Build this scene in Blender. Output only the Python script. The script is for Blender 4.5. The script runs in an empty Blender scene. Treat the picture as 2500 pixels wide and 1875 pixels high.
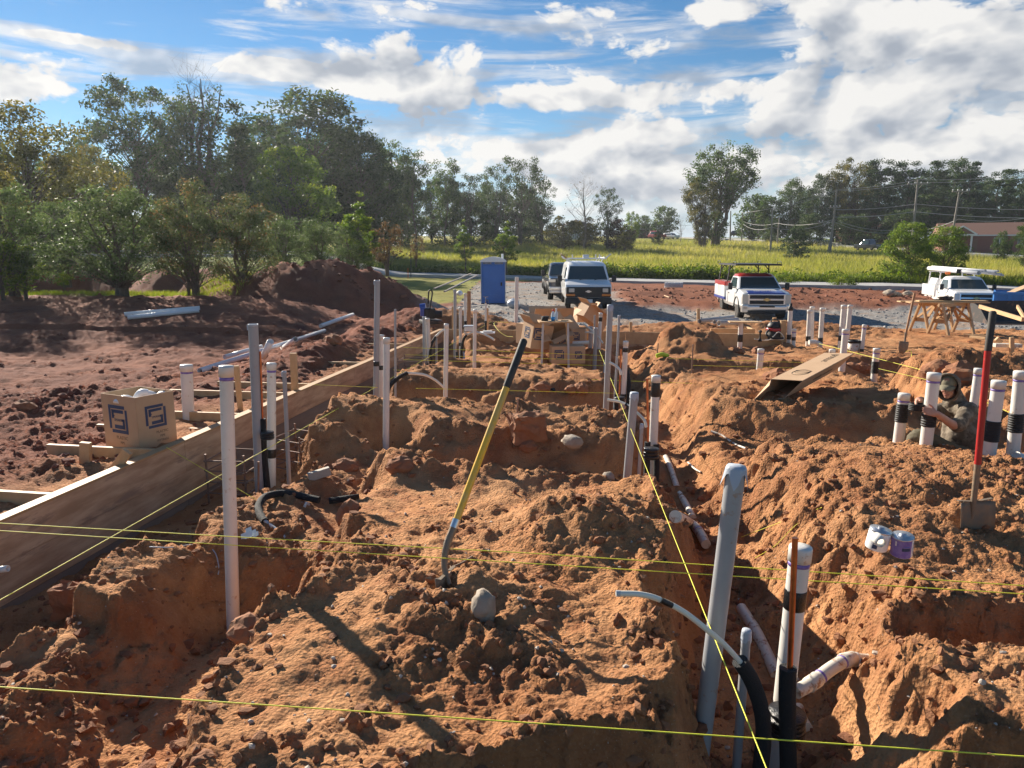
import bpy, bmesh, math, random
import numpy as np
from mathutils import Vector, Matrix, Quaternion

S = bpy.context.scene
C = S.collection
R = math.radians
random.seed(7)

# ------------------------------------------------------------------ camera, world, sun, exposure
PITCH = 10.4
F = 1733.0
CAMZ = 2.5
cd = bpy.data.cameras.new('camera'); cam = bpy.data.objects.new('camera', cd); C.objects.link(cam)
cam.location = (0, 0, CAMZ); cam.rotation_euler = (R(90 - PITCH), 0, 0)
cd.sensor_width = 36; cd.lens = 36 * F / 2500; cd.clip_end = 4000; cd.clip_start = 0.05
S.camera = cam

SUN_AZ = 38.0      # degrees to the left of straight ahead
SUN_EL = 24.0
sl = bpy.data.lights.new('sun', 'SUN'); sun = bpy.data.objects.new('sun', sl); C.objects.link(sun)
sl.energy = 4.2; sl.angle = R(0.55); sl.color = (1.0, 0.90, 0.76)
sdir = Vector((-math.sin(R(SUN_AZ)) * math.cos(R(SUN_EL)), math.cos(R(SUN_AZ)) * math.cos(R(SUN_EL)), math.sin(R(SUN_EL))))
sun.rotation_euler = (-sdir).to_track_quat('-Z', 'Y').to_euler()
sun.location = sdir * 60
S.view_settings.view_transform = 'Standard'; S.view_settings.look = 'None'
S.view_settings.gamma = 1; S.view_settings.use_curve_mapping = False
S.view_settings.exposure = 1.36
S.cycles.max_bounces = 6; S.cycles.transparent_max_bounces = 6
try: S.cycles.volume_bounces = 0
except Exception: pass

W = bpy.data.worlds.new('World'); S.world = W; W.use_nodes = True
def build_world():
    nt = W.node_tree; N = nt.nodes; L = nt.links; N.clear()
    def nd(t, **k):
        n = N.new(t)
        for a, v in k.items(): setattr(n, a, v)
        return n
    def math_(op, a, b=None, c=None, clamp=False):
        n = nd('ShaderNodeMath', operation=op, use_clamp=clamp)
        for i, v in enumerate((a, b, c)):
            if v is None: continue
            if isinstance(v, (int, float)): n.inputs[i].default_value = v
            else: L.new(v, n.inputs[i])
        return n.outputs[0]
    def vm(op, a, b=None, c=None):
        n = nd('ShaderNodeVectorMath', operation=op)
        for i, v in enumerate((a, b, c)):
            if v is None: continue
            if isinstance(v, (tuple, list)): n.inputs[i].default_value = v
            else: L.new(v, n.inputs[i])
        return n.outputs['Value'] if op in ('DOT_PRODUCT', 'LENGTH') else n.outputs[0]
    out = nd('ShaderNodeOutputWorld')
    sky = nd('ShaderNodeTexSky', sky_type='NISHITA', sun_disc=False)
    sky.sun_elevation = R(SUN_EL); sky.sun_rotation = R(-SUN_AZ)
    sky.air_density = 1.0; sky.dust_density = 0.0; sky.ozone_density = 3.0
    hs = nd('ShaderNodeHueSaturation'); hs.inputs['Saturation'].default_value = 1.25
    L.new(sky.outputs[0], hs.inputs['Color'])
    bg = nd('ShaderNodeBackground'); bg.inputs[1].default_value = 0.041
    tc = nd('ShaderNodeTexCoord'); d = vm('NORMALIZE', tc.outputs['Generated'])
    sx = nd('ShaderNodeSeparateXYZ'); L.new(d, sx.inputs[0])
    az = math_('ARCTAN2', sx.outputs[0], sx.outputs[1])
    el = math_('ARCSINE', sx.outputs[2])
    cb = nd('ShaderNodeCombineXYZ'); L.new(az, cb.inputs[0]); L.new(el, cb.inputs[1])
    ae = cb.outputs[0]
    def noise(vec, scale, detail, rough, dist=0.0, lac=2.0):
        n = nd('ShaderNodeTexNoise'); n.inputs['Scale'].default_value = scale
        n.inputs['Detail'].default_value = detail; n.inputs['Roughness'].default_value = rough
        n.inputs['Distortion'].default_value = dist; n.inputs['Lacunarity'].default_value = lac
        L.new(vec, n.inputs['Vector']); return n.outputs['Fac']
    # cloud cover: banks of cloud, azimuth/elevation (px of 2500x1875 turned into angles)
    blobs = [  # px, py, rx, ry (px), weight
        (2150, 150, 600, 200, 1.5), (2350, 330, 560, 150, 1.1), (1950, 10, 330, 70, .6), (1950, 420, 500, 95, 1.0),
        (1010, 150, 260, 130, .95), (1060, 330, 280, 120, 1.2), (760, 20, 150, 55, .95),
        (600, 90, 75, 45, .8), (1400, 110, 210, 90, .65), (1000, 15, 120, 30, .5),
        (80, 270, 220, 70, 1.7), (640, 192, 330, 36, 1.3), (230, 166, 150, 15, 1.5),
        (1520, 235, 330, 26, .85), (1500, 420, 280, 120, 1.25), (1330, 360, 90, 50, .4), (1430, 30, 200, 40, .5), (1700, 390, 160, 60, .4),
        (1300, 300, 110, 40, -.7), (1850, 170, 90, 90, -.7), (1745, 310, 110, 45, -.6), (2360, 55, 110, 45, -.8), (1560, 60, 130, 50, -.5),
        (880, 60, 60, 40, -.6), (300, 60, 260, 80, -.9), (900, 250, 90, 22, -.7), (1270, 200, 90, 22, -.6), (500, 260, 160, 40, -.4)]
    acc = None
    for px, py, rx, ry, w in blobs:
        A = math.atan2(px - 1250, F); E = math.atan2(937.5 - py, F) - R(PITCH)
        u = vm('MULTIPLY_ADD', ae, (F / rx, F / ry, 0), (-A * F / rx, -E * F / ry, 0))
        q = vm('DOT_PRODUCT', u, u)
        g = math_('POWER', math.exp(-1.0), q)
        acc = math_('MULTIPLY', g, w) if acc is None else math_('MULTIPLY_ADD', g, w, acc)
    pz = vm('MULTIPLY', d, (1, 1, 1.7))
    def puff(vec, det):
        f = noise(vec, 6.0, det, .66, .25)
        v = nd('ShaderNodeTexVoronoi', feature='F1'); v.inputs['Scale'].default_value = 12; v.inputs['Detail'].default_value = 3 if det > 5 else 1
        v.inputs['Roughness'].default_value = .5; v.inputs['Lacunarity'].default_value = 2.3
        wv = nd('ShaderNodeTexNoise'); wv.inputs['Scale'].default_value = 7; wv.inputs['Detail'].default_value = 4; L.new(vec, wv.inputs['Vector'])
        L.new(vm('MULTIPLY_ADD', wv.outputs['Color'], (.12, .12, .12), vec), v.inputs['Vector'])
        return math_('MULTIPLY_ADD', v.outputs['Distance'], -.40, math_('ADD', f, .16))
    n1 = puff(pz, 10)
    s1 = puff(pz, 4); s2 = puff(vm('ADD', pz, (sdir.x * .03, 0, .045)), 4)
    nb = noise(vm('MULTIPLY', d, (1, 1, 5.0)), 3.0, 4, .5)
    cov = math_('MULTIPLY_ADD', math_('ADD', nb, -.5), .5, math_('MINIMUM', acc, 1.7))
    raw = math_('MULTIPLY_ADD', math_('ADD', n1, -.5), 2.5, math_('ADD', cov, -.50))
    mr = nd('ShaderNodeMapRange', interpolation_type='SMOOTHSTEP')
    mr.inputs['From Min'].default_value = .0; mr.inputs['From Max'].default_value = .34
    L.new(raw, mr.inputs['Value'])
    # thin streaked veil
    wn = noise(vm('MULTIPLY', d, (1.6, 1.6, 15)), 2.6, 8, .62, .5)
    wr = nd('ShaderNodeMapRange', interpolation_type='SMOOTHSTEP'); wr.inputs['From Min'].default_value = .515; wr.inputs['From Max'].default_value = .74
    wr.inputs['To Max'].default_value = .75; L.new(math_('ADD', wn, math_('MULTIPLY', math_('MAXIMUM', acc, 0.0), .10)), wr.inputs['Value'])
    dens = math_('MAXIMUM', mr.outputs[0], wr.outputs[0])
    lit = math_('MULTIPLY_ADD', math_('SUBTRACT', s1, s2), 2.6, math_('MULTIPLY_ADD', math_('ADD', n1, -.5), .45, .80))
    thick = nd('ShaderNodeMapRange', interpolation_type='SMOOTHSTEP'); thick.inputs['From Min'].default_value = .25; thick.inputs['From Max'].default_value = 1.35
    thick.inputs['To Max'].default_value = .42
    L.new(raw, thick.inputs['Value'])
    lit2 = math_('SUBTRACT', lit, thick.outputs[0], clamp=True)
    cr = nd('ShaderNodeValToRGB'); cr.color_ramp.interpolation = 'B_SPLINE'; e = cr.color_ramp.elements
    e[0].position = 0.0; e[0].color = (.40, .45, .53, 1)
    e[1].position = .85; e[1].color = (1.0, .985, .96, 1)
    m = cr.color_ramp.elements.new(.38); m.color = (.58, .62, .68, 1)
    L.new(lit2, cr.inputs[0])
    # pale air low over the horizon, the same all the way round
    hz_ = nd('ShaderNodeMapRange', interpolation_type='SMOOTHSTEP'); hz_.inputs['From Min'].default_value = .13; hz_.inputs['From Max'].default_value = .0
    hz_.inputs['To Max'].default_value = .85; L.new(el, hz_.inputs['Value'])
    hm = nd('ShaderNodeMix'); hm.data_type = 'RGBA'; L.new(hz_.outputs[0], hm.inputs['Factor']); L.new(hs.outputs[0], hm.inputs['A']); hm.inputs['B'].default_value = (5.2, 6.4, 7.9, 1)
    L.new(hm.outputs['Result'], bg.inputs[0])
    bc = nd('ShaderNodeBackground'); bc.inputs[1].default_value = 0.355
    L.new(cr.outputs[0], bc.inputs[0])
    mx = nd('ShaderNodeMixShader'); L.new(dens, mx.inputs[0]); L.new(bg.outputs[0], mx.inputs[1]); L.new(bc.outputs[0], mx.inputs[2])
    L.new(mx.outputs[0], out.inputs[0])
build_world()

# ------------------------------------------------------------------ photograph geometry -> world
CP, SP = math.cos(R(PITCH)), math.sin(R(PITCH))
def U(px, py, D):
    """world point at depth D along the optical axis"""
    a = (py - 937.5) / F
    return Vector(((px - 1250) / F * D, D * (CP - SP * a), CAMZ - D * (SP + CP * a)))
def UY(px, py, Y):
    a = (py - 937.5) / F
    return U(px, py, Y / (CP - SP * a))
def UZ(px, py, z):
    a = (py - 937.5) / F
    return U(px, py, (CAMZ - z) / (SP + CP * a))

# ------------------------------------------------------------------ object helpers
ORG = {}
def tag(o, label=None, cat=None, group=None, kind=None):
    if label: o['label'] = label
    if cat: o['category'] = cat
    if group: o['group'] = group
    if kind: o['kind'] = kind
    return o
def thing(name, label, cat, loc=(0, 0, 0), group=None):
    o = bpy.data.objects.new(name, None); C.objects.link(o); o.empty_display_size = .1
    o.location = loc; ORG[o.name] = Vector(loc)
    return tag(o, label, cat, group)
def link(name, me, parent=None):
    o = bpy.data.objects.new(name, me); C.objects.link(o)
    if parent is not None:
        o.parent = parent; ORG[o.name] = ORG.get(parent.name, Vector((0, 0, 0)))
    return o
def copy_tree(o, parent=None):
    c = o.copy(); C.objects.link(c)
    if parent is not None: c.parent = parent
    for ch in o.children: copy_tree(ch, c)
    return c
def basis(d):
    d = d.normalized(); up = Vector((0, 0, 1)) if abs(d.z) < .95 else Vector((0, 1, 0))
    x = d.cross(up).normalized(); return x, d.cross(x).normalized()
class MB:
    def __init__(s): s.v = []; s.f = []; s.m = []; s.k = 0; s.sm = []
    def mat(s, i): s.k = i; return s
    def add(s, vs, fs, smooth=False):
        b = len(s.v); s.v += [Vector(v) for v in vs]
        s.f += [tuple(b + i for i in f) for f in fs]; s.m += [s.k] * len(fs); s.sm += [smooth] * len(fs); return s
    def box(s, c, d, rot=None, bev=0.0):
        hx, hy, hz = d[0] / 2, d[1] / 2, d[2] / 2
        M = rot if rot is not None else Matrix.Identity(3)
        c = Vector(c)
        if bev <= 0:
            vs = [c + M @ Vector((x * hx, y * hy, z * hz)) for z in (-1, 1) for y in (-1, 1) for x in (-1, 1)]
            return s.add(vs, [(0, 2, 3, 1), (4, 5, 7, 6), (0, 1, 5, 4), (2, 6, 7, 3), (0, 4, 6, 2), (1, 3, 7, 5)])
        bm = bmesh.new(); bmesh.ops.create_cube(bm, size=1)
        for v in bm.verts: v.co = Vector((v.co.x * d[0], v.co.y * d[1], v.co.z * d[2]))
        bmesh.ops.bevel(bm, geom=list(bm.edges), offset=min(bev, .45 * min(d)), segments=2, affect='EDGES', profile=.6)
        return s.bm(bm, M, c)
    def bm(s, bm, M=None, c=Vector((0, 0, 0)), smooth=False):
        bm.verts.index_update()
        vs = [(M @ v.co if M is not None else v.co) + c for v in bm.verts]
        fs = [[v.index for v in f.verts] for f in bm.faces]; bm.free()
        return s.add(vs, fs, smooth)
    def bar(s, p0, p1, w, h, up=(0, 0, 1), bev=0.0):
        """a rectangular bar from p0 to p1, w across and h along up"""
        p0, p1 = Vector(p0), Vector(p1); d = p1 - p0; L_ = d.length; d.normalize(); up = Vector(up)
        x = d.cross(up)
        if x.length < 1e-4: x = d.cross(Vector((0, 1, 0)))
        x.normalize(); z = x.cross(d).normalized()
        return s.box((p0 + p1) / 2, (w, L_, h), Matrix((x, d, z)).transposed(), bev)
    def tube(s, pts, r, n=12, caps=True, smooth=True):
        pts = [Vector(p) for p in pts]; rs = r if isinstance(r, (list, tuple)) else [r] * len(pts)
        b = len(s.v); vs = []; x = None
        for i, p in enumerate(pts):
            d = (pts[min(i + 1, len(pts) - 1)] - pts[max(i - 1, 0)])
            if d.length < 1e-9: d = Vector((0, 0, 1))
            d.normalize()
            if x is None: x, y = basis(d)
            else:
                x = (x - d * x.dot(d)).normalized()
            y = d.cross(x)
            for k in range(n):
                a = 2 * math.pi * k / n
                vs.append(p + (x * math.cos(a) + y * math.sin(a)) * rs[i])
        fs = []
        for i in range(len(pts) - 1):
            for k in range(n):
                fs.append((i * n + k, i * n + (k + 1) % n, (i + 1) * n + (k + 1) % n, (i + 1) * n + k))
        s.add(vs, fs, smooth)
        if caps:
            e = (len(pts) - 1) * n
            s.add([vs[k] for k in range(n)], [tuple(range(n))[::-1]]); s.add([vs[e + k] for k in range(n)], [tuple(range(n))])
        return s
    def cyl(s, p0, p1, r0, r1=None, n=16, caps=True): return s.tube([p0, p1], [r0, r0 if r1 is None else r1], n, caps)
    def ring(s, p0, p1, ro, ri, n=16):
        """hollow tube with wall"""
        p0, p1 = Vector(p0), Vector(p1); x, y = basis(p1 - p0); vs = []
        for p, r in ((p0, ro), (p1, ro), (p1, ri), (p0, ri)):
            vs += [p + (x * math.cos(2 * math.pi * k / n) + y * math.sin(2 * math.pi * k / n)) * r for k in range(n)]
        fs = [(i * n + k, i * n + (k + 1) % n, ((i + 1) % 4) * n + (k + 1) % n, ((i + 1) % 4) * n + k) for i in range(4) for k in range(n)]
        return s.add(vs, fs, True)
    def lathe(s, prof, c, n=20, axis=None):
        x, y = (Vector((1, 0, 0)), Vector((0, 1, 0))); z = Vector((0, 0, 1))
        if axis is not None: z = Vector(axis).normalized(); x, y = basis(z)
        c = Vector(c); vs = []
        for r, h in prof: vs += [c + z * h + (x * math.cos(2 * math.pi * k / n) + y * math.sin(2 * math.pi * k / n)) * r for k in range(n)]
        fs = [(i * n + k, i * n + (k + 1) % n, (i + 1) * n + (k + 1) % n, (i + 1) * n + k) for i in range(len(prof) - 1) for k in range(n)]
        fs.append(tuple(range(n))[::-1]); fs.append(tuple(range((len(prof) - 1) * n, len(prof) * n)))
        return s.add(vs, fs, True)
    def prism(s, poly, d0, d1, to):
        """poly [(a,b)] swept between d0 and d1 ; to(a,b,d) -> point"""
        n = len(poly); vs = [to(a, b, d0) for a, b in poly] + [to(a, b, d1) for a, b in poly]
        fs = [(i, (i + 1) % n, n + (i + 1) % n, n + i) for i in range(n)] + [tuple(range(n))[::-1], tuple(range(n, 2 * n))]
        return s.add(vs, fs)
    def build(s, name, mats, parent=None, bevel=0):
        me = bpy.data.meshes.new(name)
        off = ORG.get(parent.name, Vector((0, 0, 0))) if parent is not None else Vector((0, 0, 0))
        me.from_pydata([v - off for v in s.v], [], s.f)
        if not isinstance(mats, (list, tuple)): mats = [mats]
        for m in mats: me.materials.append(m)
        me.polygons.foreach_set('material_index', s.m); me.polygons.foreach_set('use_smooth', s.sm)
        bm = bmesh.new(); bm.from_mesh(me); bmesh.ops.recalc_face_normals(bm, faces=bm.faces); bm.to_mesh(me); bm.free()
        me.update(); return link(name, me, parent)
def solo(name, mb, mats, label, cat, group=None, kind=None):
    """a thing that is one mesh, its origin at its base"""
    lo = Vector((sum(v.x for v in mb.v) / len(mb.v), sum(v.y for v in mb.v) / len(mb.v), min(v.z for v in mb.v)))
    for i in range(len(mb.v)): mb.v[i] = mb.v[i] - lo
    o = mb.build(name, mats); o.location = lo; ORG[o.name] = lo
    return tag(o, label, cat, group, kind)
def np_mesh(name, v, f, mats, smooth=True, attrs=None):
    me = bpy.data.meshes.new(name); v = np.ascontiguousarray(v, np.float32); f = np.ascontiguousarray(f, np.int32); k = f.shape[1]
    me.vertices.add(len(v)); me.vertices.foreach_set('co', v.ravel())
    me.loops.add(f.size); me.loops.foreach_set('vertex_index', f.ravel())
    me.polygons.add(len(f)); me.polygons.foreach_set('loop_start', np.arange(0, f.size, k, dtype=np.int32))
    me.polygons.foreach_set('loop_total', np.full(len(f), k, np.int32))
    me.polygons.foreach_set('use_smooth', np.full(len(f), smooth))
    for m in (mats if isinstance(mats, (list, tuple)) else [mats]): me.materials.append(m)
    me.update(calc_edges=True)
    for nm, (dom, arr) in (attrs or {}).items():
        a = me.attributes.new(nm, 'FLOAT', dom); a.data.foreach_set('value', np.ascontiguousarray(arr, np.float32))
    me.validate(); return me
def spline(pts, n=8):
    """Catmull-Rom through pts"""
    P = [Vector(p) for p in pts]; P = [P[0] * 2 - P[1]] + P + [P[-1] * 2 - P[-2]]; out = []
    for i in range(1, len(P) - 2):
        for k in range(n):
            t = k / n; a, b, c, d = P[i - 1], P[i], P[i + 1], P[i + 2]
            out.append(.5 * (2 * b + (c - a) * t + (2 * a - 5 * b + 4 * c - d) * t * t + (3 * b - a - 3 * c + d) * t ** 3))
    return out + [P[-2]]
_txt = {}
def text_mb(mb, s, size, M, depth=.0015):
    """lettering s (centred) laid flat through M (4x4: x along the line, y up the letters, z off the surface)"""
    cu = bpy.data.curves.new('lettering', 'FONT'); cu.body = s; cu.size = size; cu.align_x = 'CENTER'; cu.align_y = 'CENTER'
    cu.resolution_u = 2; cu.extrude = depth
    o = bpy.data.objects.new('lettering', cu); C.objects.link(o)
    dg = bpy.context.evaluated_depsgraph_get(); me = bpy.data.meshes.new_from_object(o.evaluated_get(dg))
    mb.add([M @ v.co for v in me.vertices], [tuple(p.vertices) for p in me.polygons])
    bpy.data.objects.remove(o); bpy.data.curves.remove(cu); bpy.data.meshes.remove(me)
    return mb
def frame(o, x, y):
    """4x4 with origin o, x axis, y axis"""
    x = Vector(x).normalized(); y = Vector(y); y = (y - x * y.dot(x)).normalized(); z = x.cross(y)
    return Matrix(((x.x, y.x, z.x, o[0]), (x.y, y.y, z.y, o[1]), (x.z, y.z, z.z, o[2]), (0, 0, 0, 1)))

# ------------------------------------------------------------------ materials
def mat(name, col, rough=.6, metal=0., var=None, bump=None, spec=None, coat=0., trans=0., emit=None, stretch=(1, 1, 1), dirt=None):
    """var=(scale, colour2, contrast); bump=(scale, strength); dirt=(scale, threshold, colour)"""
    m = bpy.data.materials.new(name); m.use_nodes = True; nt = m.node_tree; N = nt.nodes; L = nt.links
    b = N['Principled BSDF']; b.inputs['Base Color'].default_value = (*col, 1); b.inputs['Roughness'].default_value = rough
    b.inputs['Metallic'].default_value = metal
    if spec is not None: b.inputs['Specular IOR Level'].default_value = spec
    if coat: b.inputs['Coat Weight'].default_value = coat; b.inputs['Coat Roughness'].default_value = .08
    if trans: b.inputs['Transmission Weight'].default_value = trans
    tc = N.new('ShaderNodeTexCoord'); mp = N.new('ShaderNodeMapping'); mp.inputs['Scale'].default_value = stretch
    L.new(tc.outputs['Object'], mp.inputs[0])
    def nz(sc, det=6, ro=.6):
        n = N.new('ShaderNodeTexNoise'); n.inputs['Scale'].default_value = sc; n.inputs['Detail'].default_value = det
        n.inputs['Roughness'].default_value = ro; L.new(mp.outputs[0], n.inputs['Vector']); return n
    last = None
    if var:
        n = nz(var[0]); r = N.new('ShaderNodeMapRange'); c = var[2] if len(var) > 2 else .25
        r.inputs['From Min'].default_value = .5 - c / 2; r.inputs['From Max'].default_value = .5 + c / 2; L.new(n.outputs[0], r.inputs[0])
        mx = N.new('ShaderNodeMix'); mx.data_type = 'RGBA'; mx.inputs['A'].default_value = (*col, 1); mx.inputs['B'].default_value = (*var[1], 1)
        L.new(r.outputs[0], mx.inputs['Factor']); last = mx.outputs['Result']
    if dirt:
        n = nz(dirt[0], 8, .7); r = N.new('ShaderNodeMapRange'); r.inputs['From Min'].default_value = dirt[1]; r.inputs['From Max'].default_value = dirt[1] + .08
        L.new(n.outputs[0], r.inputs[0])
        mx = N.new('ShaderNodeMix'); mx.data_type = 'RGBA'; mx.inputs['A'].default_value = (*col, 1); mx.inputs['B'].default_value = (*dirt[2], 1)
        if last: L.new(last, mx.inputs['A'])
        L.new(r.outputs[0], mx.inputs['Factor']); last = mx.outputs['Result']
    if last: L.new(last, b.inputs['Base Color'])
    if bump:
        n = nz(bump[0]); bp = N.new('ShaderNodeBump'); bp.inputs['Strength'].default_value = bump[1]; bp.inputs['Distance'].default_value = .02
        L.new(n.outputs[0], bp.inputs['Height']); L.new(bp.outputs[0], b.inputs['Normal'])
    return m
DIRTC = (.30, .13, .06)
MT = dict(
    pvc=mat('white_pvc', (.74, .72, .67), .32, var=(5, (.66, .63, .57), .4), dirt=(16, .605, (.45, .28, .17))),
    pvc_dirty=mat('muddy_pvc', (.66, .60, .50), .45, dirt=(14, .53, (.36, .18, .09))),
    pvc_clean=mat('clean_pvc', (.78, .78, .77), .3, var=(3, (.70, .70, .69), .4)),
    grey=mat('grey_conduit', (.36, .37, .38), .38, var=(4, (.31, .32, .33), .4), dirt=(14, .60, (.33, .22, .15))),
    sheet=mat('grey_plastic_tape', (.42, .46, .52), .4, bump=(25, .3)),
    black=mat('black_rubber', (.012, .012, .013), .6, bump=(60, .25), dirt=(30, .66, (.10, .06, .04))),
    foam=mat('black_foam', (.016, .017, .018), .8, bump=(220, .6), dirt=(35, .66, (.12, .08, .05))),
    tape=mat('black_tape', (.01, .01, .011), .28, bump=(50, .4)),
    pex=mat('white_pex', (.78, .74, .62), .35),
    greypex=mat('grey_pex', (.45, .47, .49), .35),
    copper=mat('copper', (.62, .24, .11), .35, 1.0, var=(12, (.35, .12, .06), .4)),
    purple=mat('purple_primer', (.14, .09, .38), .5, var=(30, (.28, .22, .50), .4)),
    blueband=mat('blue_print', (.08, .12, .45), .5),
    pine=mat('pine_lumber', (.60, .40, .21), .65, var=(9, (.46, .28, .13), .5), bump=(30, .15), stretch=(1, .12, 1)),
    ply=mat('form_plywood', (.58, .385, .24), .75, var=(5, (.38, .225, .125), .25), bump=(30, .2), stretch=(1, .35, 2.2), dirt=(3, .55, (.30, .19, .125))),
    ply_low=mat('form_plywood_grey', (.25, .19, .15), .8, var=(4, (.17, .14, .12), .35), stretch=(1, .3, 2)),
    cap_board=mat('form_top_board', (.47, .28, .125), .65, var=(7, (.38, .21, .09), .45), stretch=(1, .12, 1)),
    card=mat('cardboard', (.54, .36, .215), .8, var=(4, (.47, .30, .17), .5)),
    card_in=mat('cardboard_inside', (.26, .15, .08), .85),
    ink=mat('blue_ink', (.035, .055, .12), .7), ink_b=mat('brown_ink', (.13, .085, .05), .8),
    steel=mat('worn_steel', (.25, .24, .225), .5, .7, var=(14, (.20, .14, .09), .4)),
    blade=mat('muddy_blade', (.20, .165, .125), .6, .3, var=(16, (.30, .20, .12), .3), bump=(40, .2)),
    alu=mat('bright_metal', (.62, .62, .62), .3, .9),
    rebar=mat('rebar', (.21, .18, .165), .6, .5, var=(40, (.26, .13, .07), .4)),
    yellow=mat('yellow_fibreglass', (.86, .50, .03), .4, var=(10, (.66, .42, .10), .2), dirt=(14, .62, (.42, .25, .12))),
    red=mat('red_fibreglass', (.42, .02, .018), .4, dirt=(30, .64, (.45, .20, .15))),
    grip=mat('dark_grip', (.035, .034, .033), .75, var=(20, (.08, .065, .05), .4)),
    ash=mat('wooden_handle', (.36, .19, .09), .6),
    string=mat('yellow_string', (.80, .78, .06), .6),
    concrete=mat('concrete_paver', (.42, .39, .33), .85, var=(18, (.34, .30, .25), .5), bump=(70, .3)),
    stone=mat('grey_stone', (.36, .31, .25), .85, var=(9, (.26, .19, .13), .4), bump=(18, .5)),
    clay=mat('red_clay_block', (.25, .095, .045), .95, var=(6, (.36, .17, .08), .4), bump=(22, .7)),
    twig=mat('dead_twig', (.22, .14, .09), .8),
    blue_pl=mat('blue_plastic', (.035, .17, .52), .4, var=(2, (.03, .145, .45), .4)),
    white_pl=mat('white_plastic', (.82, .82, .80), .45),
    vwhite=mat('white_paint', (.80, .80, .79), .25, coat=.5, dirt=(3, .70, (.55, .47, .40))),
    vgrey=mat('dark_grey_paint', (.055, .065, .085), .25, .4, coat=.6),
    vred=mat('red_paint', (.42, .03, .03), .3, coat=.5),
    vblue=mat('blue_paint', (.03, .075, .34), .3, coat=.5),
    vblack=mat('black_trim', (.014, .014, .016), .55),
    chrome=mat('chrome', (.74, .72, .69), .3, .85),
    glass=mat('dark_glass', (.035, .06, .065), .06, spec=.8),
    lamp=mat('headlamp', (.62, .58, .50), .12, coat=.6), amber=mat('amber_lens', (.70, .20, .03), .2, coat=.4),
    gold=mat('gold_badge', (.62, .46, .20), .3, .6), tyre=mat('tyre', (.018, .017, .016), .85, dirt=(9, .55, (.13, .075, .045))),
    rim=mat('wheel_steel', (.35, .34, .33), .4, .8), dbed=mat('dark_steel', (.03, .027, .026), .6, dirt=(5, .55, (.12, .07, .05))),
    blue_bin=mat('blue_dumpster', (.03, .19, .52), .45, var=(3, (.025, .15, .42), .4)),
    brick=mat('red_brick_wall', (.27, .10, .07), .9, var=(30, (.20, .08, .06), .4)),
    roof_g=mat('grey_shingle', (.20, .185, .17), .9, var=(12, (.15, .14, .13), .4)),
    roof_b=mat('brown_shingle', (.26, .13, .085), .9, var=(12, (.19, .10, .07), .4)),
    trim=mat('white_trim', (.74, .73, .70), .5), pane=mat('window_pane', (.05, .06, .075), .1),
    polewood=mat('weathered_pole', (.30, .27, .235), .85, var=(6, (.22, .19, .165), .4)),
    wire=mat('overhead_wire', (.30, .30, .29), .5), bark=mat('bark', (.085, .062, .048), .95, bump=(8, .6), var=(5, (.14, .11, .085), .4)),
    bark_l=mat('grey_bark', (.25, .21, .18), .95, bump=(8, .5)),
    skin=mat('skin', (.52, .27, .18), .5, var=(8, (.44, .20, .13), .5)),
    camo=mat('camo_cloth', (.10, .075, .05), .9, var=(11, (.205, .165, .12), .12), bump=(30, .4), dirt=(7, .56, (.035, .028, .02))),
    cap_c=mat('olive_cap', (.19, .165, .105), .85, bump=(90, .2)), trouser=mat('olive_trousers', (.085, .08, .045), .9, var=(8, (.13, .105, .065), .4), bump=(20, .4)),
    hair=mat('dark_hair', (.03, .02, .014), .7), mouth=mat('lips', (.36, .13, .10), .5), eye=mat('eye', (.03, .02, .015), .3),
    water=mat('blue_liquid', (.05, .30, .62), .1), clearp=mat('clear_bottle', (.62, .70, .74), .12), redcap=mat('red_cap', (.60, .05, .04), .4),
    orange=mat('orange_lens', (.75, .18, .02), .3), lime=mat('lime_vinyl', (.50, .62, .03), .5), paper=mat('paper_label', (.75, .74, .72), .6),
)
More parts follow.
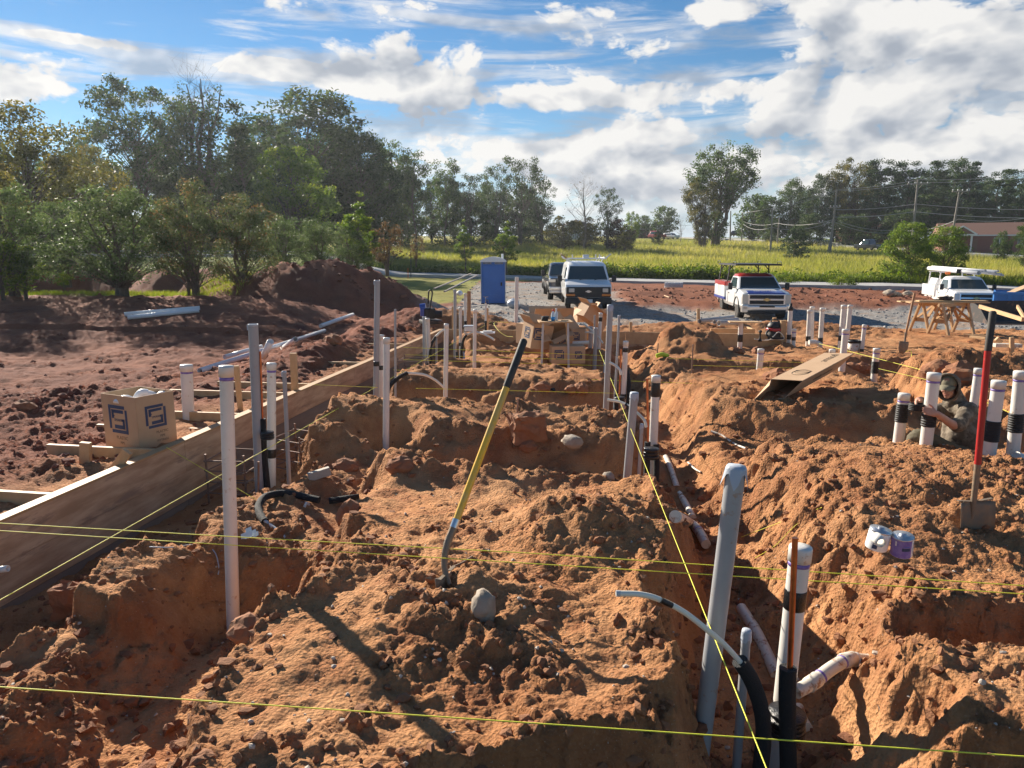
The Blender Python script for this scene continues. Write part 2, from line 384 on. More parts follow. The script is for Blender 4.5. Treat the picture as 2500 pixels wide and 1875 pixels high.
# ------------------------------------------------------------------ standing pipes (measured first: the ground has to meet their feet)
# label, top px, foot px, depth, diameter, material, options
G1 = 'capped pipes standing up through the dirt'
PIPES = [
 ('short white capped pipe outside the form board right of the big cardboard box', (455, 891), (460, 1008), 8.0, .128, 'pvc', dict(cap=1, ring=1, noseat=1)),
 ('tall white capped pipe nearest the front, standing alone in the left pit', (552, 894), (571, 1577), 4.30, .081, 'pvc', dict(cap=1, ring=1, foot=1)),
 ('tall grey pipe with copper tube, behind the nearest white pipe on the left', (618, 791), (635, 1203), 6.5, .088, 'grey', dict(lip=1)),
 ('white capped pipe taped to black foam hose, beside the copper tube on the left', (663, 887), (663, 1195), 6.9, .085, 'pvc', dict(cap=1, ring=1, band=[(.67, .74, 'tape')])),
 ('slim grey pipe standing in front of the rebar cage', (694, 906), (707, 1200), 6.8, .040, 'grey', dict(lip=1)),
 ('tallest grey pipe, rising in front of the dirt heap left of centre', (921, 684), (917, 1065), 9.1, .074, 'grey', dict(lip=1, band=[(.51, .54, 'tape')])),
 ('white capped pipe tucked behind the tallest grey pipe', (930, 818), (930, 1085), 9.3, .080, 'pvc', dict(cap=1, band=[(.27, .31, 'tape'), (.70, .73, 'tape')])),
 ('clean white square topped pipe in front of the tallest grey pipe', (944, 825), (942, 1133), 7.6, .070, 'pvc', dict(cap=1)),
 ('very thin grey pipe right of the white pair beside the form board', (965, 754), (966, 1057), 9.4, .030, 'grey', dict()),
 ('white pipe at the end of the white hose arch', (1090, 791), (1087, 1035), 9.6, .062, 'pvc', dict(cap=1)),
 ('grey pipe leading the pair at the second rebar cage', (1036, 773), (1037, 908), 13.8, .072, 'grey', dict(lip=1)),
 ('white capped pipe leaning beside the grey one at the second rebar cage', (1044, 777), (1050, 916), 13.6, .078, 'pvc', dict(cap=1, band=[(.78, .83, 'tape')])),
 ('short thin grey pipe under the bent hose near the form board', (1066, 826), (1066, 910), 13.8, .042, 'grey', dict()),
 ('tall grey pipe left of the blue portable toilet', (1111, 707), (1111, 890), 14.8, .064, 'grey', dict(lip=1)),
 ('white pipe with black hose at its foot left of the toilet', (1124, 750), (1125, 893), 14.6, .062, 'pvc', dict(cap=1, band=[(.6, .66, 'tape')])),
 ('white pipe with a black sleeved foot beside the brown stake', (1136, 716), (1136, 815), 16.0, .060, 'pvc', dict(cap=1, band=[(.68, .95, 'foam')])),
 ('plain white pipe standing alone in the trench left of the boxes', (1160, 756), (1158, 931), 12.2, .060, 'pvc', dict(cap=1)),
 ('thin white pipe topped by a metal tap in front of the toilet', (1186, 740), (1186, 812), 16.2, .048, 'pvc', dict(tap=1, band=[(.6, .95, 'foam')])),
 ('thick plain white post right of the blue toilet', (1262, 676), (1260, 790), 19.5, .105, 'pvc', dict()),
 ('tall grey pipe with a grey taped top in the middle of the site', (1490, 745), (1477, 1060), 9.1, .076, 'grey', dict(wrap=1)),
 ('thin grey pipe just right of the tall middle grey pipe', (1512, 769), (1497, 1049), 9.3, .032, 'grey', dict(lip=1)),
 ('white pipe with a black band next to the thin grey pipe', (1528, 833), (1518, 1058), 9.0, .066, 'pvc', dict(cap=1, band=[(.07, .115, 'tape'), (.565, .62, 'tape')])),
 ('broad grey pipe at the back of the far cluster right of the boxes', (1443, 797), (1439, 886), 14.2, .088, 'grey', dict(lip=1)),
 ('grey pipe with a curved foot in the far cluster right of the boxes', (1455, 800), (1450, 930), 13.0, .074, 'grey', dict(lip=1)),
 ('white pipe with a black neck above the far grey cluster', (1467, 764), (1462, 850), 14.0, .070, 'pvc', dict(cap=1, band=[(.12, .24, 'tape')])),
 ('thinnest grey pipe of the far cluster right of the boxes', (1452, 769), (1450, 850), 14.4, .036, 'grey', dict()),
 ('grey pipe with torn grey tape on top beside the white arch hose', (1549, 959), (1527, 1213), 6.5, .076, 'grey', dict(wrap=1)),
 ('slender grey pipe with a taped tip between grey and white pipes', (1567, 1036), (1557, 1216), 6.5, .034, 'grey', dict(wrap=1)),
 ('white pipe with a wide black band under its cap, centre right', (1602, 917), (1588, 1237), 6.75, .082, 'pvc', dict(cap=1, ring=1, band=[(.045, .155, 'tape'), (.565, .63, 'tape')])),
 ('biggest grey pipe at the front with a grey sheet taped over its top', (1798, 1140), (1705, 1875), 2.97, .081, 'grey', dict(wrap=2)),
 ('thin grey taped pipe at the front beside the black foam hose', (1823, 1540), (1798, 1875), 3.15, .041, 'grey', dict(wrap=1)),
 ('front white capped pipe with copper tube and black band', (1955, 1335), (1895, 1875), 3.15, .092, 'pvc', dict(cap=1, ring=1, band=[(.18, .265, 'tape')])),
 ('white pipe with black corrugated sleeve left of the worker', (2208, 961), (2192, 1088), 7.4, .108, 'pvc', dict(cap=1, ring=1, coil=[(.19, .54)])),
 ('white sleeved pipe right in front of the seated worker', (2281, 911), (2259, 1098), 6.75, .114, 'pvc', dict(cap=1, ring=1, coil=[(.53, .69)])),
 ('bare white pipe behind the worker and left of the red handle', (2390, 900), (2376, 998), 8.4, .096, 'pvc', dict(cap=1, ring=1, band=[])),
 ('white sleeved pipe right of the red shovel handle', (2439, 930), (2412, 1130), 6.4, .112, 'pvc', dict(cap=1, ring=1, coil=[(.48, .73)], foot=1)),
 ('white sleeved pipe cut by the right edge of the photo', (2493, 907), (2471, 1125), 6.5, .112, 'pvc', dict(cap=1, ring=1, coil=[(.46, .67)], foot=1)),
 ('white pipe with a black sleeved middle right of the long carton', (2141, 851), (2131, 951), 12.0, .108, 'pvc', dict(cap=1, ring=1, coil=[(.31, .6)])),
 ('white pipe rising directly behind the upper end of the long carton', (2065, 804), (2052, 934), 12.0, .108, 'pvc', dict(cap=1, ring=1, foot=1)),
 ('plain white capped pipe left of the long carton', (1858, 852), (1852, 921), 12.5, .110, 'pvc', dict(cap=1, ring=1)),
 ('stub of white pipe peeping over the long carton', (2032, 853), (2031, 880), 12.4, .10, 'pvc', dict(cap=1)),
 ('white pipe with a black top standing right of the vacuum', (1930, 757), (1925, 842), 15.5, .10, 'pvc', dict(blackcap=1, band=[(.70, .84, 'tape')])),
 ('shortest white pipe with black band right of the vacuum', (1939, 803), (1937, 842), 15.4, .085, 'pvc', dict(cap=1, ring=1, band=[(.5, .72, 'tape')])),
 ('white pipe hidden behind the left one of the far pair', (1983, 749), (1980, 842), 16.2, .10, 'pvc', dict(cap=1)),
 ('left white pipe of the far pair with black bands', (1977, 757), (1972, 846), 15.6, .10, 'pvc', dict(cap=1, band=[(.71, .85, 'tape')])),
 ('right white pipe of the far pair with black bands', (2008, 752), (2002, 848), 15.6, .10, 'pvc', dict(cap=1, band=[(.75, .9, 'tape')])),
 ('tall white pipe with low black band left of the black bucket', (2061, 745), (2051, 852), 15.0, .112, 'pvc', dict(cap=1, band=[(.685, .81, 'tape')])),
 ('tall white pipe just behind the black bucket', (2076, 745), (2066, 842), 15.8, .10, 'pvc', dict(cap=1)),
 ('slim white pipe with a black foot right of the black bucket', (2111, 793), (2103, 862), 14.5, .082, 'pvc', dict(cap=1, ring=1, band=[(.85, .99, 'tape')])),
 ('white banded pipe carrying a flat board', (1809, 787), (1806, 848), 15.4, .105, 'pvc', dict(band=[(.48, .78, 'tape')])),
]
SEATS = []
for lab, t, b, D, dia, m, o in PIPES:
    tp = U(t[0], t[1], D); bp = UY(b[0], b[1], tp.y)
    o['tp'] = tp; o['bp'] = bp
    if b[1] < 1870 and 'noseat' not in o: SEATS.append((bp.x, bp.y, bp.z, .30 + .012 * bp.y))

for px, py, D, r in ((705, 1240, 5.85, .5), (780, 1163, 6.5, .35), (705, 1320, 5.35, .3), (840, 1222, 6.2, .3)):
    p = U(px, py, D); SEATS.append((p.x, p.y, p.z - .03, r))
p = U(1885, 976, 8.55); SEATS.append((p.x, p.y, p.z - .03, .7))
p = U(1990, 950, 9.2); SEATS.append((p.x, p.y, p.z - .05, .5))
# ------------------------------------------------------------------ ground: height field
def _hash(ix, iy, seed):
    h = (ix.astype(np.int64) * 374761393 + iy.astype(np.int64) * 668265263 + seed * 1442695041) & 0xFFFFFFFF
    h = ((h ^ (h >> 13)) * 1274126177) & 0xFFFFFFFF
    return (h ^ (h >> 16)) & 0xFFFFFFFF
def gnoise(x, y, seed=0):
    ix = np.floor(x); iy = np.floor(y); fx = x - ix; fy = y - iy
    u = fx * fx * fx * (fx * (fx * 6 - 15) + 10); v = fy * fy * fy * (fy * (fy * 6 - 15) + 10)
    def g(ox, oy):
        a = _hash(ix + ox, iy + oy, seed).astype(np.float64) * (2 * np.pi / 4294967296.0)
        return np.cos(a) * (fx - ox) + np.sin(a) * (fy - oy)
    a = g(0, 0); b = g(1, 0); c = g(0, 1); d = g(1, 1)
    return 1.4 * (a + (b - a) * u + (c + (d - c) * u - a - (b - a) * u) * v)
def fbm(x, y, o=4, seed=0, gain=.5):
    r = 0; a = 1.
    for i in range(o):
        r = r + a * gnoise(x, y, seed + i * 17); x = x * 2.03 + 3.7; y = y * 2.03 - 1.3; a *= gain
    return r
def cells(x, y, seed=0):
    """distance to the nearest random point, and that point's random value"""
    ix = np.floor(x); iy = np.floor(y); best = np.full(x.shape, 9.); rv = np.zeros(x.shape)
    for ox in (-1, 0, 1):
        for oy in (-1, 0, 1):
            h = _hash(ix + ox, iy + oy, seed); px = ix + ox + (h & 1023) / 1023.; py = iy + oy + ((h >> 10) & 1023) / 1023.
            d = (px - x) ** 2 + (py - y) ** 2; w = d < best
            best = np.where(w, d, best); rv = np.where(w, ((h >> 20) & 1023) / 1023., rv)
    return np.sqrt(best), rv
def sstep(a, b, x):
    t = np.clip((x - a) / (b - a), 0, 1); return t * t * (3 - 2 * t)
def form_x(y): return -3.42 + .1457 * (y - 4.5)
def form_y(x): return 16.8 - .1457 * (x + 1.62)
# polyline, half floor, wall on the left of the line, wall on the right, floor height
TRENCH = [
 ([(form_x(-1) + .12, -1), (form_x(8) + .12, 8), (form_x(16.3) + .12, 16.3)], .50, .05, .25, .12),
 ([(-1.95, .8), (-1.82, 2.6), (-1.70, 3.6), (-1.58, 4.3)], .22, .42, .36, .15),

 ([(-.75, 6.75), (.5, 6.55), (1.3, 6.45)], .30, .55, .3, .33),
 ([(-2.3, 9.35), (-.4, 9.15), (1.5, 8.95)], .32, .75, .35, .36),
 ([(-1.9, 12.3), (1.7, 11.9)], .30, .55, .3, .34),
 ([(-1.6, 14.7), (1.9, 14.3)], .40, .25, .3, .28),
 ([(-1.3, 16.35), (5.3, 15.35)], .30, .3, .25, .22),
 ([(.30, .5), (.86, 2.2), (1.06, 2.8), (1.40, 4.1), (1.58, 6.0), (1.78, 9), (1.95, 15)], .18, .28, .70, .10),
 ([(2.2, 3.08), (3.2, 3.06), (8, 3.15)], .16, .20, .20, .22),
 ([(1.9, 7.40), (3, 7.05), (9, 6.95)], .30, 1.05, .35, .40),
 ([(1.9, 11.4), (4, 12.0), (9, 12.3)], .42, .4, .35, .36),
 ([(3.6, 15.4), (9.5, 15.7)], .3, .3, .3, .34),
 ([(5.3, 8.2), (5.9, 12)], .25, .3, .3, .35),
 ([(.40, 1.33), (1.2, 1.33), (6, 1.1)], .80, .25, .2, .0),
]
# x, y, rx, ry, height
MOUND = [(.42, 4.35, .42, .36, .24), (-.25, 3.45, .40, .28, .10), (.5, 7.7, 1.0, .5, -.20), (-.9, 7.6, .4, .4, .05), (1.72, 3.25, .30, .22, .16), (3.1, 5.0, 1.1, .8, .14),
 (.1, 5.55, 1.1, .55, -.20), (-.9, 5.6, .5, .6, -.10), (3.55, 14.0, .58, .5, .38), (3.30, 14.2, .20, .2, .26), (3.90, 14.0, .2, .2, .14), (7.3, 11.0, 1.1, .7, .34), (6.6, 10.6, .4, .3, .18),
 (-3.05, 12.4, 1.0, 1.3, .52), (-2.75, 11.5, .5, .6, .28), (-2.9, 15.6, .9, 1.4, .58), (-2.6, 20.0, 1.3, 1.2, .55), (-1.3, 21.5, 1.1, .7, .4), (-1.5, 19.2, 1.0, .6, .25),
 (-5.3, 9.3, 1.3, .5, .10), (-6.4, 8.4, 1.2, .5, .1), (-5.4, 5.9, .9, .4, .08), (1.4, 19.0, 2.0, .5, .2), (4.5, 20, 1.4, .5, .16), (-2.1, 8.4, .35, .3, .1), (-.9, 10.4, .6, .5, .12),
 (2.9, 8.9, .8, .5, .12), (-1.95, 6.6, .35, .4, .18), (7.5, 19.5, 2.0, .8, .25), (2.9, 2.2, .8, .6, .12)]
# cones: x, y, radius, height
CONE = [(-7.7, 24.6, 2.7, 1.25), (-6.1, 25.6, 3.0, 1.72), (-5.0, 26.6, 3.0, 1.72), (-4.4, 25.4, 2.0, .8), (-9.6, 25.5, 2.0, .9),
 (-17.5, 28, 2.4, 1.2), (-15.5, 28.5, 2.2, .9), (-13.1, 28, 2.0, 1.25), (-11.3, 27.6, 2.0, 1.1), (-10.2, 26.5, 1.8, .9), (-20.5, 28.5, 2.5, 1.0)]
def height(x, y, detail=False):
    x = np.asarray(x, np.float64); y = np.asarray(y, np.float64)
    # broad shape
    h = .75 + .06 * fbm(x * .5, y * .5, 3, 5)
    far = np.interp(y, [0, 8.5, 12, 15, 17, 20, 25, 29, 34, 46, 60, 80, 100, 120, 150, 200, 300, 700], [0, 0, -.12, -.25, -.29, -.36, -.64, -.62, -.55, -.36, -.26, .35, 1.25, 2.5, 4.4, 6.2, 9, 14]) - .33 * sstep(1, 8, x) * sstep(19, 25, y) * (1 - sstep(38, 48, y))
    far = far - np.where(y > 70, .010 * np.maximum(x - 25, 0) * sstep(70, 110, y), 0)
    yy_ = .28 * np.maximum(y - 25, 0)
    bank = sstep(13, 23.5, y - .12 * np.minimum(x + 8, 0)) * sstep(3.2 + yy_, 7.5 + yy_, -x) * .95 + sstep(24, 52, y) * sstep(1 + .13 * y, 9 + .13 * y, -x) * (1.2 + np.where(y > 52, -.012 * (y - 52), 0).clip(-1, 0))
    h = h + far + bank
    out = sstep(0, .5, form_x(y) - x)          # outside the left form the fill is a little lower
    h = h - .10 * out * (y < 17)
    near_form = np.exp(-((x - form_x(y) + .4) / .55) ** 2) * (y < 17)
    h = h + .42 * sstep(32.8, 35.5, y) * (1 - sstep(41, 45, y)) * sstep(5.2, 6.5, x) * (.6 + .4 * gnoise(x * .5, y * .5, 9))
    wx = x + .16 * fbm(x * 1.3, y * 1.3, 3, 21); wy = y + .16 * fbm(x * 1.3 + 9, y * 1.3, 3, 22)
    wx = wx + .05 * fbm(x * 5, y * 5, 4, 31, .6); wy = wy + .05 * fbm(x * 5, y * 5, 4, 32, .6)
    edge = np.zeros_like(h)
    inside = (x > form_x(y) - .07) & (y < form_y(x) + .06)
    # the dug-over corner between the form and the middle mound lies lower, with one flat topped block left standing
    low = .37 + .06 * fbm(x * 1.1, y * 1.1, 3, 25)
    lk = sstep(-1.18, -1.5, wx - .06 * (wy - 4) * (wy > 4)) * (1 - sstep(6.9, 7.4, wy)) * inside
    h = np.where(low < h, h + (low - h) * lk, h)
    bx = np.maximum(np.abs(wx + 2.34 + .10 * (wy - 4.1)) / .34, np.abs(wy - 4.22) / .42)
    blk = 1 - sstep(.86, 1.04, bx); h = h + (.56 - h) * blk * inside; edge = np.maximum(edge, .55 * np.exp(-((bx - .95) / .16) ** 2) * inside)
    b2 = np.hypot((wx + 2.15) / .38, (wy - 5.4) / .62); h = h + .10 * (1 - sstep(.6, 1.1, b2)) * inside; edge = np.maximum(edge, .8 * (b2 < 1.1) * inside)
    for mx, my, rx, ry, mh in MOUND:
        q = ((wx - mx) / rx) ** 2 + ((wy - my) / ry) ** 2
        g = np.exp(-q * .8)
        h = h + mh * g; edge = np.maximum(edge, .9 * np.exp(-q * .4) * min(1, max(mh, 0) * 6))
    for poly, w, sl_, sr, zf in TRENCH:
        best = np.full(h.shape, 1e9); side = np.zeros(h.shape)
        for (x0, y0), (x1, y1) in zip(poly[:-1], poly[1:]):
            dx, dy = x1 - x0, y1 - y0; L2 = dx * dx + dy * dy
            t = np.clip(((wx - x0) * dx + (wy - y0) * dy) / L2, 0, 1)
            ex, ey = wx - x0 - t * dx, wy - y0 - t * dy; dd = np.sqrt(ex * ex + ey * ey)
            k = dd < best; best = np.where(k, dd, best); side = np.where(k, dx * ey - dy * ex, side)
        s_ = np.where(side > 0, sl_, sr)
        t = np.clip((best - w) / s_, 0, 1)
        p = np.where(s_ > .5, t * t * (3 - 2 * t), t ** .85)
        zt = zf + .05 * gnoise(x * 2, y * 2, 77)
        h = np.where((h > zt) & inside, zt + (h - zt) * p, h)
        edge = np.maximum(edge, np.exp(-((best - w - s_ * .8) / .17) ** 2) * inside)
    cone = np.zeros_like(h)
    for cx, cy, r, ch in CONE:
        d = np.sqrt((wx - cx) ** 2 + (wy - cy) ** 2) * (1 + .10 * gnoise(x * .9, y * .9, 41))
        c = ch * np.clip(1 - d / r, 0, 1) - .10 * ch * np.exp(-(d / (.20 * r)) ** 2); cone = np.maximum(cone, c)
        edge = np.maximum(edge, .30 * (c > .02))
    h = h + cone * (1 + .10 * fbm(x * 1.2, y * 1.2, 3, 44))
    h = np.where(near_form > .02, np.minimum(h, h + (.64 - h) * np.clip(near_form * 1.3, 0, 1)), h)
    for sx_, sy_, sz_, sr_ in SEATS:
        k = ((x - sx_) ** 2 + (y - sy_) ** 2) / sr_ ** 2
        wgt = np.exp(-k * 1.2); h = h + (sz_ - h) * wgt
    if not detail: return h
    near = 1 - sstep(30, 50, y)
    rough = np.clip(edge * .9 + sstep(.10, .60, fbm(x * .9, y * .9, 3, 51)) * .85 + .5 * out * sstep(-.1, .35, fbm(x * .45, y * .8, 3, 56)), 0, 1) * near
    smooth_amt = .25 + .75 * rough
    h = h + (.030 + .008 * out) * fbm(x * 2.2, y * 2.2, 4, 61) * near + .018 * fbm(x * 8, y * 8, 4, 62, .6) * near * smooth_amt + .012 * fbm(x * 4.3, y * 4.3, 3, 66) * near
    for sc, am, sd, lim in ((3.4, .045, 71, 60), (7.5, .034, 72, 40), (15, .024, 73, 22), (30, .014, 74, 10)):
        k = y < lim
        d, rv = cells(x[k] * sc + .3 * gnoise(x[k] * sc, y[k] * sc, 8), y[k] * sc + .3 * gnoise(x[k] * sc + 5, y[k] * sc, 8), sd)
        pick = (rv > .35 + .45 * (1 - rough[k])) * np.clip(rv * 1.5 - .3, 0, 1)
        if sc > 10: pick = np.maximum(pick, .45 * (rv > .45) * rv)
        h[k] += am * pick * np.sqrt(np.clip(1 - (d / .62) ** 2, 0, 1)) * (rough[k] if sc < 10 else .35 + .65 * rough[k])
    h = h + .004 * fbm(x * 28, y * 28, 2, 64) * (y < 12)
    return h, rough
def H(x, y): return float(height(np.array([x]), np.array([y]))[0])
def G(px, py, lift=0.):
    """where the ray through a pixel meets the ground"""
    D = np.concatenate([np.linspace(1.5, 12, 500), np.linspace(12, 60, 500), np.linspace(60, 400, 500)])
    a = (py - 937.5) / F
    x = (px - 1250) / F * D; y = D * (CP - SP * a); z = CAMZ - D * (SP + CP * a)
    b = np.nonzero(z < height(x, y) + lift)[0]
    i = b[0] if len(b) else len(D) - 1
    return Vector((x[i], y[i], float(height(x[i:i + 1], y[i:i + 1])[0])))
def onZ(x, y, dz=0.): return Vector((x, y, H(x, y) + dz))

ys = [1.25]
while ys[-1] < 720:
    y = ys[-1]; ys.append(y * (1.0042 if y < 20 else 1.011 if y < 60 else 1.035))
ys = np.array(ys); ss = np.linspace(-1.12, 1.12, 830)
gy, gs = np.meshgrid(ys, ss, indexing='ij'); gx = gs * (gy + 1.3)
flatx, flaty = gx.ravel(), gy.ravel()
hz, rough = height(flatx, flaty, True)
nY, nX = gy.shape
idx = np.arange(nY * nX).reshape(nY, nX)
quads = np.stack([idx[:-1, :-1], idx[:-1, 1:], idx[1:, 1:], idx[1:, :-1]], -1).reshape(-1, 4)
# what the ground is made of
wob = .9 * fbm(flatx * .35, flaty * .35, 4, 91)
gravel = sstep(-.6, .6, np.minimum(np.minimum(flaty - 23.2, 34.0 - flaty), flatx + 3.2 - .2 * (flaty - 23)) + wob * .8)
gravel = np.maximum(gravel, sstep(-.6, .6, np.minimum(np.minimum(flaty - 24, 52 - flaty), np.minimum(flatx + 2.8, 5.6 + .02 * (flaty - 30) - flatx)) + wob * .8))
grass = sstep(-1, 1, flaty - 55 + wob * 2 + np.where(flatx < -2.5, 22, 0))
strip = sstep(-.5, .5, np.minimum(np.minimum(flaty - 22.6, 25.4 - flaty), -9.0 - flatx) + wob * .9)
grass = np.maximum(grass, strip) * (1 - sstep(.02, .08, sum(np.clip(1 - np.hypot(flatx - c[0], flaty - c[1]) / c[2], 0, 1) for c in CONE)))
grass = np.maximum(grass, sstep(-.8, .8, flaty - 32 + wob * 2) * sstep(-1, 1, -3 - flatx + wob))
lawn = np.clip(sstep(58, 50, flaty) * sstep(-4, -8, flatx) + strip, 0, 1)
lawn = np.maximum(lawn, sstep(58, 66, flatx) * sstep(85, 95, flaty))
maroon = np.maximum(sstep(.2, -1.2, flatx - form_x(np.minimum(flaty, 17)) + .5 * wob), .85 * sstep(29, 33, flaty))
def dirt_material():
    m = bpy.data.materials.new('ground_soil'); m.use_nodes = True; nt = m.node_tree; N = nt.nodes; L = nt.links
    b = N['Principled BSDF']; b.inputs['Roughness'].default_value = .95; b.inputs['Specular IOR Level'].default_value = .15
    tc = N.new('ShaderNodeTexCoord')
    def nz(sc, det=8, ro=.6, dist=0, st=(1, 1, 1)):
        mp = N.new('ShaderNodeMapping'); mp.inputs['Scale'].default_value = st; L.new(tc.outputs['Object'], mp.inputs[0])
        n = N.new('ShaderNodeTexNoise'); n.inputs['Scale'].default_value = sc; n.inputs['Detail'].default_value = det
        n.inputs['Roughness'].default_value = ro; n.inputs['Distortion'].default_value = dist; L.new(mp.outputs[0], n.inputs['Vector']); return n.outputs[0]
    def rng(v, a, c, lo=0, hi=1):
        r = N.new('ShaderNodeMapRange'); r.inputs['From Min'].default_value = a; r.inputs['From Max'].default_value = c
        r.inputs['To Min'].default_value = lo; r.inputs['To Max'].default_value = hi; L.new(v, r.inputs[0]); return r.outputs[0]
    def mix(f, a, c, mode='MIX'):
        x = N.new('ShaderNodeMix'); x.data_type = 'RGBA'; x.blend_type = mode
        for nm, v in (('A', a), ('B', c), ('Factor', f)):
            if isinstance(v, tuple): x.inputs[nm].default_value = (*v, 1)
            elif isinstance(v, (int, float)): x.inputs[nm].default_value = v
            else: L.new(v, x.inputs[nm])
        return x.outputs['Result']
    def at(n):
        a = N.new('ShaderNodeAttribute'); a.attribute_name = n; return a.outputs['Fac']
    def mul(a, c):
        x = N.new('ShaderNodeMath'); x.operation = 'MULTIPLY'
        for i, v in enumerate((a, c)):
            if isinstance(v, (int, float)): x.inputs[i].default_value = v
            else: L.new(v, x.inputs[i])
        return x.outputs[0]
    # soil: tan crust, orange sand, red clay, dark crumbs
    col = mix(rng(nz(1.1, 5), .36, .64), (.44, .20, .082), (.53, .275, .128))
    col = mix(mul(rng(nz(2.7, 6, .65), .48, .66), .8), col, (.335, .125, .052))
    col = mix(rng(nz(.55, 5, .6, .4), .50, .68, 0, .6), col, (.30, .125, .055))
    col = mix(mul(at('crumb'), rng(nz(7, 6, .6), .34, .70, .12, .85)), col, (.20, .088, .042))
    col = mix(at('maroon'), col, mix(rng(nz(.9, 6, .6), .35, .65), (.255, .088, .048), (.16, .050, .031)))
    col = mix(mul(rng(nz(60, 4, .7), .55, .75), .40), col, (.56, .33, .18))
    col = mix(rng(nz(95, 3, .6), .68, .72, 0, .8), col, (.55, .46, .36))
    # gravel
    vo = N.new('ShaderNodeTexVoronoi'); vo.inputs['Scale'].default_value = 14; L.new(tc.outputs['Object'], vo.inputs['Vector'])
    bw = N.new('ShaderNodeSeparateColor'); L.new(vo.outputs['Color'], bw.inputs[0])
    gcol = mix(bw.outputs[0], (.19, .18, .17), (.36, .335, .305))
    gcol = mix(rng(nz(.55, 6, .65), .52, .66, 0, .85), gcol, (.37, .22, .13))
    col = mix(at('gravel'), col, gcol)
    # grass cover under the blades
    gr = mix(rng(nz(.10, 6, .6, .5), .38, .62), (.21, .215, .038), (.31, .265, .060))
    gr = mix(rng(nz(.9, 6, .7), .45, .7, 0, .7), gr, (.15, .175, .028))
    lw = mix(rng(nz(1.5, 6), .4, .65), (.115, .165, .022), (.19, .20, .035))
    col = mix(at('grass'), col, mix(at('lawn'), gr, lw))
    L.new(col, b.inputs['Base Color'])
    h = N.new('ShaderNodeMath'); h.operation = 'ADD'; L.new(mul(nz(45, 8, .68), .6), h.inputs[0])
    v2 = N.new('ShaderNodeTexVoronoi'); v2.inputs['Scale'].default_value = 55; L.new(tc.outputs['Object'], v2.inputs['Vector'])
    L.new(mul(v2.outputs['Distance'], .35), h.inputs[1])
    bp = N.new('ShaderNodeBump'); bp.inputs['Strength'].default_value = .85; bp.inputs['Distance'].default_value = .034
    L.new(h.outputs[0], bp.inputs['Height']); L.new(bp.outputs[0], b.inputs['Normal'])
    return m
SOIL = dirt_material()
verts = np.stack([flatx, flaty, hz], -1)
ground = link('ground', np_mesh('ground', verts, quads, SOIL, True, dict(gravel=('POINT', gravel), grass=('POINT', grass), lawn=('POINT', lawn), maroon=('POINT', maroon), crumb=('POINT', rough))))
tag(ground, 'red clay building site ground with trenches, gravel drive and meadow', kind='structure')
mb = MB(); mb.add([(-900, -60, -.35), (900, -60, -.35), (900, 900, -.35), (-900, 900, -.35)], [(0, 1, 2, 3)])
tag(mb.build('outer_ground', mat('outer_soil', (.16, .14, .04), .95, var=(.2, (.2, .12, .06), .3))), 'open ground around the site', kind='structure')

# road beyond the vehicles: a sheet a little above the ground
def road_strip(name, pts, w, m, label, dz=.03, off=0.):
    P = spline([Vector((x, y, 0)) for x, y in pts], 10); vs = []; fs = []
    for i, p in enumerate(P):
        d = (P[min(i + 1, len(P) - 1)] - P[max(i - 1, 0)]).normalized(); n = Vector((-d.y, d.x, 0))
        for k in range(5):
            q = p + n * (off + w * (k / 4 - .5)); vs.append((q.x, q.y, 0))
    X = np.array([v[0] for v in vs]); Y = np.array([v[1] for v in vs]); Z = height(X, Y).reshape(-1, 5); Z = Z.max(1, keepdims=True).repeat(5, 1).ravel() + dz
    for i in range(len(P) - 1):
        for k in range(4): a = i * 5 + k; fs.append((a, a + 1, a + 6, a + 5))
    mb = MB(); mb.add([(x, y, z) for x, y, z in zip(X, Y, Z)], fs)
    # a shoulder drop so the sheet has an edge
    e0 = [Vector((X[i * 5], Y[i * 5], Z[i * 5])) for i in range(len(P))]; e1 = [Vector((X[i * 5 + 4], Y[i * 5 + 4], Z[i * 5 + 4])) for i in range(len(P))]
    for e in (e0, e1):
        mb.add(e + [v - Vector((0, 0, .5)) for v in e], [(i, i + 1, len(e) + i + 1, len(e) + i) for i in range(len(e) - 1)])
    return tag(mb.build(name, m), label, kind='structure')
ASPH = mat('old_asphalt', (.42, .415, .40), .9, var=(1.2, (.35, .34, .325), .4), bump=(60, .2))
RD1 = [(-60, 66), (-30, 65.5), (-8, 63.5), (4, 57.5), (14, 51.5), (27, 45.5), (40, 41), (60, 35)]
road_strip('road', RD1, 5.2, ASPH, 'pale asphalt road passing behind the parked vehicles', .10)
LINE = mat('road_line', (.62, .61, .58), .8)
mb = MB()
RD2 = [(46, 215), (52, 185), (58, 160), (62, 140), (70, 118), (82, 98), (100, 80)]
road_strip('road', RD2, 7.5, ASPH, 'distant road climbing past the wooden utility poles', .25)
road_strip('road', [(-70, 50), (-40, 47), (-24, 45.5), (-14, 46)], 2.2, mat('path_gravel', (.42, .41, .39), .9), 'pale path crossing the lawn behind the shrubs', .06)

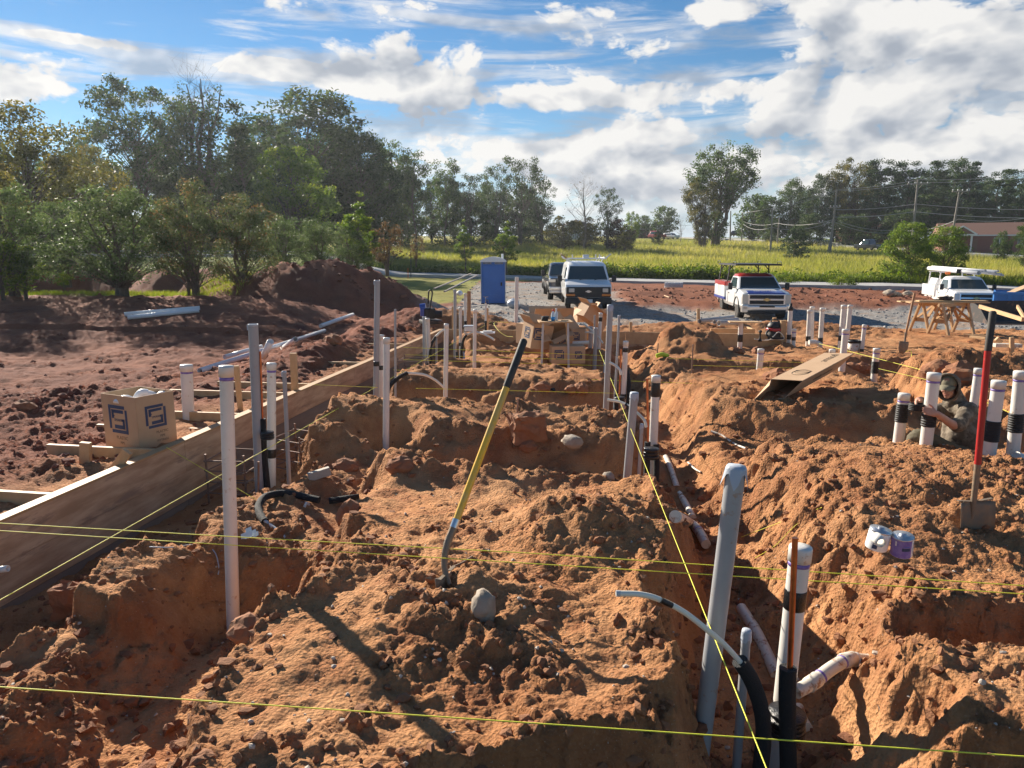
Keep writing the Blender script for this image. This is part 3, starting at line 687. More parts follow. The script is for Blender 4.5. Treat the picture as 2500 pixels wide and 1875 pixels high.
# loose crumbs of soil and gravel: nobody could count them
def ico(sub):
    bm = bmesh.new(); bmesh.ops.create_icosphere(bm, subdivisions=sub, radius=1); bm.verts.index_update()
    v = np.array([x.co[:] for x in bm.verts]); f = np.array([[y.index for y in x.verts] for x in bm.faces]); bm.free(); return v, f
ICO1, ICO2 = ico(1), ico(2)
rng = np.random.default_rng(3)
def lumps(pos, size, base, squash=.75, jit=.28):
    V, Fc = base; n = len(pos); k = len(V)
    out = V[None] * (1 + jit * rng.standard_normal((n, k, 1)).clip(-1.6, 1.6))
    ax = rng.uniform(.65, 1.3, (n, 1, 3)); ax[..., 2] *= squash; out = out * ax
    a = rng.uniform(0, 2 * np.pi, n); c, s = np.cos(a)[:, None], np.sin(a)[:, None]
    x = out[..., 0] * c - out[..., 1] * s; y = out[..., 0] * s + out[..., 1] * c; out = np.stack([x, y, out[..., 2]], -1)
    out = out * size[:, None, None] + pos[:, None, :]
    f = (Fc[None] + (np.arange(n) * k)[:, None, None]).reshape(-1, 3)
    return out.reshape(-1, 3), f
def scatter(n, y0, y1, s0, s1, base, keep, name, m, label, power=2.2, xr=1.05):
    y = np.exp(rng.uniform(np.log(y0), np.log(y1), n)); x = rng.uniform(-xr, xr, n) * (y * .86 + .8)
    h, r = height(x, y, True); k = keep(x, y, r); x, y, h = x[k], y[k], h[k]
    s = s0 + (s1 - s0) * rng.random(len(x)) ** power
    v, f = lumps(np.stack([x, y, h + s * .25], -1), s, base)
    o = link(name, np_mesh(name, v, f, m, False)); return tag(o, label, kind='stuff')
CRUMB = mat('soil_crumbs', (.31, .14, .062), .95, var=(4, (.21, .088, .042), .5), bump=(60, .5))
scatter(26000, 1.9, 22, .004, .032, ICO1, lambda x, y, r: (rng.random(len(x)) < .06 + .9 * r ** 1.5) & (x > form_x(y) + .3) & (y < form_y(x) - .3), 'soil_crumbs', CRUMB, 'loose crumbs of orange soil over the trench edges', 3.0)
scatter(4500, 4.5, 30, .010, .055, ICO1, lambda x, y, r: (rng.random(len(x)) < .1 + .9 * r) & ((x < form_x(y) - .4) | (y > form_y(x) + .4)) & ((y < 23) | (x < -3)), 'soil_crumbs', mat('maroon_crumbs', (.25, .095, .055), .95, var=(4, (.19, .065, .04), .5), bump=(60, .5)), 'loose crumbs of dark red soil outside the form boards', 3.0)
scatter(1500, 1.9, 12, .003, .013, ICO1, lambda x, y, r: x > form_x(y) + .3, 'pebbles', mat('pale_pebbles', (.50, .44, .37), .8, var=(5, (.40, .33, .26), .4)), 'small pale pebbles sprinkled in the soil', 2.5)
scatter(7000, 22.5, 52, .02, .07, ICO1, lambda x, y, r: (((y < 34) & (x > -3)) | ((x > -3) & (x < 6))) & (rng.random(len(x)) < .8), 'gravel', mat('gravel_stones', (.33, .325, .32), .85, var=(2, (.22, .215, .21), .5)), 'grey crushed stone on the site drive', 2.0)
scatter(11000, 2.0, 17, .006, .042, ICO1, lambda x, y, r: (x > form_x(y) + .1) & (y < form_y(x) - .2) & (height(x, y) < .40) & (rng.random(len(x)) < .8), 'trench_rubble', mat('trench_rubble', (.27, .115, .052), .95, var=(3, (.19, .075, .037), .5), bump=(50, .6)), 'broken soil rubble on the trench floors', 3.0)
# clods on the earth bank between drive and road, and on the heaps
scatter(7000, 24, 46, .025, .13, ICO1, lambda x, y, r: ((x > 5.8) & (y > 34.5)) | ((x < -3) & (y < 30) & (x > -11)), 'soil_clods', mat('bank_clods', (.19, .07, .04), .95, var=(2, (.13, .047, .028), .5)), 'red clods along the earth bank and heaps', 3.2, 1.2)
# ------------------------------------------------------------------ trees
HAZE = .0003
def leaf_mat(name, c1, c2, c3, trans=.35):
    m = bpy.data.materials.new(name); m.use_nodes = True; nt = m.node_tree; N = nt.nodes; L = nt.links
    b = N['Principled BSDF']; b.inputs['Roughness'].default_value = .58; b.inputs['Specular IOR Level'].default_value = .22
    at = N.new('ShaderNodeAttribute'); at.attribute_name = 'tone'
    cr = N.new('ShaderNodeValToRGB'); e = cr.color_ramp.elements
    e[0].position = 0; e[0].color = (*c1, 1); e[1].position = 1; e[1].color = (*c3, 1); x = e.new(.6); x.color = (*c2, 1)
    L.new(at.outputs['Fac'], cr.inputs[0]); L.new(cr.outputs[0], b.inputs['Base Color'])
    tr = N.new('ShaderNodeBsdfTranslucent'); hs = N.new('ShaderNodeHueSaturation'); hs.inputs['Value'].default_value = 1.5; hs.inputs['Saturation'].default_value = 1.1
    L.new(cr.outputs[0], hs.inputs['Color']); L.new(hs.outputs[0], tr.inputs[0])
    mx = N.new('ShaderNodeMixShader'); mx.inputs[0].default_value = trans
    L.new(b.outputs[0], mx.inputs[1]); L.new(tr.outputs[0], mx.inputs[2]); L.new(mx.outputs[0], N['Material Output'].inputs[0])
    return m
LF = dict(
    dark=leaf_mat('dark_leaves', (.030, .052, .020), (.050, .080, .026), (.105, .130, .036)),
    mid=leaf_mat('green_leaves', (.036, .066, .018), (.066, .108, .024), (.14, .175, .038)),
    bright=leaf_mat('light_green_leaves', (.065, .11, .022), (.12, .18, .032), (.25, .27, .055), .45),
    olive=leaf_mat('olive_leaves', (.055, .065, .018), (.11, .105, .026), (.22, .17, .045), .4),
    leafy=leaf_mat('yellowing_green_leaves', (.045, .072, .018), (.085, .115, .026), (.20, .19, .045), .4),
    pine=leaf_mat('pine_needles', (.026, .052, .020), (.050, .085, .028), (.10, .14, .04), .25),
    shrub=leaf_mat('shrub_leaves', (.050, .078, .032), (.092, .132, .048), (.19, .22, .085), .4),
    redtip=leaf_mat('reddening_leaves', (.052, .075, .032), (.098, .125, .050), (.23, .13, .06), .4),
    brown=leaf_mat('browning_leaves', (.07, .05, .025), (.13, .085, .04), (.20, .12, .06), .35),
    wine=leaf_mat('wine_red_leaves', (.03, .017, .018), (.05, .025, .025), (.08, .04, .035), .25),
    vine=leaf_mat('vine_leaves', (.05, .085, .012), (.11, .16, .02), (.24, .26, .04), .4),
)
def leaves(cent, rad, per, size, seed, flat=.75, asp=.55, up=.25, hang=0.):
    g = np.random.default_rng(seed); n = len(cent)
    k = (per * np.clip(g.normal(1, .25, n), .4, 1.8)).astype(int); idx = np.repeat(np.arange(n), k)
    o = g.standard_normal((len(idx), 3)); o /= np.linalg.norm(o, axis=1, keepdims=True) + 1e-9
    o *= (g.random((len(idx), 1)) ** .45); o[:, 2] *= flat
    p = cent[idx] + o * rad[idx][:, None]; p[:, 2] -= hang * g.random(len(idx))
    u = g.standard_normal((len(idx), 3)) + o * .5; u /= np.linalg.norm(u, axis=1, keepdims=True)
    w = g.standard_normal((len(idx), 3)); w[:, 2] += up; v = np.cross(u, w); v /= np.linalg.norm(v, axis=1, keepdims=True) + 1e-9
    s = size * g.uniform(.55, 1.35, (len(idx), 1)); u = u * s; v = v * s * asp
    q = np.stack([p - u * .6, p + v * .5 - u * .05, p + u * .6, p - v * .5 - u * .05], 1).reshape(-1, 3)
    f = np.arange(len(q)).reshape(-1, 4)
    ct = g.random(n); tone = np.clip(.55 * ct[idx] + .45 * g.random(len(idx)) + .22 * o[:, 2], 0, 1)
    return q, f, tone
TREE = {}
def make_tree(key, seed, h, env, trunk_h, tr, nc, per, leaf, cr, lm, bark='bark', stems=1, bias=.45, skip=None, flat=.75, branches=True, bare=False, gaps=0., lean=0., hang=0.):
    """meshes of one kind of tree; env(t) is the crown radius at crown height t"""
    g = np.random.default_rng(seed)
    ts = []; cs = []
    while len(cs) < nc:
        t = g.random(); r = env(t)
        if g.random() > (r / max(env(x) for x in (.1, .3, .5, .7, .9))) ** 1.3 + .08: continue
        a = g.uniform(0, 2 * np.pi); q = g.random() ** bias
        if gaps and gnoise(np.array([math.cos(a) * 1.3 + t * 4]), np.array([math.sin(a) * 1.3 + seed]), seed)[0] > gaps: continue
        ax = lean * t * t
        cs.append((ax + math.cos(a) * r * q, math.sin(a) * r * q, trunk_h + t * (h - trunk_h))); ts.append(t)
    cs = np.array(cs); cs += g.normal(0, cr * .25, cs.shape)
    mb = MB()
    for s in range(stems):
        sx = 0 if stems == 1 else g.normal(0, tr * 1.6); sy = 0 if stems == 1 else g.normal(0, tr * 1.6)
        tx = lean * .6 + (0 if stems == 1 else g.normal(0, .22 * h)); ty = 0 if stems == 1 else g.normal(0, .2 * h)
        pts = [(sx, sy, -.5)]; rs = [tr * 1.3]
        for k in range(1, 7):
            t = k / 6; pts.append((sx + tx * t ** 1.6 + g.normal(0, .02 * h) * (t < 1), sy + ty * t ** 1.6 + g.normal(0, .02 * h) * (t < 1), t * h * .86)); rs.append(max(tr * (1 - t * .9), .012))
        mb.tube(pts, rs, 7, smooth=True)
        axis = pts
        if branches:
            mine = cs[s::stems]
            for c in mine:
                if skip is not None and skip(c) and math.hypot(c[0], c[1]) > .11 * h: continue
                rr = math.hypot(c[0], c[1]); z0 = max(trunk_h * .7, c[2] - rr * g.uniform(.6, 1.1) - .04 * h); t = min(z0 / (h * .86), .95) * 6; i = min(int(t) + 0, 5); q = t - i
                p0 = Vector(axis[i]).lerp(Vector(axis[i + 1]), q); p2 = Vector(c); p1 = p0.lerp(p2, .5) + Vector((g.normal(0, .03 * h), g.normal(0, .03 * h), g.normal(.02 * h, .02 * h)))
                br = max(tr * .34 * (1 - z0 / h), .01 * (h / 10) ** .5)
                mb.tube([p0, p1, p2], [br, br * .6, br * .25], 4, caps=False)
                if bare:
                    for _ in range(5):
                        b0 = p1.lerp(p2, g.uniform(0, 1)); b1 = b0 + Vector((g.normal(0, .06 * h), g.normal(0, .06 * h), abs(g.normal(.07 * h, .04 * h))))
                        mb.tube([b0, b1], [br * .35, br * .12], 3, caps=False)
    tm = mb.build('trunk', MT[bark]); me_t = tm.data; bpy.data.objects.remove(tm)
    keep = cs if skip is None else np.array([c for c in cs if not skip(c)])
    rad = cr * g.uniform(.7, 1.25, len(keep))
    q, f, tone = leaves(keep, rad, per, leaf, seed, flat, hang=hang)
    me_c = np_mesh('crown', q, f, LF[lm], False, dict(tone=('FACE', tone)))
    TREE[key] = (me_t, me_c, h + 1.05 * cr * (1 if not bare else .1), max(env(x) for x in np.linspace(0, 1, 12)) + cr * .6)
E = math
def ell(w, lo=.0, p=.5):   # egg-shaped crown, widest at the middle
    return lambda t: w * max(0.02, (1 - (2 * t - 1) ** 2)) ** p * (1 - lo * t) + .02
make_tree('oak', 11, 17, ell(6.2, .1), 2.5, .38, 150, 105, 0.34, 1.35, 'dark', bias=.35)
make_tree('oak2', 12, 17, ell(5.4, .25), 2.0, .35, 130, 105, 0.33, 1.25, 'mid', bias=.38)
make_tree('round', 13, 16, lambda t: 5.2 * (.35 + .65 * math.sin(min(1, t * 1.05) * math.pi * .62)) * (1 if t < .9 else .75), 7.0, .34, 95, 100, 0.31, 1.15, 'dark', bias=.32, gaps=.28)
make_tree('ivy', 14, 18, lambda t: 3.2 * (1 - .35 * t), 1.5, .34, 92, 115, 0.29, 1.0, 'dark', stems=5, bias=.6, skip=lambda c: c[2] > 14.2, flat=1.6, bare=True)
make_tree('poplar', 15, 17, lambda t: 2.5 * (1 - t) ** .55 + .25, .8, .24, 78, 110, 0.31, .95, 'dark', bias=.45)
make_tree('airy', 16, 16, ell(4.3, -.15), 4.0, .25, 62, 92, 0.29, 1.05, 'dark', stems=3, bias=.5, gaps=.2)
make_tree('slim', 17, 16, ell(2.9, 0), 3.0, .22, 60, 105, 0.31, 1.05, 'mid', bias=.5)
make_tree('light', 18, 10, ell(5.0, .15), 1.5, .26, 105, 105, 0.22, .85, 'olive', bias=.4)
make_tree('fresh', 19, 12, ell(5.2, .2), .6, .26, 110, 105, 0.3, 1.1, 'bright', bias=.38)
make_tree('thicket', 20, 8, lambda t: 5.2 * (1 - .45 * t), -.3, .2, 95, 95, 0.33, 1.2, 'dark', bias=.7)
make_tree('bare', 21, 17, ell(4.6, -.2), 5.0, .26, 42, 3, .25, .8, 'brown', bark='bark_l', bare=True)
make_tree('lone', 22, 18, lambda t: (2.1 + 4.0 * sstep(.12, .62, t)) * (1 - sstep(.82, 1.08, t)) + .2, .8, .50, 150, 105, 0.34, 1.25, 'olive', bias=.40, lean=1.2, stems=2, gaps=.36)
make_tree('lonegreen', 32, 18, lambda t: (1.2 + 4.8 * sstep(.3, .66, t)) * (1 - sstep(.82, 1.08, t)) + .2, 1.5, .50, 125, 110, 0.35, 1.3, 'mid', bias=.36, lean=1.0, stems=2, gaps=.40)
make_tree('pine', 23, 19, lambda t: 3.9 * (1 - .62 * t) * (.8 + .2 * math.sin(t * 40) ** 2) + .5, 3.0, .28, 135, 105, 0.33, 1.0, 'pine', bias=.45, flat=.6)
make_tree('far', 24, 14, ell(5.5, .2), .8, .3, 95, 48, .62, 1.5, 'mid', bias=.35)
make_tree('yellowish', 25, 9, ell(4.2, .2), .8, .2, 70, 52, .40, 1.0, 'olive', bias=.5)
make_tree('wine', 26, 8, ell(4.0, .3), .2, .2, 70, 60, .42, 1.0, 'wine', bias=.5)
make_tree('cone', 27, 5, lambda t: 2.35 * (1 - t) ** .6 * (.55 + .45 * min(1, t * 5)) + .08, .05, .12, 90, 60, .22, .42, 'pine', bias=.4)
make_tree('maple', 28, 5, ell(2.2, .35, .55), .10, .12, 150, 110, .125, .48, 'bright', bias=.36)
make_tree('sapling', 29, 4, lambda t: .95 * (1 - t) ** .7 * (.5 + .5 * min(1, t * 4)) + .05, .75, .06, 55, 60, .115, .26, 'bright', bias=.5)
for i, (lm, nc) in enumerate((('shrub', 105), ('redtip', 95), ('shrub', 95))):
    make_tree('shrub%d' % i, 40 + i, 4.2, lambda t: 2.0 * (.45 + .55 * math.sin(min(1., t * .95 + .12) * math.pi)) , .30, .075, int(nc * 1.25), 120, .085, .40, lm, stems=6, bias=.55, gaps=.36)
make_tree('brownshrub', 45, 3.4, ell(1.5, 0), .5, .06, 42, 60, .12, .34, 'brown', stems=5, bias=.5, gaps=.25)
make_tree('bush', 46, 1.6, ell(1.4, .1), -.2, .05, 40, 60, .14, .42, 'vine', stems=3, bias=.5)
make_tree('weeds', 47, 2.6, lambda t: .9 * (1 - .5 * t), .1, .02, 60, 40, .10, .25, 'bright', stems=9, bias=.7)
make_tree('yard', 48, 6, ell(3.2, .1), .3, .15, 75, 56, .30, .8, 'mid', bias=.4)
def plant(key, px, top, D, label, w=1., cat='tree', name=None, group=None, rot=None, base=None):
    me_t, me_c, h, rad = TREE[key]
    x = (px - 1250) / F * D; y = D * (CP - SP * (-.19)); y = math.sqrt(max(1, D * D)); z = H(x, y)
    if base is not None: z = U(px, base, D).z
    zt = U(px, top, D).z; s = (zt - z) / (h * 1.0)
    o = thing(name or 'tree', label, cat, (x, y, z - .05), group)
    a = random.uniform(0, 6.28) if rot is None else rot
    o.rotation_euler = (0, 0, a); o.scale = (s * w, s * w, s)
    link('trunk' if cat == 'tree' else 'stems', me_t, o); link('crown' if cat == 'tree' else 'foliage', me_c, o)
    return o
T = plant
# left side, from the edge towards the middle
T('light', -140, 235, 33, 'tall olive tree just past the left edge shading the bank', 1.0)
T('light', 105, 244, 46, 'broad yellowish green tree at the left edge, in front of the tall trees', 1.12)
T('light', 245, 340, 56, 'lower olive tree between the left edge tree and the round crowned one', .85)
T('yard', 20, 330, 60, 'dark green tree behind the broad yellowish one at the left edge', 1.2)
T('round', 372, 212, 78, 'tall round crowned dark tree with sky showing through its lower limbs', 1.0)
T('ivy', 520, 165, 76, 'ivy clad tree of several stems ending in bare spiky tops', 1.0, rot=.4)
T('poplar', 612, 250, 74, 'narrow pointed tree right of the ivy clad one', 1.25)
T('oak', 780, 225, 94, 'largest broad dark tree with the highest dome of the wood', 1.51)
T('oak2', 690, 285, 99, 'dark tree filling the left shoulder of the great dome', 1.08)
T('oak', 890, 320, 90, 'dark tree on the right shoulder of the great dome', 1.01)
T('fresh', 735, 345, 64, 'lower light green leafy tree in front of the great dome', 1.05)
T('slim', 965, 328, 124, 'slender green tree just right of the great dome', 1.1)
T('slim', 1018, 352, 121, 'thin crowned tree next to the slender green one', 1.0)
T('slim', 1092, 376, 127, 'slim upright tree with a knobbly top in the middle of the wood', .95)
T('airy', 1150, 412, 124, 'shorter open crowned tree right of the slim upright one', .9)
T('airy', 1268, 368, 133, 'airy tall tree near the right end of the wood', .95)
T('airy', 1212, 395, 130, 'thin rusty topped tree left of the airy tall one', .7)
T('airy', 1322, 432, 136, 'half bare tree at the very end of the wood', .75)
T('thicket', 470, 400, 82, 'dark undergrowth tree under the ivy clad one', 1.3)
T('thicket', 320, 400, 84, 'dark undergrowth tree under the round crowned one', 1.3)
T('thicket', 610, 420, 80, 'dark undergrowth tree below the narrow pointed one', 1.2)
T('thicket', 860, 420, 94, 'dark undergrowth tree below the right shoulder of the dome', 1.3)
T('thicket', 960, 440, 127, 'dark undergrowth tree below the slender trees', 1.2)
T('oak2', 1060, 430, 136, 'dense dark tree low between the slender and the slim trees', .75)
T('thicket', 1150, 470, 133, 'dark undergrowth tree behind the two young field trees', 1.2)
T('thicket', 1240, 465, 141, 'dark low tree behind the blue toilet side of the wood', 1.2)
T('thicket', 1310, 490, 142, 'last dark undergrowth tree at the field corner', .9)
T('oak2', 160, 380, 70, 'dark leafy tree behind the lawn at the far left', .9)
T('thicket', 30, 450, 66, 'dark undergrowth tree at the far left edge', 1.3)
T('thicket', 200, 470, 66, 'dark undergrowth tree over the left lawn', 1.2)
T('thicket', 720, 480, 66, 'dark undergrowth tree under the light green leafy tree', 1.2)
# middle of the field's far edge
T('bare', 1420, 420, 120, 'bare grey branched tree beyond the field', 1.0)
T('airy', 1478, 448, 116, 'small dark tree with a tilted open crown right of the bare one', .75)
T('yellowish', 1372, 518, 118, 'golden olive tree left of the bare one', 1.3)
T('yellowish', 1425, 522, 122, 'olive tree standing at the foot of the bare one', 1.2)
T('wine', 1500, 528, 118, 'dark wine red tree left of the brick house', 1.15)
T('fresh', 1535, 512, 140, 'green tree rising behind the wine red one', .7)
T('yellowish', 1522, 548, 112, 'pale green bush like tree against the brick house', .95)
T('far', 1612, 495, 185, 'distant rounded green tree behind the brick house', 1.15)
T('far', 1560, 520, 190, 'distant tree left of the rounded green one', 1.0)
T('bare', 1652, 528, 142, 'small greyish leafless tree left of the lone tall tree', 1.1)
T('thicket', 1600, 562, 135, 'dark hedge tree right of the brick house', .9)
T('lonegreen', 1742, 350, 132, 'lone tall tree with a wide crown overhanging to the right', 1.0, rot=0)
T('lone', 1705, 430, 128, 'shorter olive tree grown into the lone tall tree', .8, rot=2.9)
# right hand wood
T('far', 1822, 462, 165, 'green tree at the left end of the right hand wood', .95)
T('far', 1872, 470, 160, 'bright green lower tree behind the first wires', 1.0)
T('oak2', 1912, 432, 158, 'green tree rising behind the cone shaped bush', .9)
T('oak', 1985, 425, 152, 'dark topped tree in the middle of the right hand wood', .8)
T('lone', 2055, 384, 150, 'tall olive tree leaning at the top of the right hand wood', .8, rot=3.3)
T('pine', 2120, 388, 146, 'light green pine behind the wires', 1.2)
T('pine', 2185, 392, 142, 'dark pine left of the tallest wires pole', 1.3)
T('pine', 2245, 392, 146, 'dark pine directly behind the tallest wires pole', 1.3)
T('oak', 2295, 388, 150, 'broad dark crown right of the tallest wires pole', .8)
T('pine', 2330, 390, 140, 'dark pine above the brown roofed house', 1.2)
T('pine', 2400, 412, 132, 'yellowish pine with a pale trunk above the brown roof', 1.3)
T('pine', 2455, 408, 128, 'yellow green pine at the right edge', 1.3)
T('oak2', 2500, 440, 140, 'tree half cut by the right edge behind the pines', .9)
T('thicket', 1960, 520, 140, 'dark low tree behind the cone shaped bush', 1.1)
T('thicket', 2060, 520, 136, 'dark low tree behind the dark pickup on the road', 1.3)
T('thicket', 2190, 510, 132, 'dark low tree left of the brown roofed house', 1.3)
T('thicket', 2290, 520, 138, 'dark low tree behind the leaning pole', 1.2)
T('thicket', 1870, 535, 150, 'dark low tree at the bend of the far road', .9)
T('oak2', 2490, 520, 70, 'leafy tree at the right edge beside the brown roofed house', .95)
T('yard', 2425, 562, 92, 'rounded shrub tree in front of the brown roofed house', .6)
for px, top, D, w, lab in ((1840, 490, 170, 1.1, 'dark tree at the left end of the right hand wood, behind the wires'), (1950, 455, 165, 1.0, 'dark tree filling the gap behind the cone shaped bush'), (2020, 450, 162, 1.0, 'dark tree left of the tall olive tree'), (2090, 430, 160, 1.0, 'dark tree right of the tall olive tree'), (2160, 430, 158, 1.0, 'dark tree between the two left pines'),
        (2220, 430, 156, 1.0, 'dark tree behind the tallest wires pole'), (2275, 430, 158, 1.0, 'dark tree left of the leaning pole'), (2360, 440, 150, 1.0, 'dark tree right of the leaning pole'), (2430, 450, 150, 1.0, 'dark tree behind the yellowish pine'), (2490, 455, 150, 1.0, 'dark tree at the very right end of the wood')):
    T('oak2', px, top, D, lab, w)
# single plants in the field and on the site
T('cone', 1930, 543, 98, 'dark cone shaped bush at the field edge left of the leaning poles', 1.05, cat='bush', name='bush')
T('maple', 2200, 528, 51, 'left lobe of the bright broad bush beyond the white service truck', .95, base=702, cat='bush', name='bush')
T('maple', 2290, 538, 52, 'right lobe of the bright broad bush beyond the white service truck', .95, base=702, cat='bush', name='bush')
T('sapling', 1137, 530, 60, 'young pointed tree in the meadow, left of the toilet', 1.0, base=648)
T('sapling', 1236, 534, 58, 'young spreading tree in the meadow behind the toilet', 1.45, base=652)
SH = 'leafy shrubs in a row along the left bank'
T('shrub0', 300, 430, 22.2, 'big dark shrub with several stems, second from the left edge', 1.25, 'shrub', 'shrub', SH, base=695)
T('shrub1', 478, 428, 22.6, 'upright shrub with a reddish tip in the middle of the left row', .86, 'shrub', 'shrub', SH, base=698)
T('shrub1', 600, 462, 23.2, 'rounded shrub with red leaves on its right shoulder', .98, 'shrub', 'shrub', SH, base=695)
T('shrub2', 700, 508, 27.5, 'grey green shrub left of the big dirt heap', 1.05, 'shrub', 'shrub', SH, base=680)
T('shrub0', 782, 520, 30.5, 'grey green shrub rising behind the big dirt heap', 1.1, 'shrub', 'shrub', SH, base=675)
T('shrub2', 860, 540, 32, 'low shrub behind the top of the big dirt heap', 1.1, 'shrub', 'shrub', SH, base=670)
T('shrub2', 40, 410, 21.5, 'tall shrub cut by the left edge', .95, 'shrub', 'shrub', SH, base=700)
T('shrub0', 180, 470, 26, 'shrub standing further back between the two leftmost ones', 1.0, 'shrub', 'shrub', SH, base=675)
T('sapling', 880, 460, 33, 'fresh green young tree above the shrubs', 1.25, base=660)
T('brownshrub', 950, 532, 34, 'brown leaved shrub right of the fresh green young tree', 1.0, 'shrub', 'shrub', base=655)
T('brownshrub', 1020, 565, 40, 'small thin brown shrub at the edge of the meadow', .7, 'shrub', 'shrub', base=640)
T('weeds', 70, 585, 21, 'tall yellow green weeds at the left edge', 1.5, 'weeds', 'weeds', base=705)
T('weeds', 15, 560, 20.5, 'leggy weeds under the leftmost shrub', 1.2, 'weeds', 'weeds', base=708)
T('bush', 745, 640, 27, 'small yellow bush at the left foot of the big dirt heap', .8, 'bush', 'bush', base=690)
T('bush', 165, 655, 23.5, 'low yellow weeds between the leftmost shrubs', .8, 'bush', 'bush', base=690)
T('bush', 1900, 660, 50, 'dark bush behind the rack of the striped truck', 1.3, 'bush', 'bush', base=702)
T('bush', 2050, 660, 46, 'weedy bush by the road left of the bright broad bush', 1.1, 'bush', 'bush', base=703)

# meadow grass and the creeper along the road: nobody could count them
def blades(n, sampler, h0, h1, wid, lm, name, label, lean=.35):
    x, y = sampler(n); z = height(x, y); n = len(x); g = rng
    hh = g.uniform(h0, h1, n) * (.75 + .5 * (gnoise(x * .15, y * .15, 5) * .5 + .5)); a = g.uniform(0, 2 * np.pi, n); w = wid * g.uniform(.6, 1.5, n)
    tip = np.stack([x + g.normal(0, lean, n) * hh, y + g.normal(0, lean, n) * hh, z + hh], -1)
    b0 = np.stack([x - np.cos(a) * w, y - np.sin(a) * w, z - .05], -1); b1 = np.stack([x + np.cos(a) * w, y + np.sin(a) * w, z - .05], -1)
    v = np.stack([b0, b1, tip], 1).reshape(-1, 3); f = np.arange(len(v)).reshape(-1, 3)
    tone = np.clip(.5 + .45 * gnoise(x * .05, y * .09, 15) + .35 * gnoise(x * .4, y * .4, 16) + g.normal(0, .16, n), 0, 1)
    return tag(link(name, np_mesh(name, v, f, LF[lm] if lm in LF else lm, False, dict(tone=('FACE', tone)))), label, kind='stuff')
MEADOW = leaf_mat('meadow_grass', (.18, .21, .038), (.29, .28, .062), (.42, .36, .12), .45)
LAWN = leaf_mat('lawn_grass', (.08, .14, .015), (.16, .21, .025), (.24, .25, .05), .4)
def field(n):
    y = np.exp(rng.uniform(np.log(58), np.log(150), n)); x = rng.uniform(-.22, .80, n) * y + rng.normal(0, 2, n)
    rd = np.interp(x, [p[0] for p in RD1], [p[1] for p in RD1]); k = (y > rd + 3.2); return x[k], y[k]
blades(90000, field, .35, .75, .035, MEADOW, 'meadow_grass', 'tall golden green meadow grass on the rising field')
def verge(n):
    x = rng.uniform(-40, 45, n); rd = np.interp(x, [p[0] for p in RD1], [p[1] for p in RD1]); y = rd + 3.0 + np.abs(rng.normal(0, 2.2, n)); return x, y
blades(26000, verge, .3, .8, .04, LF['vine'], 'verge_weeds', 'mixed green weeds along the far side of the road')
def lawn_s(n):
    x = rng.uniform(-24, -8.5, n); y = rng.uniform(22.2, 25.6, n); k = height(x, y) > -9; return x[k], y[k]
blades(16000, lawn_s, .06, .22, .012, LAWN, 'grass_strip', 'bright grass strip under the row of shrubs', .6)
cx = np.concatenate([rng.uniform(3, 17, 260), rng.uniform(-9, 3, 110), rng.uniform(17, 30, 40)]); cy = np.interp(cx, [p[0] for p in RD1], [p[1] for p in RD1]) + 3.1 + np.abs(rng.normal(0, 1.0, len(cx)))
cc = np.stack([cx, cy, height(cx, cy) + rng.uniform(.1, .8, len(cx)) * np.interp(cx, [-9, 2, 6, 17, 30], [.6, .7, 1.2, 1.2, .5])], -1)
q, f, tone = leaves(cc, np.full(len(cc), .75), 44, .20, 77, .6)
tag(link('creeper', np_mesh('creeper', q, f, LF['vine'], False, dict(tone=('FACE', tone)))), 'low green creeper massed along the far roadside', kind='stuff')

# far and near dark trees that close the gaps low in the left wood
for px, top, D, w, lab in ((430, 330, 92, .9, 'dark tree between the round crowned and the ivy clad trees'), (560, 380, 90, .8, 'dark tree just right of the ivy clad stems'), (830, 300, 106, 1.0, 'dark tree behind the great dome at its right'), (1000, 400, 142, .9, 'dark tree behind the slender green tree'),
        (1110, 440, 144, .9, 'dark tree behind the slim upright tree'), (1190, 440, 145, .8, 'dark tree behind the shorter open crowned tree'), (1290, 450, 148, .8, 'dark tree behind the airy tall tree'), (640, 330, 106, .8, 'dark tree behind the narrow pointed one'), (250, 330, 92, .9, 'dark tree behind the lower olive tree at the left')):
    T('oak2', px, top, D, lab, w)
# thin scattering volume added to stand in for lens glare over the left wood
hz_mb = MB(); hz_mb.box((0, 380, 13.5), (2100, 1200, 31))
hm = bpy.data.materials.new('glare_veil'); hm.use_nodes = True; nt = hm.node_tree; nt.nodes.remove(nt.nodes['Principled BSDF'])
pv = nt.nodes.new('ShaderNodeVolumePrincipled'); pv.inputs['Density'].default_value = HAZE; pv.inputs['Color'].default_value = (.86, .92, 1, 1); pv.inputs['Anisotropy'].default_value = .45
nt.links.new(pv.outputs[0], nt.nodes['Material Output'].inputs['Volume'])
tag(hz_mb.build('haze', hm), kind='stuff')
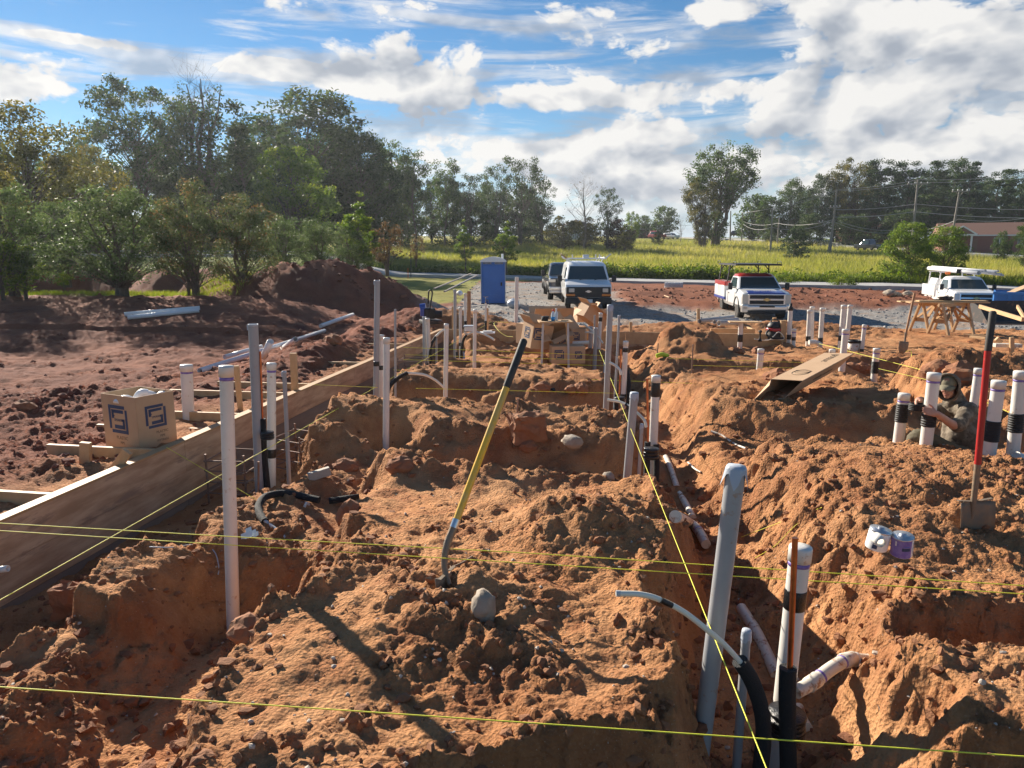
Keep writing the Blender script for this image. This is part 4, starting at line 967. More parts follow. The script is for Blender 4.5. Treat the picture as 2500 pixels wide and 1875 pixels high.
# ------------------------------------------------------------------ form boards
fd = Vector((.1457, 1, 0)).normalized(); fn = Vector((-fd.y, fd.x, 0))      # along the left form; outward
def FX(y, z, out=0.): return Vector((form_x(y), y, z)) + fn * out
TOPZ = .75
t = thing('form_wall', 'long left form wall of stacked wooden boards with a bright top edge', 'form boards', FX(9, 0))
cuts = [1.2, 4.4, 6.55, 8.9, 11.0, 13.2, 15.0, 16.78]
for i, (a, b) in enumerate(zip(cuts[:-1], cuts[1:])):
    j = random.uniform(-.003, .003)
    mb = MB(); mb.bar(FX(a + .003, TOPZ - .022 - .14, -.0 + .019 + j), FX(b - .003, TOPZ - .022 - .14, .019 + j), .038, .28, bev=.003); mb.build('board', MT['ply'], t)
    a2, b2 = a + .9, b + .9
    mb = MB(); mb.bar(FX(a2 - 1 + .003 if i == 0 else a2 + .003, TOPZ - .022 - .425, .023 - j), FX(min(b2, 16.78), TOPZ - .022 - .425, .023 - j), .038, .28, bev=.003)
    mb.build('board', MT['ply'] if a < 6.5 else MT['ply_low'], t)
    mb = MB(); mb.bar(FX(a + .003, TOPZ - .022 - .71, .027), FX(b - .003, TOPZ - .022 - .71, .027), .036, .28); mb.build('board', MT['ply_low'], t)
    mb = MB(); mb.bar(FX(a + .002, TOPZ - .010 + j, .046), FX(b - .002, TOPZ - .010 + j, .046), .098, .02 , bev=.003); mb.build('top_board', MT['cap_board'], t)
t = thing('form_wall', 'far form wall of wooden boards crossing behind the trenches', 'form boards', (1.5, form_y(1.5), 0))
gd = Vector((1, -.1457, 0)).normalized(); gn = Vector((.1457, 1, 0)).normalized()
def GX(x, z, out=0.): return Vector((x, form_y(x), z)) + gn * out
gc = [-1.58, 1.2, 2.6, 4.3, 6.0]
for i, (a, b) in enumerate(zip(gc[:-1], gc[1:])):
    for k in range(2):
        mb = MB(); mb.bar(GX(a + .003, .60 - .285 * k, .02 + .003 * i), GX(b - .003, .60 - .285 * k, .02 + .003 * i), .038, .28, bev=.003); mb.build('board', MT['pine'] if k == 0 else MT['ply'], t)
# braces on the outside and their stakes
BR = 'wooden braces running out from the left form wall'
for y, l, dy, lab in ((5.05, 1.9, .0, 'brace plank cut by the left edge, nearest the front'), (6.27, 1.25, .0, 'brace plank in front of the big cardboard box'),
                      (7.35, 1.6, .08, 'lower of two brace planks behind the big cardboard box'), (7.75, 1.7, .0, 'upper of two brace planks behind the big cardboard box'),
                      (8.95, 1.8, .0, 'brace plank at the foot of the upright stake'), (9.6, 1.5, .0, 'brace plank just beyond the upright stake'),
                      (11.7, 1.5, .02, 'brace plank below the dirt ridge'), (14.0, 1.1, .0, 'farthest short brace plank beside the form')):
    mb = MB(); mb.bar(FX(y, TOPZ - .06 - dy, .10), FX(y + .05, TOPZ - .07 - dy, l), .04, .10, bev=.003)
    solo('brace', mb, MT['pine'], lab, 'brace', BR)
def stake(px, top, bot, D, w, label, m='pine', slant=None, group=None):
    p1 = U(px, top, D); p0 = UY(px if slant is None else slant, bot, p1.y); d = (p1 - p0).normalized()
    mb = MB(); mb.bar(p0 - d * .25, p1, w, w * .55, up=(0, -1, 0), bev=.003)
    return solo('wooden_stake', mb, MT[m], label, 'stake', group)
SG = 'wooden stakes around the forms'
stake(716, 862, 952, 9.2, .085, 'bright upright stake outside the left form', slant=720, group=SG)
stake(577, 893, 958, 8.4, .06, 'narrow stake between the nearest white and grey pipes', slant=583, group=SG)
stake(209, 1080, 1108, 6.35, .09, 'stubby stake holding the brace before the cardboard box', group=SG)
stake(312, 1102, 1132, 6.0, .08, 'short tilted stake leaning on the form below the cardboard box', slant=290, group=SG)
stake(1145, 711, 800, 16.9, .085, 'brown upright stake left of the toilet', 'ash', group=SG)
stake(1106, 748, 792, 17.2, .06, 'small stake at the far corner of the form', group=SG)
stake(1190, 752, 792, 17.1, .05, 'thin stake behind the tap pipe', group=SG)
stake(1540, 786, 800, 16.4, .07, 'short stake poking over the far form', group=SG)
stake(1705, 753, 790, 19.5, .08, 'stake standing right of the big soil mound', group=SG)
stake(1891, 775, 795, 17, .08, 'stake behind the red and black vacuum', group=SG)
stake(1912, 782, 826, 15.6, .11, 'bright broad stake right of the vacuum', group=SG)
stake(2470, 823, 837, 14, .08, 'little stake on the concrete strip at the right edge', group=SG)

# ------------------------------------------------------------------ pipes
def pipe(lab, D, dia, m, o):
    tp, bp = o['tp'], o['bp']; d = (tp - bp).normalized(); Lv = (tp - bp).length; foot = bp - d * .45
    r = dia / 2; t = thing('conduit_pipe' if m == 'grey' else 'pipe', lab, 'pipe', bp, None)
    n = 24 if D < 5 else 16 if D < 10 else 12
    mb = MB(); mb.cyl(foot, tp - d * .004, r, n=n); mb.build('pipe_body', MT[m], t)
    at = lambda q: tp.lerp(bp, q)
    if o.get('cap'):
        h = .05 + .35 * r; mb = MB(); mb.lathe([(r * 1.09, -h), (r * 1.10, -.006), (r * 1.04, .002), (r * .3, .006)], tp, n, d); mb.build('cap', MT[m], t)
        if o.get('ring'):
            mb = MB(); mb.lathe([(r * 1.012, -h - .022), (r * 1.015, -h - .001)], tp, n, d); mb.build('primer_band', MT['purple'], t)
    if o.get('lip'):
        mb = MB(); mb.ring(tp - d * .02, tp, r * 1.02, r * .9, n); mb.box(tp - d * .03 + Vector((-r, -r * .4, 0)), (.012, .012, .05)); mb.build('cap', MT['sheet'], t)
    if o.get('blackcap'):
        mb = MB(); mb.lathe([(r * .9, -.02), (r * 1.15, .0), (r * 1.15, .05), (r * .6, .08), (r * .55, .14)], tp, n, d); mb.build('cap', MT['black'], t)
    if o.get('wrap'):
        g = random.Random(int(tp.x * 1000)); k = 20; mb = MB(); x, y = basis(d); big = o['wrap'] == 2
        top = []; rim = []; skirt = []
        for i in range(k):
            a = 2 * math.pi * i / k; e = x * math.cos(a) + y * math.sin(a)
            corner = abs(math.cos(2 * a + .6)) ** 3 if big else .4
            rr = r * (1.06 + .02 * g.random()); top.append(tp + e * rr * .9 + d * (.004 + .002 * g.random())); rim.append(tp + e * rr - d * .006)
            skirt.append(tp + e * rr * (1.03 + (.30 * corner if big else .05 * g.random())) - d * (.02 + (.07 * corner + .01 * g.random() if big else r * g.uniform(.5, 1.9))))
        mb.add([tp + d * .006] + top + rim + skirt, [(0, 1 + i, 1 + (i + 1) % k) for i in range(k)] + [(1 + q * k + i, 1 + q * k + (i + 1) % k, 1 + (q + 1) * k + (i + 1) % k, 1 + (q + 1) * k + i) for q in range(2) for i in range(k)], True)
        mb.build('tape_cap', MT['sheet'], t)
    for a, b, mm in o.get('band', []):
        mb = MB(); mb.lathe([(r * 1.02, 0), (r * 1.05, .004), (r * 1.05, (a - b) * -Lv - .004), (r * 1.02, (b - a) * Lv)], at(b), n, d); mb.build('tape_band', MT[mm], t)
    for a, b in o.get('coil', []):
        hh = (b - a) * Lv; nr = max(4, int(hh / .021)); pr = []
        for i in range(nr):
            z = hh * i / nr; pr += [(r * 1.05, z), (r * 1.17, z + hh / nr * .3), (r * 1.17, z + hh / nr * .65), (r * 1.05, z + hh / nr * .9)]
        mb = MB(); mb.lathe(pr + [(r * 1.05, hh)], at(b), 20, d); mb.build('corrugated_sleeve', MT['black'], t)
    if o.get('foot'):
        mb = MB(); mb.lathe([(r * 1.12, -.10), (r * 1.14, .0), (r * 1.14, .035), (r * 1.02, .045)], bp, n, d); mb.build('coupling', MT['pvc_dirty'], t)
    if o.get('tap'):
        mb = MB(); mb.lathe([(r * .6, -.02), (r * .7, .03), (r * .4, .05), (r * .45, .10), (r * .3, .12)], tp, 10, d); mb.box(tp + Vector((0, 0, .14)), (.12, .02, .015)); mb.tube([tp + Vector((0, 0, .07)), tp + Vector((.05, -.05, .07)), tp + Vector((.06, -.06, .02))], .012, 8)
        mb.build('tap', MT['steel'], t)
    return t
for lab, tpx, bpx, D, dia, m, o in PIPES: pipe(lab, D, dia, m, o)

# copper tubes with foam sleeves
def copper(lab, pts, D, r, foam, rf):
    P = [U(pts[0][0], pts[0][1], D)]; y = P[0].y; P += [UY(x, yy, y) for x, yy in pts[1:]]
    Q = [UY(x, yy, y) for x, yy in foam]; d = (Q[-2] - Q[-1]).normalized(); Q.append(Q[-1] - d * .45)
    t = thing('copper_tube', lab, 'tube', Q[-2])
    mb = MB(); mb.tube(spline(P, 4) + [Q[0].lerp(Q[1], .3)], r, 10); mb.build('tube', MT['copper'], t)
    mb = MB(); mb.tube(spline(Q, 5), rf, 14); mb.build('foam_sleeve', MT['foam'], t)
    return t
copper('foam sleeved copper tube between the first grey and white pipes on the left', [(635, 858), (638, 940), (641, 1020)], 6.55, .010, [(641, 1022), (645, 1110), (654, 1203)], .030)
copper('copper tube left of the white pipe beside the tall middle grey pipe', [(1516, 853), (1514, 910), (1512, 960)], 8.95, .010, [(1505, 962), (1504, 1010), (1503, 1062)], .030)
copper('copper tube left of the white pipe with the wide black band', [(1580, 924), (1581, 1000), (1582, 1078)], 6.6, .011, [(1581, 1079), (1579, 1150), (1575, 1228)], .030)
copper('large copper tube at the front strapped to the white capped pipe', [(1941, 1313), (1935, 1470), (1928, 1640)], 2.93, .0125, [(1924, 1630), (1922, 1720), (1925, 1900)], .036)
mb = MB(); c = UY(1915, 1755, U(1941, 1313, 3.02).y)
for i in range(5): mb.lathe([(.078, 0), (.082, .006), (.082, .016), (.078, .022)], c + Vector((random.uniform(-.003, .003), -.02, -.055 + i * .021)), 22, (random.uniform(-.12, .12), .03, 1))
tp_ = solo('tape_wrap', mb, MT['tape'], 'black tape wound round the front white pipe and its foam sleeve', 'tape')
for (px, py, D, w, hh, lab) in ((652, 1062, 6.6, .075, .07, 'black tape tying foam to the left white pipe'), (1590, 1105, 6.55, .085, .10, 'black tape tying foam to the white pipe with the wide band'), (1513, 976, 8.9, .08, .08, 'black tape round the pipes in the middle of the site')):
    c = U(px, py, D); mb = MB()
    for i in range(3): mb.lathe([(w * .80, 0), (w * .84, hh * .1), (w * .84, hh * .25), (w * .8, hh * .3)], c + Vector((0, 0, -hh / 2 + i * hh * .32)), 18, (random.uniform(-.1, .1), 0, 1))
    solo('tape_wrap', mb, MT['tape'], lab, 'tape')

# ------------------------------------------------------------------ hoses and drains
def hose(label, segs, name='hose', cat='hose'):
    """segs: (part name, material, radius, [(px,py,D) or Vector])"""
    S_ = [(nm, m, r, [p if isinstance(p, Vector) else U(*p) for p in P]) for nm, m, r, P in segs]
    t = thing(name, label, cat, S_[0][3][0])
    for nm, m, r, P in S_:
        mb = MB(); mb.tube(spline(P, 8) if len(P) > 2 else P, r, 14); mb.build(nm, MT[m], t)
    return t
hose('black foam hose curling on the soil with a grey tube end, left foreground', [('foam_sleeve', 'foam', .031, [(779, 1221, 6.1), (700, 1205, 6.15), (650, 1212, 6.0), (631, 1236, 5.8), (636, 1258, 5.65), (647, 1274, 5.55)]), ('tube', 'greypex', .0135, [(645, 1270, 5.56), (672, 1291, 5.48), (703, 1316, 5.4)])])
hose('white hose arching from black foam behind the tall left pipes', [('foam_sleeve', 'foam', .027, [(938, 1010, 9.1), (945, 955, 9.15), (968, 926, 9.2), (995, 910, 9.25)]), ('tube', 'pex', .017, [(993, 911, 9.25), (1034, 915, 9.3), (1061, 927, 9.35), (1085, 947, 9.4)])])
hose('black foam hose bending down into the left trench floor', [('foam_sleeve', 'foam', .028, [(945, 1030, 9.15), (957, 1052, 9.2), (972, 1068, 9.15), (992, 1080, 9.1)])])
hose('bent hose with a white end above the second rebar cage', [('foam_sleeve', 'foam', .028, [(1051, 900, 13.7), (1051, 850, 13.7), (1060, 828, 13.8), (1066, 820, 13.85)]), ('tube', 'pex', .02, [(1064, 822, 13.8), (1075, 811, 13.9), (1092, 800, 14)])])
hose('black hose running over the far left ledge', [('foam_sleeve', 'foam', .028, [(1056, 905, 13.3), (1064, 922, 13.0), (1084, 934, 12.7), (1115, 941, 12.4), (1150, 942, 12.3)])])
hose('white hose arch beside the plain white pipe left of the boxes', [('foam_sleeve', 'foam', .026, [(1125, 895, 14.5), (1127, 850, 14.5), (1132, 828, 14.5), (1140, 817, 14.5)]), ('tube', 'pex', .02, [(1139, 818, 14.5), (1157, 811, 14.4), (1176, 814, 14.3), (1194, 822, 14.2), (1207, 830, 14.1)])])
hose('dark hoses sweeping along the floor left of the boxes', [('hose', 'black', .022, [(1115, 860, 14.7), (1118, 890, 14.6), (1132, 902, 14.3), (1160, 906, 14)]), ('hose', 'greypex', .018, [(1132, 860, 14.8), (1136, 885, 14.6), (1150, 900, 14.3), (1180, 906, 14)])])
hose('short white hose arch in front of the tall middle grey pipe', [('tube', 'pex', .017, [(1488, 885, 9.0), (1503, 893, 8.95), (1513, 903, 8.9), (1517, 915, 8.9)])])
hose('black hose hugging the right of the middle white pipe', [('foam_sleeve', 'foam', .028, [(1531, 905, 9.15), (1536, 945, 9.1), (1534, 1000, 9.1), (1530, 1062, 9.1)])])
hose('white arch hose ending at the copper tube, centre right', [('tube', 'pex', .013, [(1483, 976, 6.75), (1512, 981, 6.7), (1536, 992, 6.65), (1557, 1009, 6.6), (1573, 1026, 6.55), (1578, 1043, 6.55)]), ('tape_band', 'tape', .0145, [(1527, 987, 6.67), (1541, 996, 6.64)])])
hose('black foam hose right of the white pipe with the wide band', [('foam_sleeve', 'foam', .030, [(1601, 1085, 6.8), (1603, 1130, 6.8), (1601, 1190, 6.8), (1597, 1240, 6.8)])])
hose('pale hose bending over the far grey cluster', [('tube', 'pex', .018, [(1424, 790, 13.9), (1444, 806, 13.8), (1460, 822, 13.7), (1472, 838, 13.6)])])
hose('second pale hose below the one over the far grey cluster', [('tube', 'pex', .016, [(1427, 811, 13.6), (1445, 813, 13.5), (1462, 823, 13.5)])])
hose('thin grey tube sweeping out of the ground at the far cluster foot', [('tube', 'greypex', .018, [(1476, 880, 12.6), (1475, 915, 12.5), (1466, 937, 12.4), (1448, 947, 12.3)])])
hose('grey sweep elbow at the foot of the far grey cluster', [('elbow', 'grey', .037, [(1451, 925, 12.95), (1449, 936, 12.85), (1441, 943, 12.7), (1432, 947, 12.6)])])
hose('big white hose bending over into black foam at the front right', [('tube', 'pex', .0118, [(1505, 1449, 2.80), (1562, 1451, 2.82), (1611, 1464, 2.85), (1668, 1493, 2.88), (1722, 1534, 2.9), (1770, 1575, 2.93), (1812, 1622, 2.97)]), ('end_tape', 'greypex', .0128, [(1504, 1449, 2.80), (1514, 1449, 2.80)]), ('print_mark', 'tape', .0124, [(1613, 1465, 2.845), (1640, 1478, 2.86)]),
      ('foam_sleeve', 'foam', .0335, [(1806, 1614, 2.97), (1836, 1664, 3.0), (1858, 1730, 3.02), (1864, 1795, 3.04), (1856, 1880, 3.06), (1845, 1960, 3.08)])])
def drain(label, pts, r, m='pvc_dirty', lift=.02, rings=(), ringm='purple', D=None):
    P = [(G(x, y) + Vector((0, 0, lift))) if D is None else U(x, y, D[i] if isinstance(D, (list, tuple)) else D) for i, (x, y) in enumerate(pts)]
    sp = spline(P, 6) if len(P) > 2 else P
    t = thing('drain_pipe', label, 'pipe', P[0]); mb = MB(); mb.tube(sp, r, 14); mb.build('pipe_body', MT[m], t)
    for q, w, mm in rings:
        f = q * (len(sp) - 1); i = min(int(f), len(sp) - 2); c = sp[i].lerp(sp[i + 1], f - i); d = (sp[i + 1] - sp[i]).normalized()
        mb = MB(); mb.lathe([(r * 1.02, -w / 2), (r * (1.14 if mm != 'purple' else 1.04), -w / 2 + .002), (r * (1.14 if mm != 'purple' else 1.04), w / 2 - .002), (r * 1.02, w / 2)], c, 16, d); mb.build('coupling' if mm != 'purple' else 'primer_band', MT[mm], t)
    return t
drain('muddy drain pipe half buried along the right trench floor', [(1625, 1118), (1636, 1142), (1656, 1200), (1673, 1232), (1692, 1266)], .032, lift=.008)
drain('muddy drain elbow with purple primer rings in the right trench', [(1648, 1282), (1682, 1289), (1704, 1311), (1723, 1345)], .040, 'pvc_dirty', .05, ((.52, .014, 'purple'), (.68, .014, 'purple')))
drain('muddy white pipe sloping down behind the front copper tube', [(1810, 1492), (1841, 1545), (1864, 1590), (1896, 1662)], .036, lift=.02)
drain('white drain with two couplings bending out of the soil at the front right', [(1943, 1690), (1984, 1666), (2028, 1633), (2063, 1613), (2085, 1610), (2116, 1612), (2170, 1609)], .031, 'pvc_dirty', .035, ((.17, .07, 'pvc_dirty'), (.24, .012, 'purple'), (.46, .012, 'purple'), (.55, .09, 'pvc_dirty'), (.68, .03, 'pvc')), D=[3.25, 3.3, 3.36, 3.42, 3.46, 3.5, 3.56])
drain('white chipped pipe end under the front foam sleeve', [(1946, 1738), (1957, 1765), (1969, 1792)], .030, lift=.02)
drain('short white pipe with a blue band under the curled foam hose', [(664, 1228), (705, 1233), (752, 1236)], .036, 'pvc', D=[6.15, 6.1, 6.05], rings=((.4, .02, 'purple'),))
drain('white pipe stub beside the square topped pipe foot', [(953, 1084), (966, 1086), (980, 1088)], .045, 'pvc_dirty', D=8.9)
drain('white elbow poking from the soil right of the long carton', [(2096, 952), (2110, 953), (2120, 962)], .05, 'pvc', D=10.2)
drain('white bend joining two pipes at the right of the vacuum', [(1975, 836), (1992, 836), (2004, 843)], .055, 'pvc', D=15.5)
drain('white elbow at the bottom of the sleeved pipe at the right edge', [(2478, 1120), (2500, 1128)], .07, 'pvc', D=6.45)
PV = 'long white pipes lying left of the form'
def lying(label, a, b, Da, Db, dia, m='pvc_clean', hollow=True, group=None):
    p, q = U(a[0], a[1], Da), U(b[0], b[1], Db)
    if m == 'pvc_clean' and label[:6] != 'stubby':
        p, q = G(*a), G(*b); p.z += dia * .5; q.z += dia * .5
        if a[0] > 500: p.z += .05; q.z += .12
        u = max(max(0., H(*(p.lerp(q, k / 12)).xy) + dia * .2 - p.lerp(q, k / 12).z) for k in range(1, 12)); p.z += min(u, .3); q.z += min(u, .3)
    mb = MB(); mb.ring(p, q, dia / 2, dia * .44, 14)
    return solo('loose_pipe', mb, MT[m], label, 'pipe', group)
lying('upper of two white pipes lying side by side on the left bank', (304, 774), (488, 758), 17.2, 18.2, .114, group=PV)
lying('lower of two white pipes lying side by side on the left bank', (312, 783), (486, 763), 16.9, 17.9, .114, group=PV)
lying('longest white pipe lying on the dirt road edge', (488, 912), (792, 812), 10.4, 15.6, .088, group=PV)
lying('short white pipe end behind the longest lying one', (549, 884), (640, 866), 11.6, 12.4, .088, group=PV)
lying('white pipe half covered by the dirt ridge', (783, 806), (862, 783), 15.2, 17, .10, group=PV)
lying('stubby white pipe tilted up out of the dirt beside the form', (642, 872), (661, 833), 11.0, 10.8, .10, group=PV)
lying('short white pipe offcut sticking out of the dirt above the stake', (690, 861), (723, 852), 11.6, 12.0, .085, group=PV)
lying('small white pipe end jutting in at the left edge', (-12, 1392), (20, 1388), 4.4, 4.4, .04, 'pvc')
GP = 'grey pipes lying by the far form'
lying('front grey pipe of three lying before the striped truck', (1755, 789), (1806, 787), 17.0, 17.3, .13, 'grey', group=GP)
lying('middle grey pipe of three lying before the striped truck', (1744, 786), (1800, 780), 17.6, 18.2, .10, 'grey', group=GP)
lying('back grey pipe of three lying before the striped truck', (1708, 784), (1790, 774), 18.0, 19.5, .11, 'grey', group=GP)

# ------------------------------------------------------------------ layout strings
def string(label, pts, r=.003):
    mb = MB(); mb.tube([p if isinstance(p, Vector) else UZ(*p) for p in pts], r * .72, 6)
    solo('string', mb, MT['string'], label, 'string', None)
string('yellow string crossing the whole foreground', [(-60, 1673, .88), (2560, 1851, .88)], .0032)
string('upper of two close yellow strings across the middle ground', [(-60, 1274, 1.0), (600, 1312, 1.0), (1300, 1351, 1.0), (2560, 1434, 1.0)], .0032)
string('lower of two close yellow strings across the middle ground', [(-60, 1292, .97), (2560, 1454, .97)], .0032)
string('yellow string slanting along the inside of the left form', [(-60, 1499, .77), (1200, 785, .77)], .0034)
string('short yellow string dropping from the form top to the soil', [UZ(406, 1092, .76), U(640, 1228, 6.0)], .003)
string('yellow string running down the right trench to the bottom edge', [(1462, 852, .92), (1885, 1910, .92)], .0032)
string('yellow string from the form to the tallest grey pipe', [(768, 939, .78), (922, 946, .78)], .0036)
string('yellow string past the foot of the white hose arch', [(1015, 948, .72), (1500, 960, .72)], .0036)
string('yellow string over the ledge below the boxes', [(960, 903, .72), (1380, 924, .72), (1690, 936, .72)], .004)
string('yellow green string in front of the lowest carton', [(985, 848, .76), (1475, 868, .76)], .006)
string('yellow string just under the one before the lowest carton', [(990, 866, .74), (1485, 880, .74)], .0045)
string('lowest of the three strings before the lowest carton', [(985, 878, .70), (1480, 893, .70)], .0045)
string('yellow string left of the long carton, upper', [(1632, 875, .75), (1960, 885, .75)], .004)
string('yellow string left of the long carton, lower', [(1690, 892, .72), (1965, 899, .72)], .004)
string('yellow string slanting to the clay heap at the right', [(2000, 839, .78), (2250, 903, .78)], .005)
string('yellow string from the sleeved pipe to the worker', [(2145, 900, .78), (2275, 930, .78)], .004)
string('yellow string from the worker to the right edge pipe', [(2380, 970, .80), (2490, 1018, .80)], .0035)
string('yellow string across the clay behind the red handle', [(2250, 893, .80), (2540, 902, .80)], .004)
string('slack yellow string on the slope right of the big grey pipe', [G(1809, 1321) + Vector((0, 0, .03)), G(1900, 1291) + Vector((0, 0, .03)), G(2006, 1247) + Vector((0, 0, .02))], .0028)
string('curved yellow string on the slope above the front white pipe', spline([G(1840, 1388) + Vector((0, 0, .03)), G(1890, 1350) + Vector((0, 0, .03)), G(1925, 1310) + Vector((0, 0, .03)), G(1950, 1285) + Vector((0, 0, .02))], 5), .0028)
string('yellow cord looped on the red clay lumps at the right', spline([U(2212, 858, 11.6), U(2224, 858, 11.6), U(2226, 880, 11.4), U(2232, 894, 11.2), U(2246, 900, 11.2)], 5), .006)
string('yellow extension cord looping over the far form', spline([U(1240, 787, 17.0), U(1207, 787, 16.9), U(1215, 805, 16.5), U(1235, 820, 16.2), U(1252, 822, 16)], 5), .007)

# ------------------------------------------------------------------ shovels
def shovel(label, pts, Ds, mats, yaw, pitch_, spade=True, bw=.24, bl=.29, bend=None, kn=None):
    """handle from top to socket, then a dished blade"""
    P = [U(x, y, d) for (x, y), d in zip(pts, Ds)]
    t = thing('shovel', label, 'shovel', P[-1])
    return t, P
def blade_mesh(w, l, dish=.035, point=.35, n=8, k=7, step=.012):
    vs = []; fs = []
    for i in range(n + 1):
        v = i / n
        ww = w / 2 * (1 if v < .55 else max(.0, 1 - ((v - .55) / .45) ** 2) ** .5 * (1 - point) + point * (1 - (v - .55) / .45) if v < 1 else .08)
        for j in range(k + 1):
            u = j / k * 2 - 1; vs.append(Vector((u * ww, dish * (u * u - .4) + .05 * v * (v - 1) , -v * l)))
    for i in range(n):
        for j in range(k): a = i * (k + 1) + j; fs.append((a, a + 1, a + k + 2, a + k + 1))
    m = len(vs); vs2 = vs + [v + Vector((0, .003, 0)) for v in vs]; fs2 = fs + [tuple(m + q for q in f[::-1]) for f in fs]
    rim = [j for j in range(k + 1)] + [i * (k + 1) + k for i in range(1, n + 1)] + [n * (k + 1) + j for j in range(k - 1, -1, -1)] + [i * (k + 1) for i in range(n - 1, 0, -1)]
    fs2 += [(rim[q], rim[(q + 1) % len(rim)], m + rim[(q + 1) % len(rim)], m + rim[q]) for q in range(len(rim))]
    return vs2, fs2
def blade(parent, p, M, w, l, name='blade'):
    vs, fs = blade_mesh(w, l); mb = MB(); mb.add([Vector(p) + M @ v for v in vs], fs, True)
    x = M @ Vector((1, 0, 0))
    for s in (-1, 1): mb.bar(Vector(p) + x * s * w * .16, Vector(p) + x * s * w * .5, .004, .018, up=M @ Vector((0, 1, 0)))
    return mb.build(name, MT['blade'], parent)
# yellow handled shovel stuck in the mound, seen edge on
D0 = 3.62
top = U(1279, 832, 3.95); col = U(1108, 1287, 3.70); nk = U(1085, 1385, 3.64); kn_ = U(1098, 1428, 3.60); tip_ = U(1082, 1456, 3.55)
t = thing('shovel', 'yellow handled shovel with a dark grip, stuck upright in the near mound', 'shovel', tip_)
m1 = top.lerp(col, .263)
mb = MB(); mb.tube([top + (top - m1).normalized() * .01, top, m1], [.012, .0215, .0205], 14); mb.build('grip', MT['grip'], t)
mb = MB(); mb.tube([m1, col], .0195, 14); mb.build('handle', MT['yellow'], t)
mb = MB(); mb.tube([col.lerp(m1, -.002), col.lerp(m1, .055)], .0222, 14); mb.build('collar', MT['alu'], t)
mb = MB(); mb.tube(spline([col, U(1090, 1335, 3.67), nk, kn_], 6), [.021, .021, .021, .0205, .020, .020, .0195, .019, .0185, .018, .0175, .017, .0165, .016, .0155, .015, .014, .013, .012], 14); mb.build('socket', MT['blade'], t)
bd = (tip_ - nk).normalized(); Mx = Matrix((Vector((.35, .93, 0)).normalized(), Vector((.93, -.35, 0)), Vector((0, 0, 1)))).transposed()
b_ = Vector((-.10, -.05, -1)).normalized(); zx = -b_; xx = Vector((.30, .95, 0)); xx = (xx - zx * xx.dot(zx)).normalized(); yy = zx.cross(xx)
blade(t, nk + Vector((0.012, 0, -.03)), Matrix((xx, yy, zx)).transposed(), .20, .28)
# red handled shovel on the right plateau, blade facing us
t = thing('shovel', 'red handled shovel with a muddy blade standing on the right mound', 'shovel', G(2370, 1295))
Dr = 4.25; top = U(2424, 763, Dr); g1 = UY(2412, 856, top.y); rb = UY(2387, 1133, top.y); nk = UY(2377, 1222, top.y)
mb = MB(); mb.tube([top + Vector((0, 0, .01)), top, g1], [.012, .0205, .0205], 14); mb.build('grip', MT['grip'], t)
mb = MB(); mb.tube([g1, rb], .0195, 14); mb.build('handle', MT['red'], t)
mb = MB(); mb.tube([rb + (g1 - rb) * .005, nk, nk + (nk - rb) * .5], [.019, .017, .009], 14); mb.build('socket', MT['blade'], t)
zx = (g1 - nk).normalized(); xx = Vector((1, .12, -.08)); xx = (xx - zx * xx.dot(zx)).normalized(); yy = zx.cross(xx)
vs, fs = blade_mesh(.235, .29, point=.30, dish=-.05); mb = MB(); M3 = Matrix((xx, yy, zx)).transposed(); c0 = nk + (nk - rb) * .0 + Vector((0, -.012, .0))
mb.add([c0 + M3 @ v for v in vs], fs, True)
for s in (-1, 1): mb.bar(c0 + xx * s * .03 + zx * .002, c0 + xx * s * .117 + zx * .012, .004, .02, up=yy)
mb.build('blade', MT['blade'], t)
# far wooden shovel
t = thing('shovel', 'old wooden handled shovel standing in the soil left of the sawhorses', 'shovel', U(2208, 850, 13.6))
top = U(2233, 716, 13.6); b1 = UY(2212, 812, top.y); nk = UY(2209, 834, top.y)
mb = MB(); mb.tube([top, b1], .021, 10); mb.build('handle', MT['ash'], t)
mb = MB(); mb.tube([b1, nk], [.024, .018], 10); mb.build('socket', MT['steel'], t)
zx = (top - nk).normalized(); xx = Vector((1, .1, 0)); xx = (xx - zx * xx.dot(zx)).normalized(); yy = zx.cross(xx)
blade(t, nk, Matrix((xx, yy, zx)).transposed(), .20, .25)

# ------------------------------------------------------------------ rebar
def cage(label, corners, nst, D_=None):
    """corners: four upright bars (x,y) ; stirrups between z0 and z1"""
    z0, z1, P = corners
    t = thing('rebar_cage', label, 'rebar cage', (P[0][0], P[0][1], z0))
    for x, y in P:
        mb = MB(); mb.cyl((x, y, z0 - .2), (x, y, z1 + .05), .0105, n=8)
        for k in range(int((z1 - z0) / .03)): mb.lathe([(.0105, 0), (.0125, .004), (.0105, .008)], (x, y, z0 + .03 * k), 8)
        mb.build('upright_bar', MT['rebar'], t)
    for k in range(nst):
        z = z1 - .01 - (z1 - z0) * k / nst; mb = MB()
        Q = [Vector((x, y, z)) + Vector(((x > P[0][0]) * .0, 0, random.uniform(-.008, .008))) for x, y in P]
        for a, b in zip(Q, Q[1:] + Q[:1]): mb.tube([a.lerp(b, -.06), b.lerp(a, -.06)], .0068, 8)
        mb.build('stirrup', MT['rebar'], t)
    return t
a = UZ(719, 1030, .62); b = UZ(784, 1040, .62); c = UZ(763, 1055, .60); d = UZ(700, 1050, .6)
cage('wire tied rebar cage standing in the trench behind the slim grey pipe', (.12, .55, [(a.x, a.y), (b.x, b.y), (b.x - .12, b.y - .42), (a.x - .12, a.y - .42)]), 4)
cage('rebar cage end beside the form behind the nearest white pipe', (.15, .58, [(form_x(6.9) + .22, 6.9), (form_x(6.9) + .6, 6.85), (form_x(6.5) + .6, 6.45), (form_x(6.5) + .22, 6.5)]), 4)
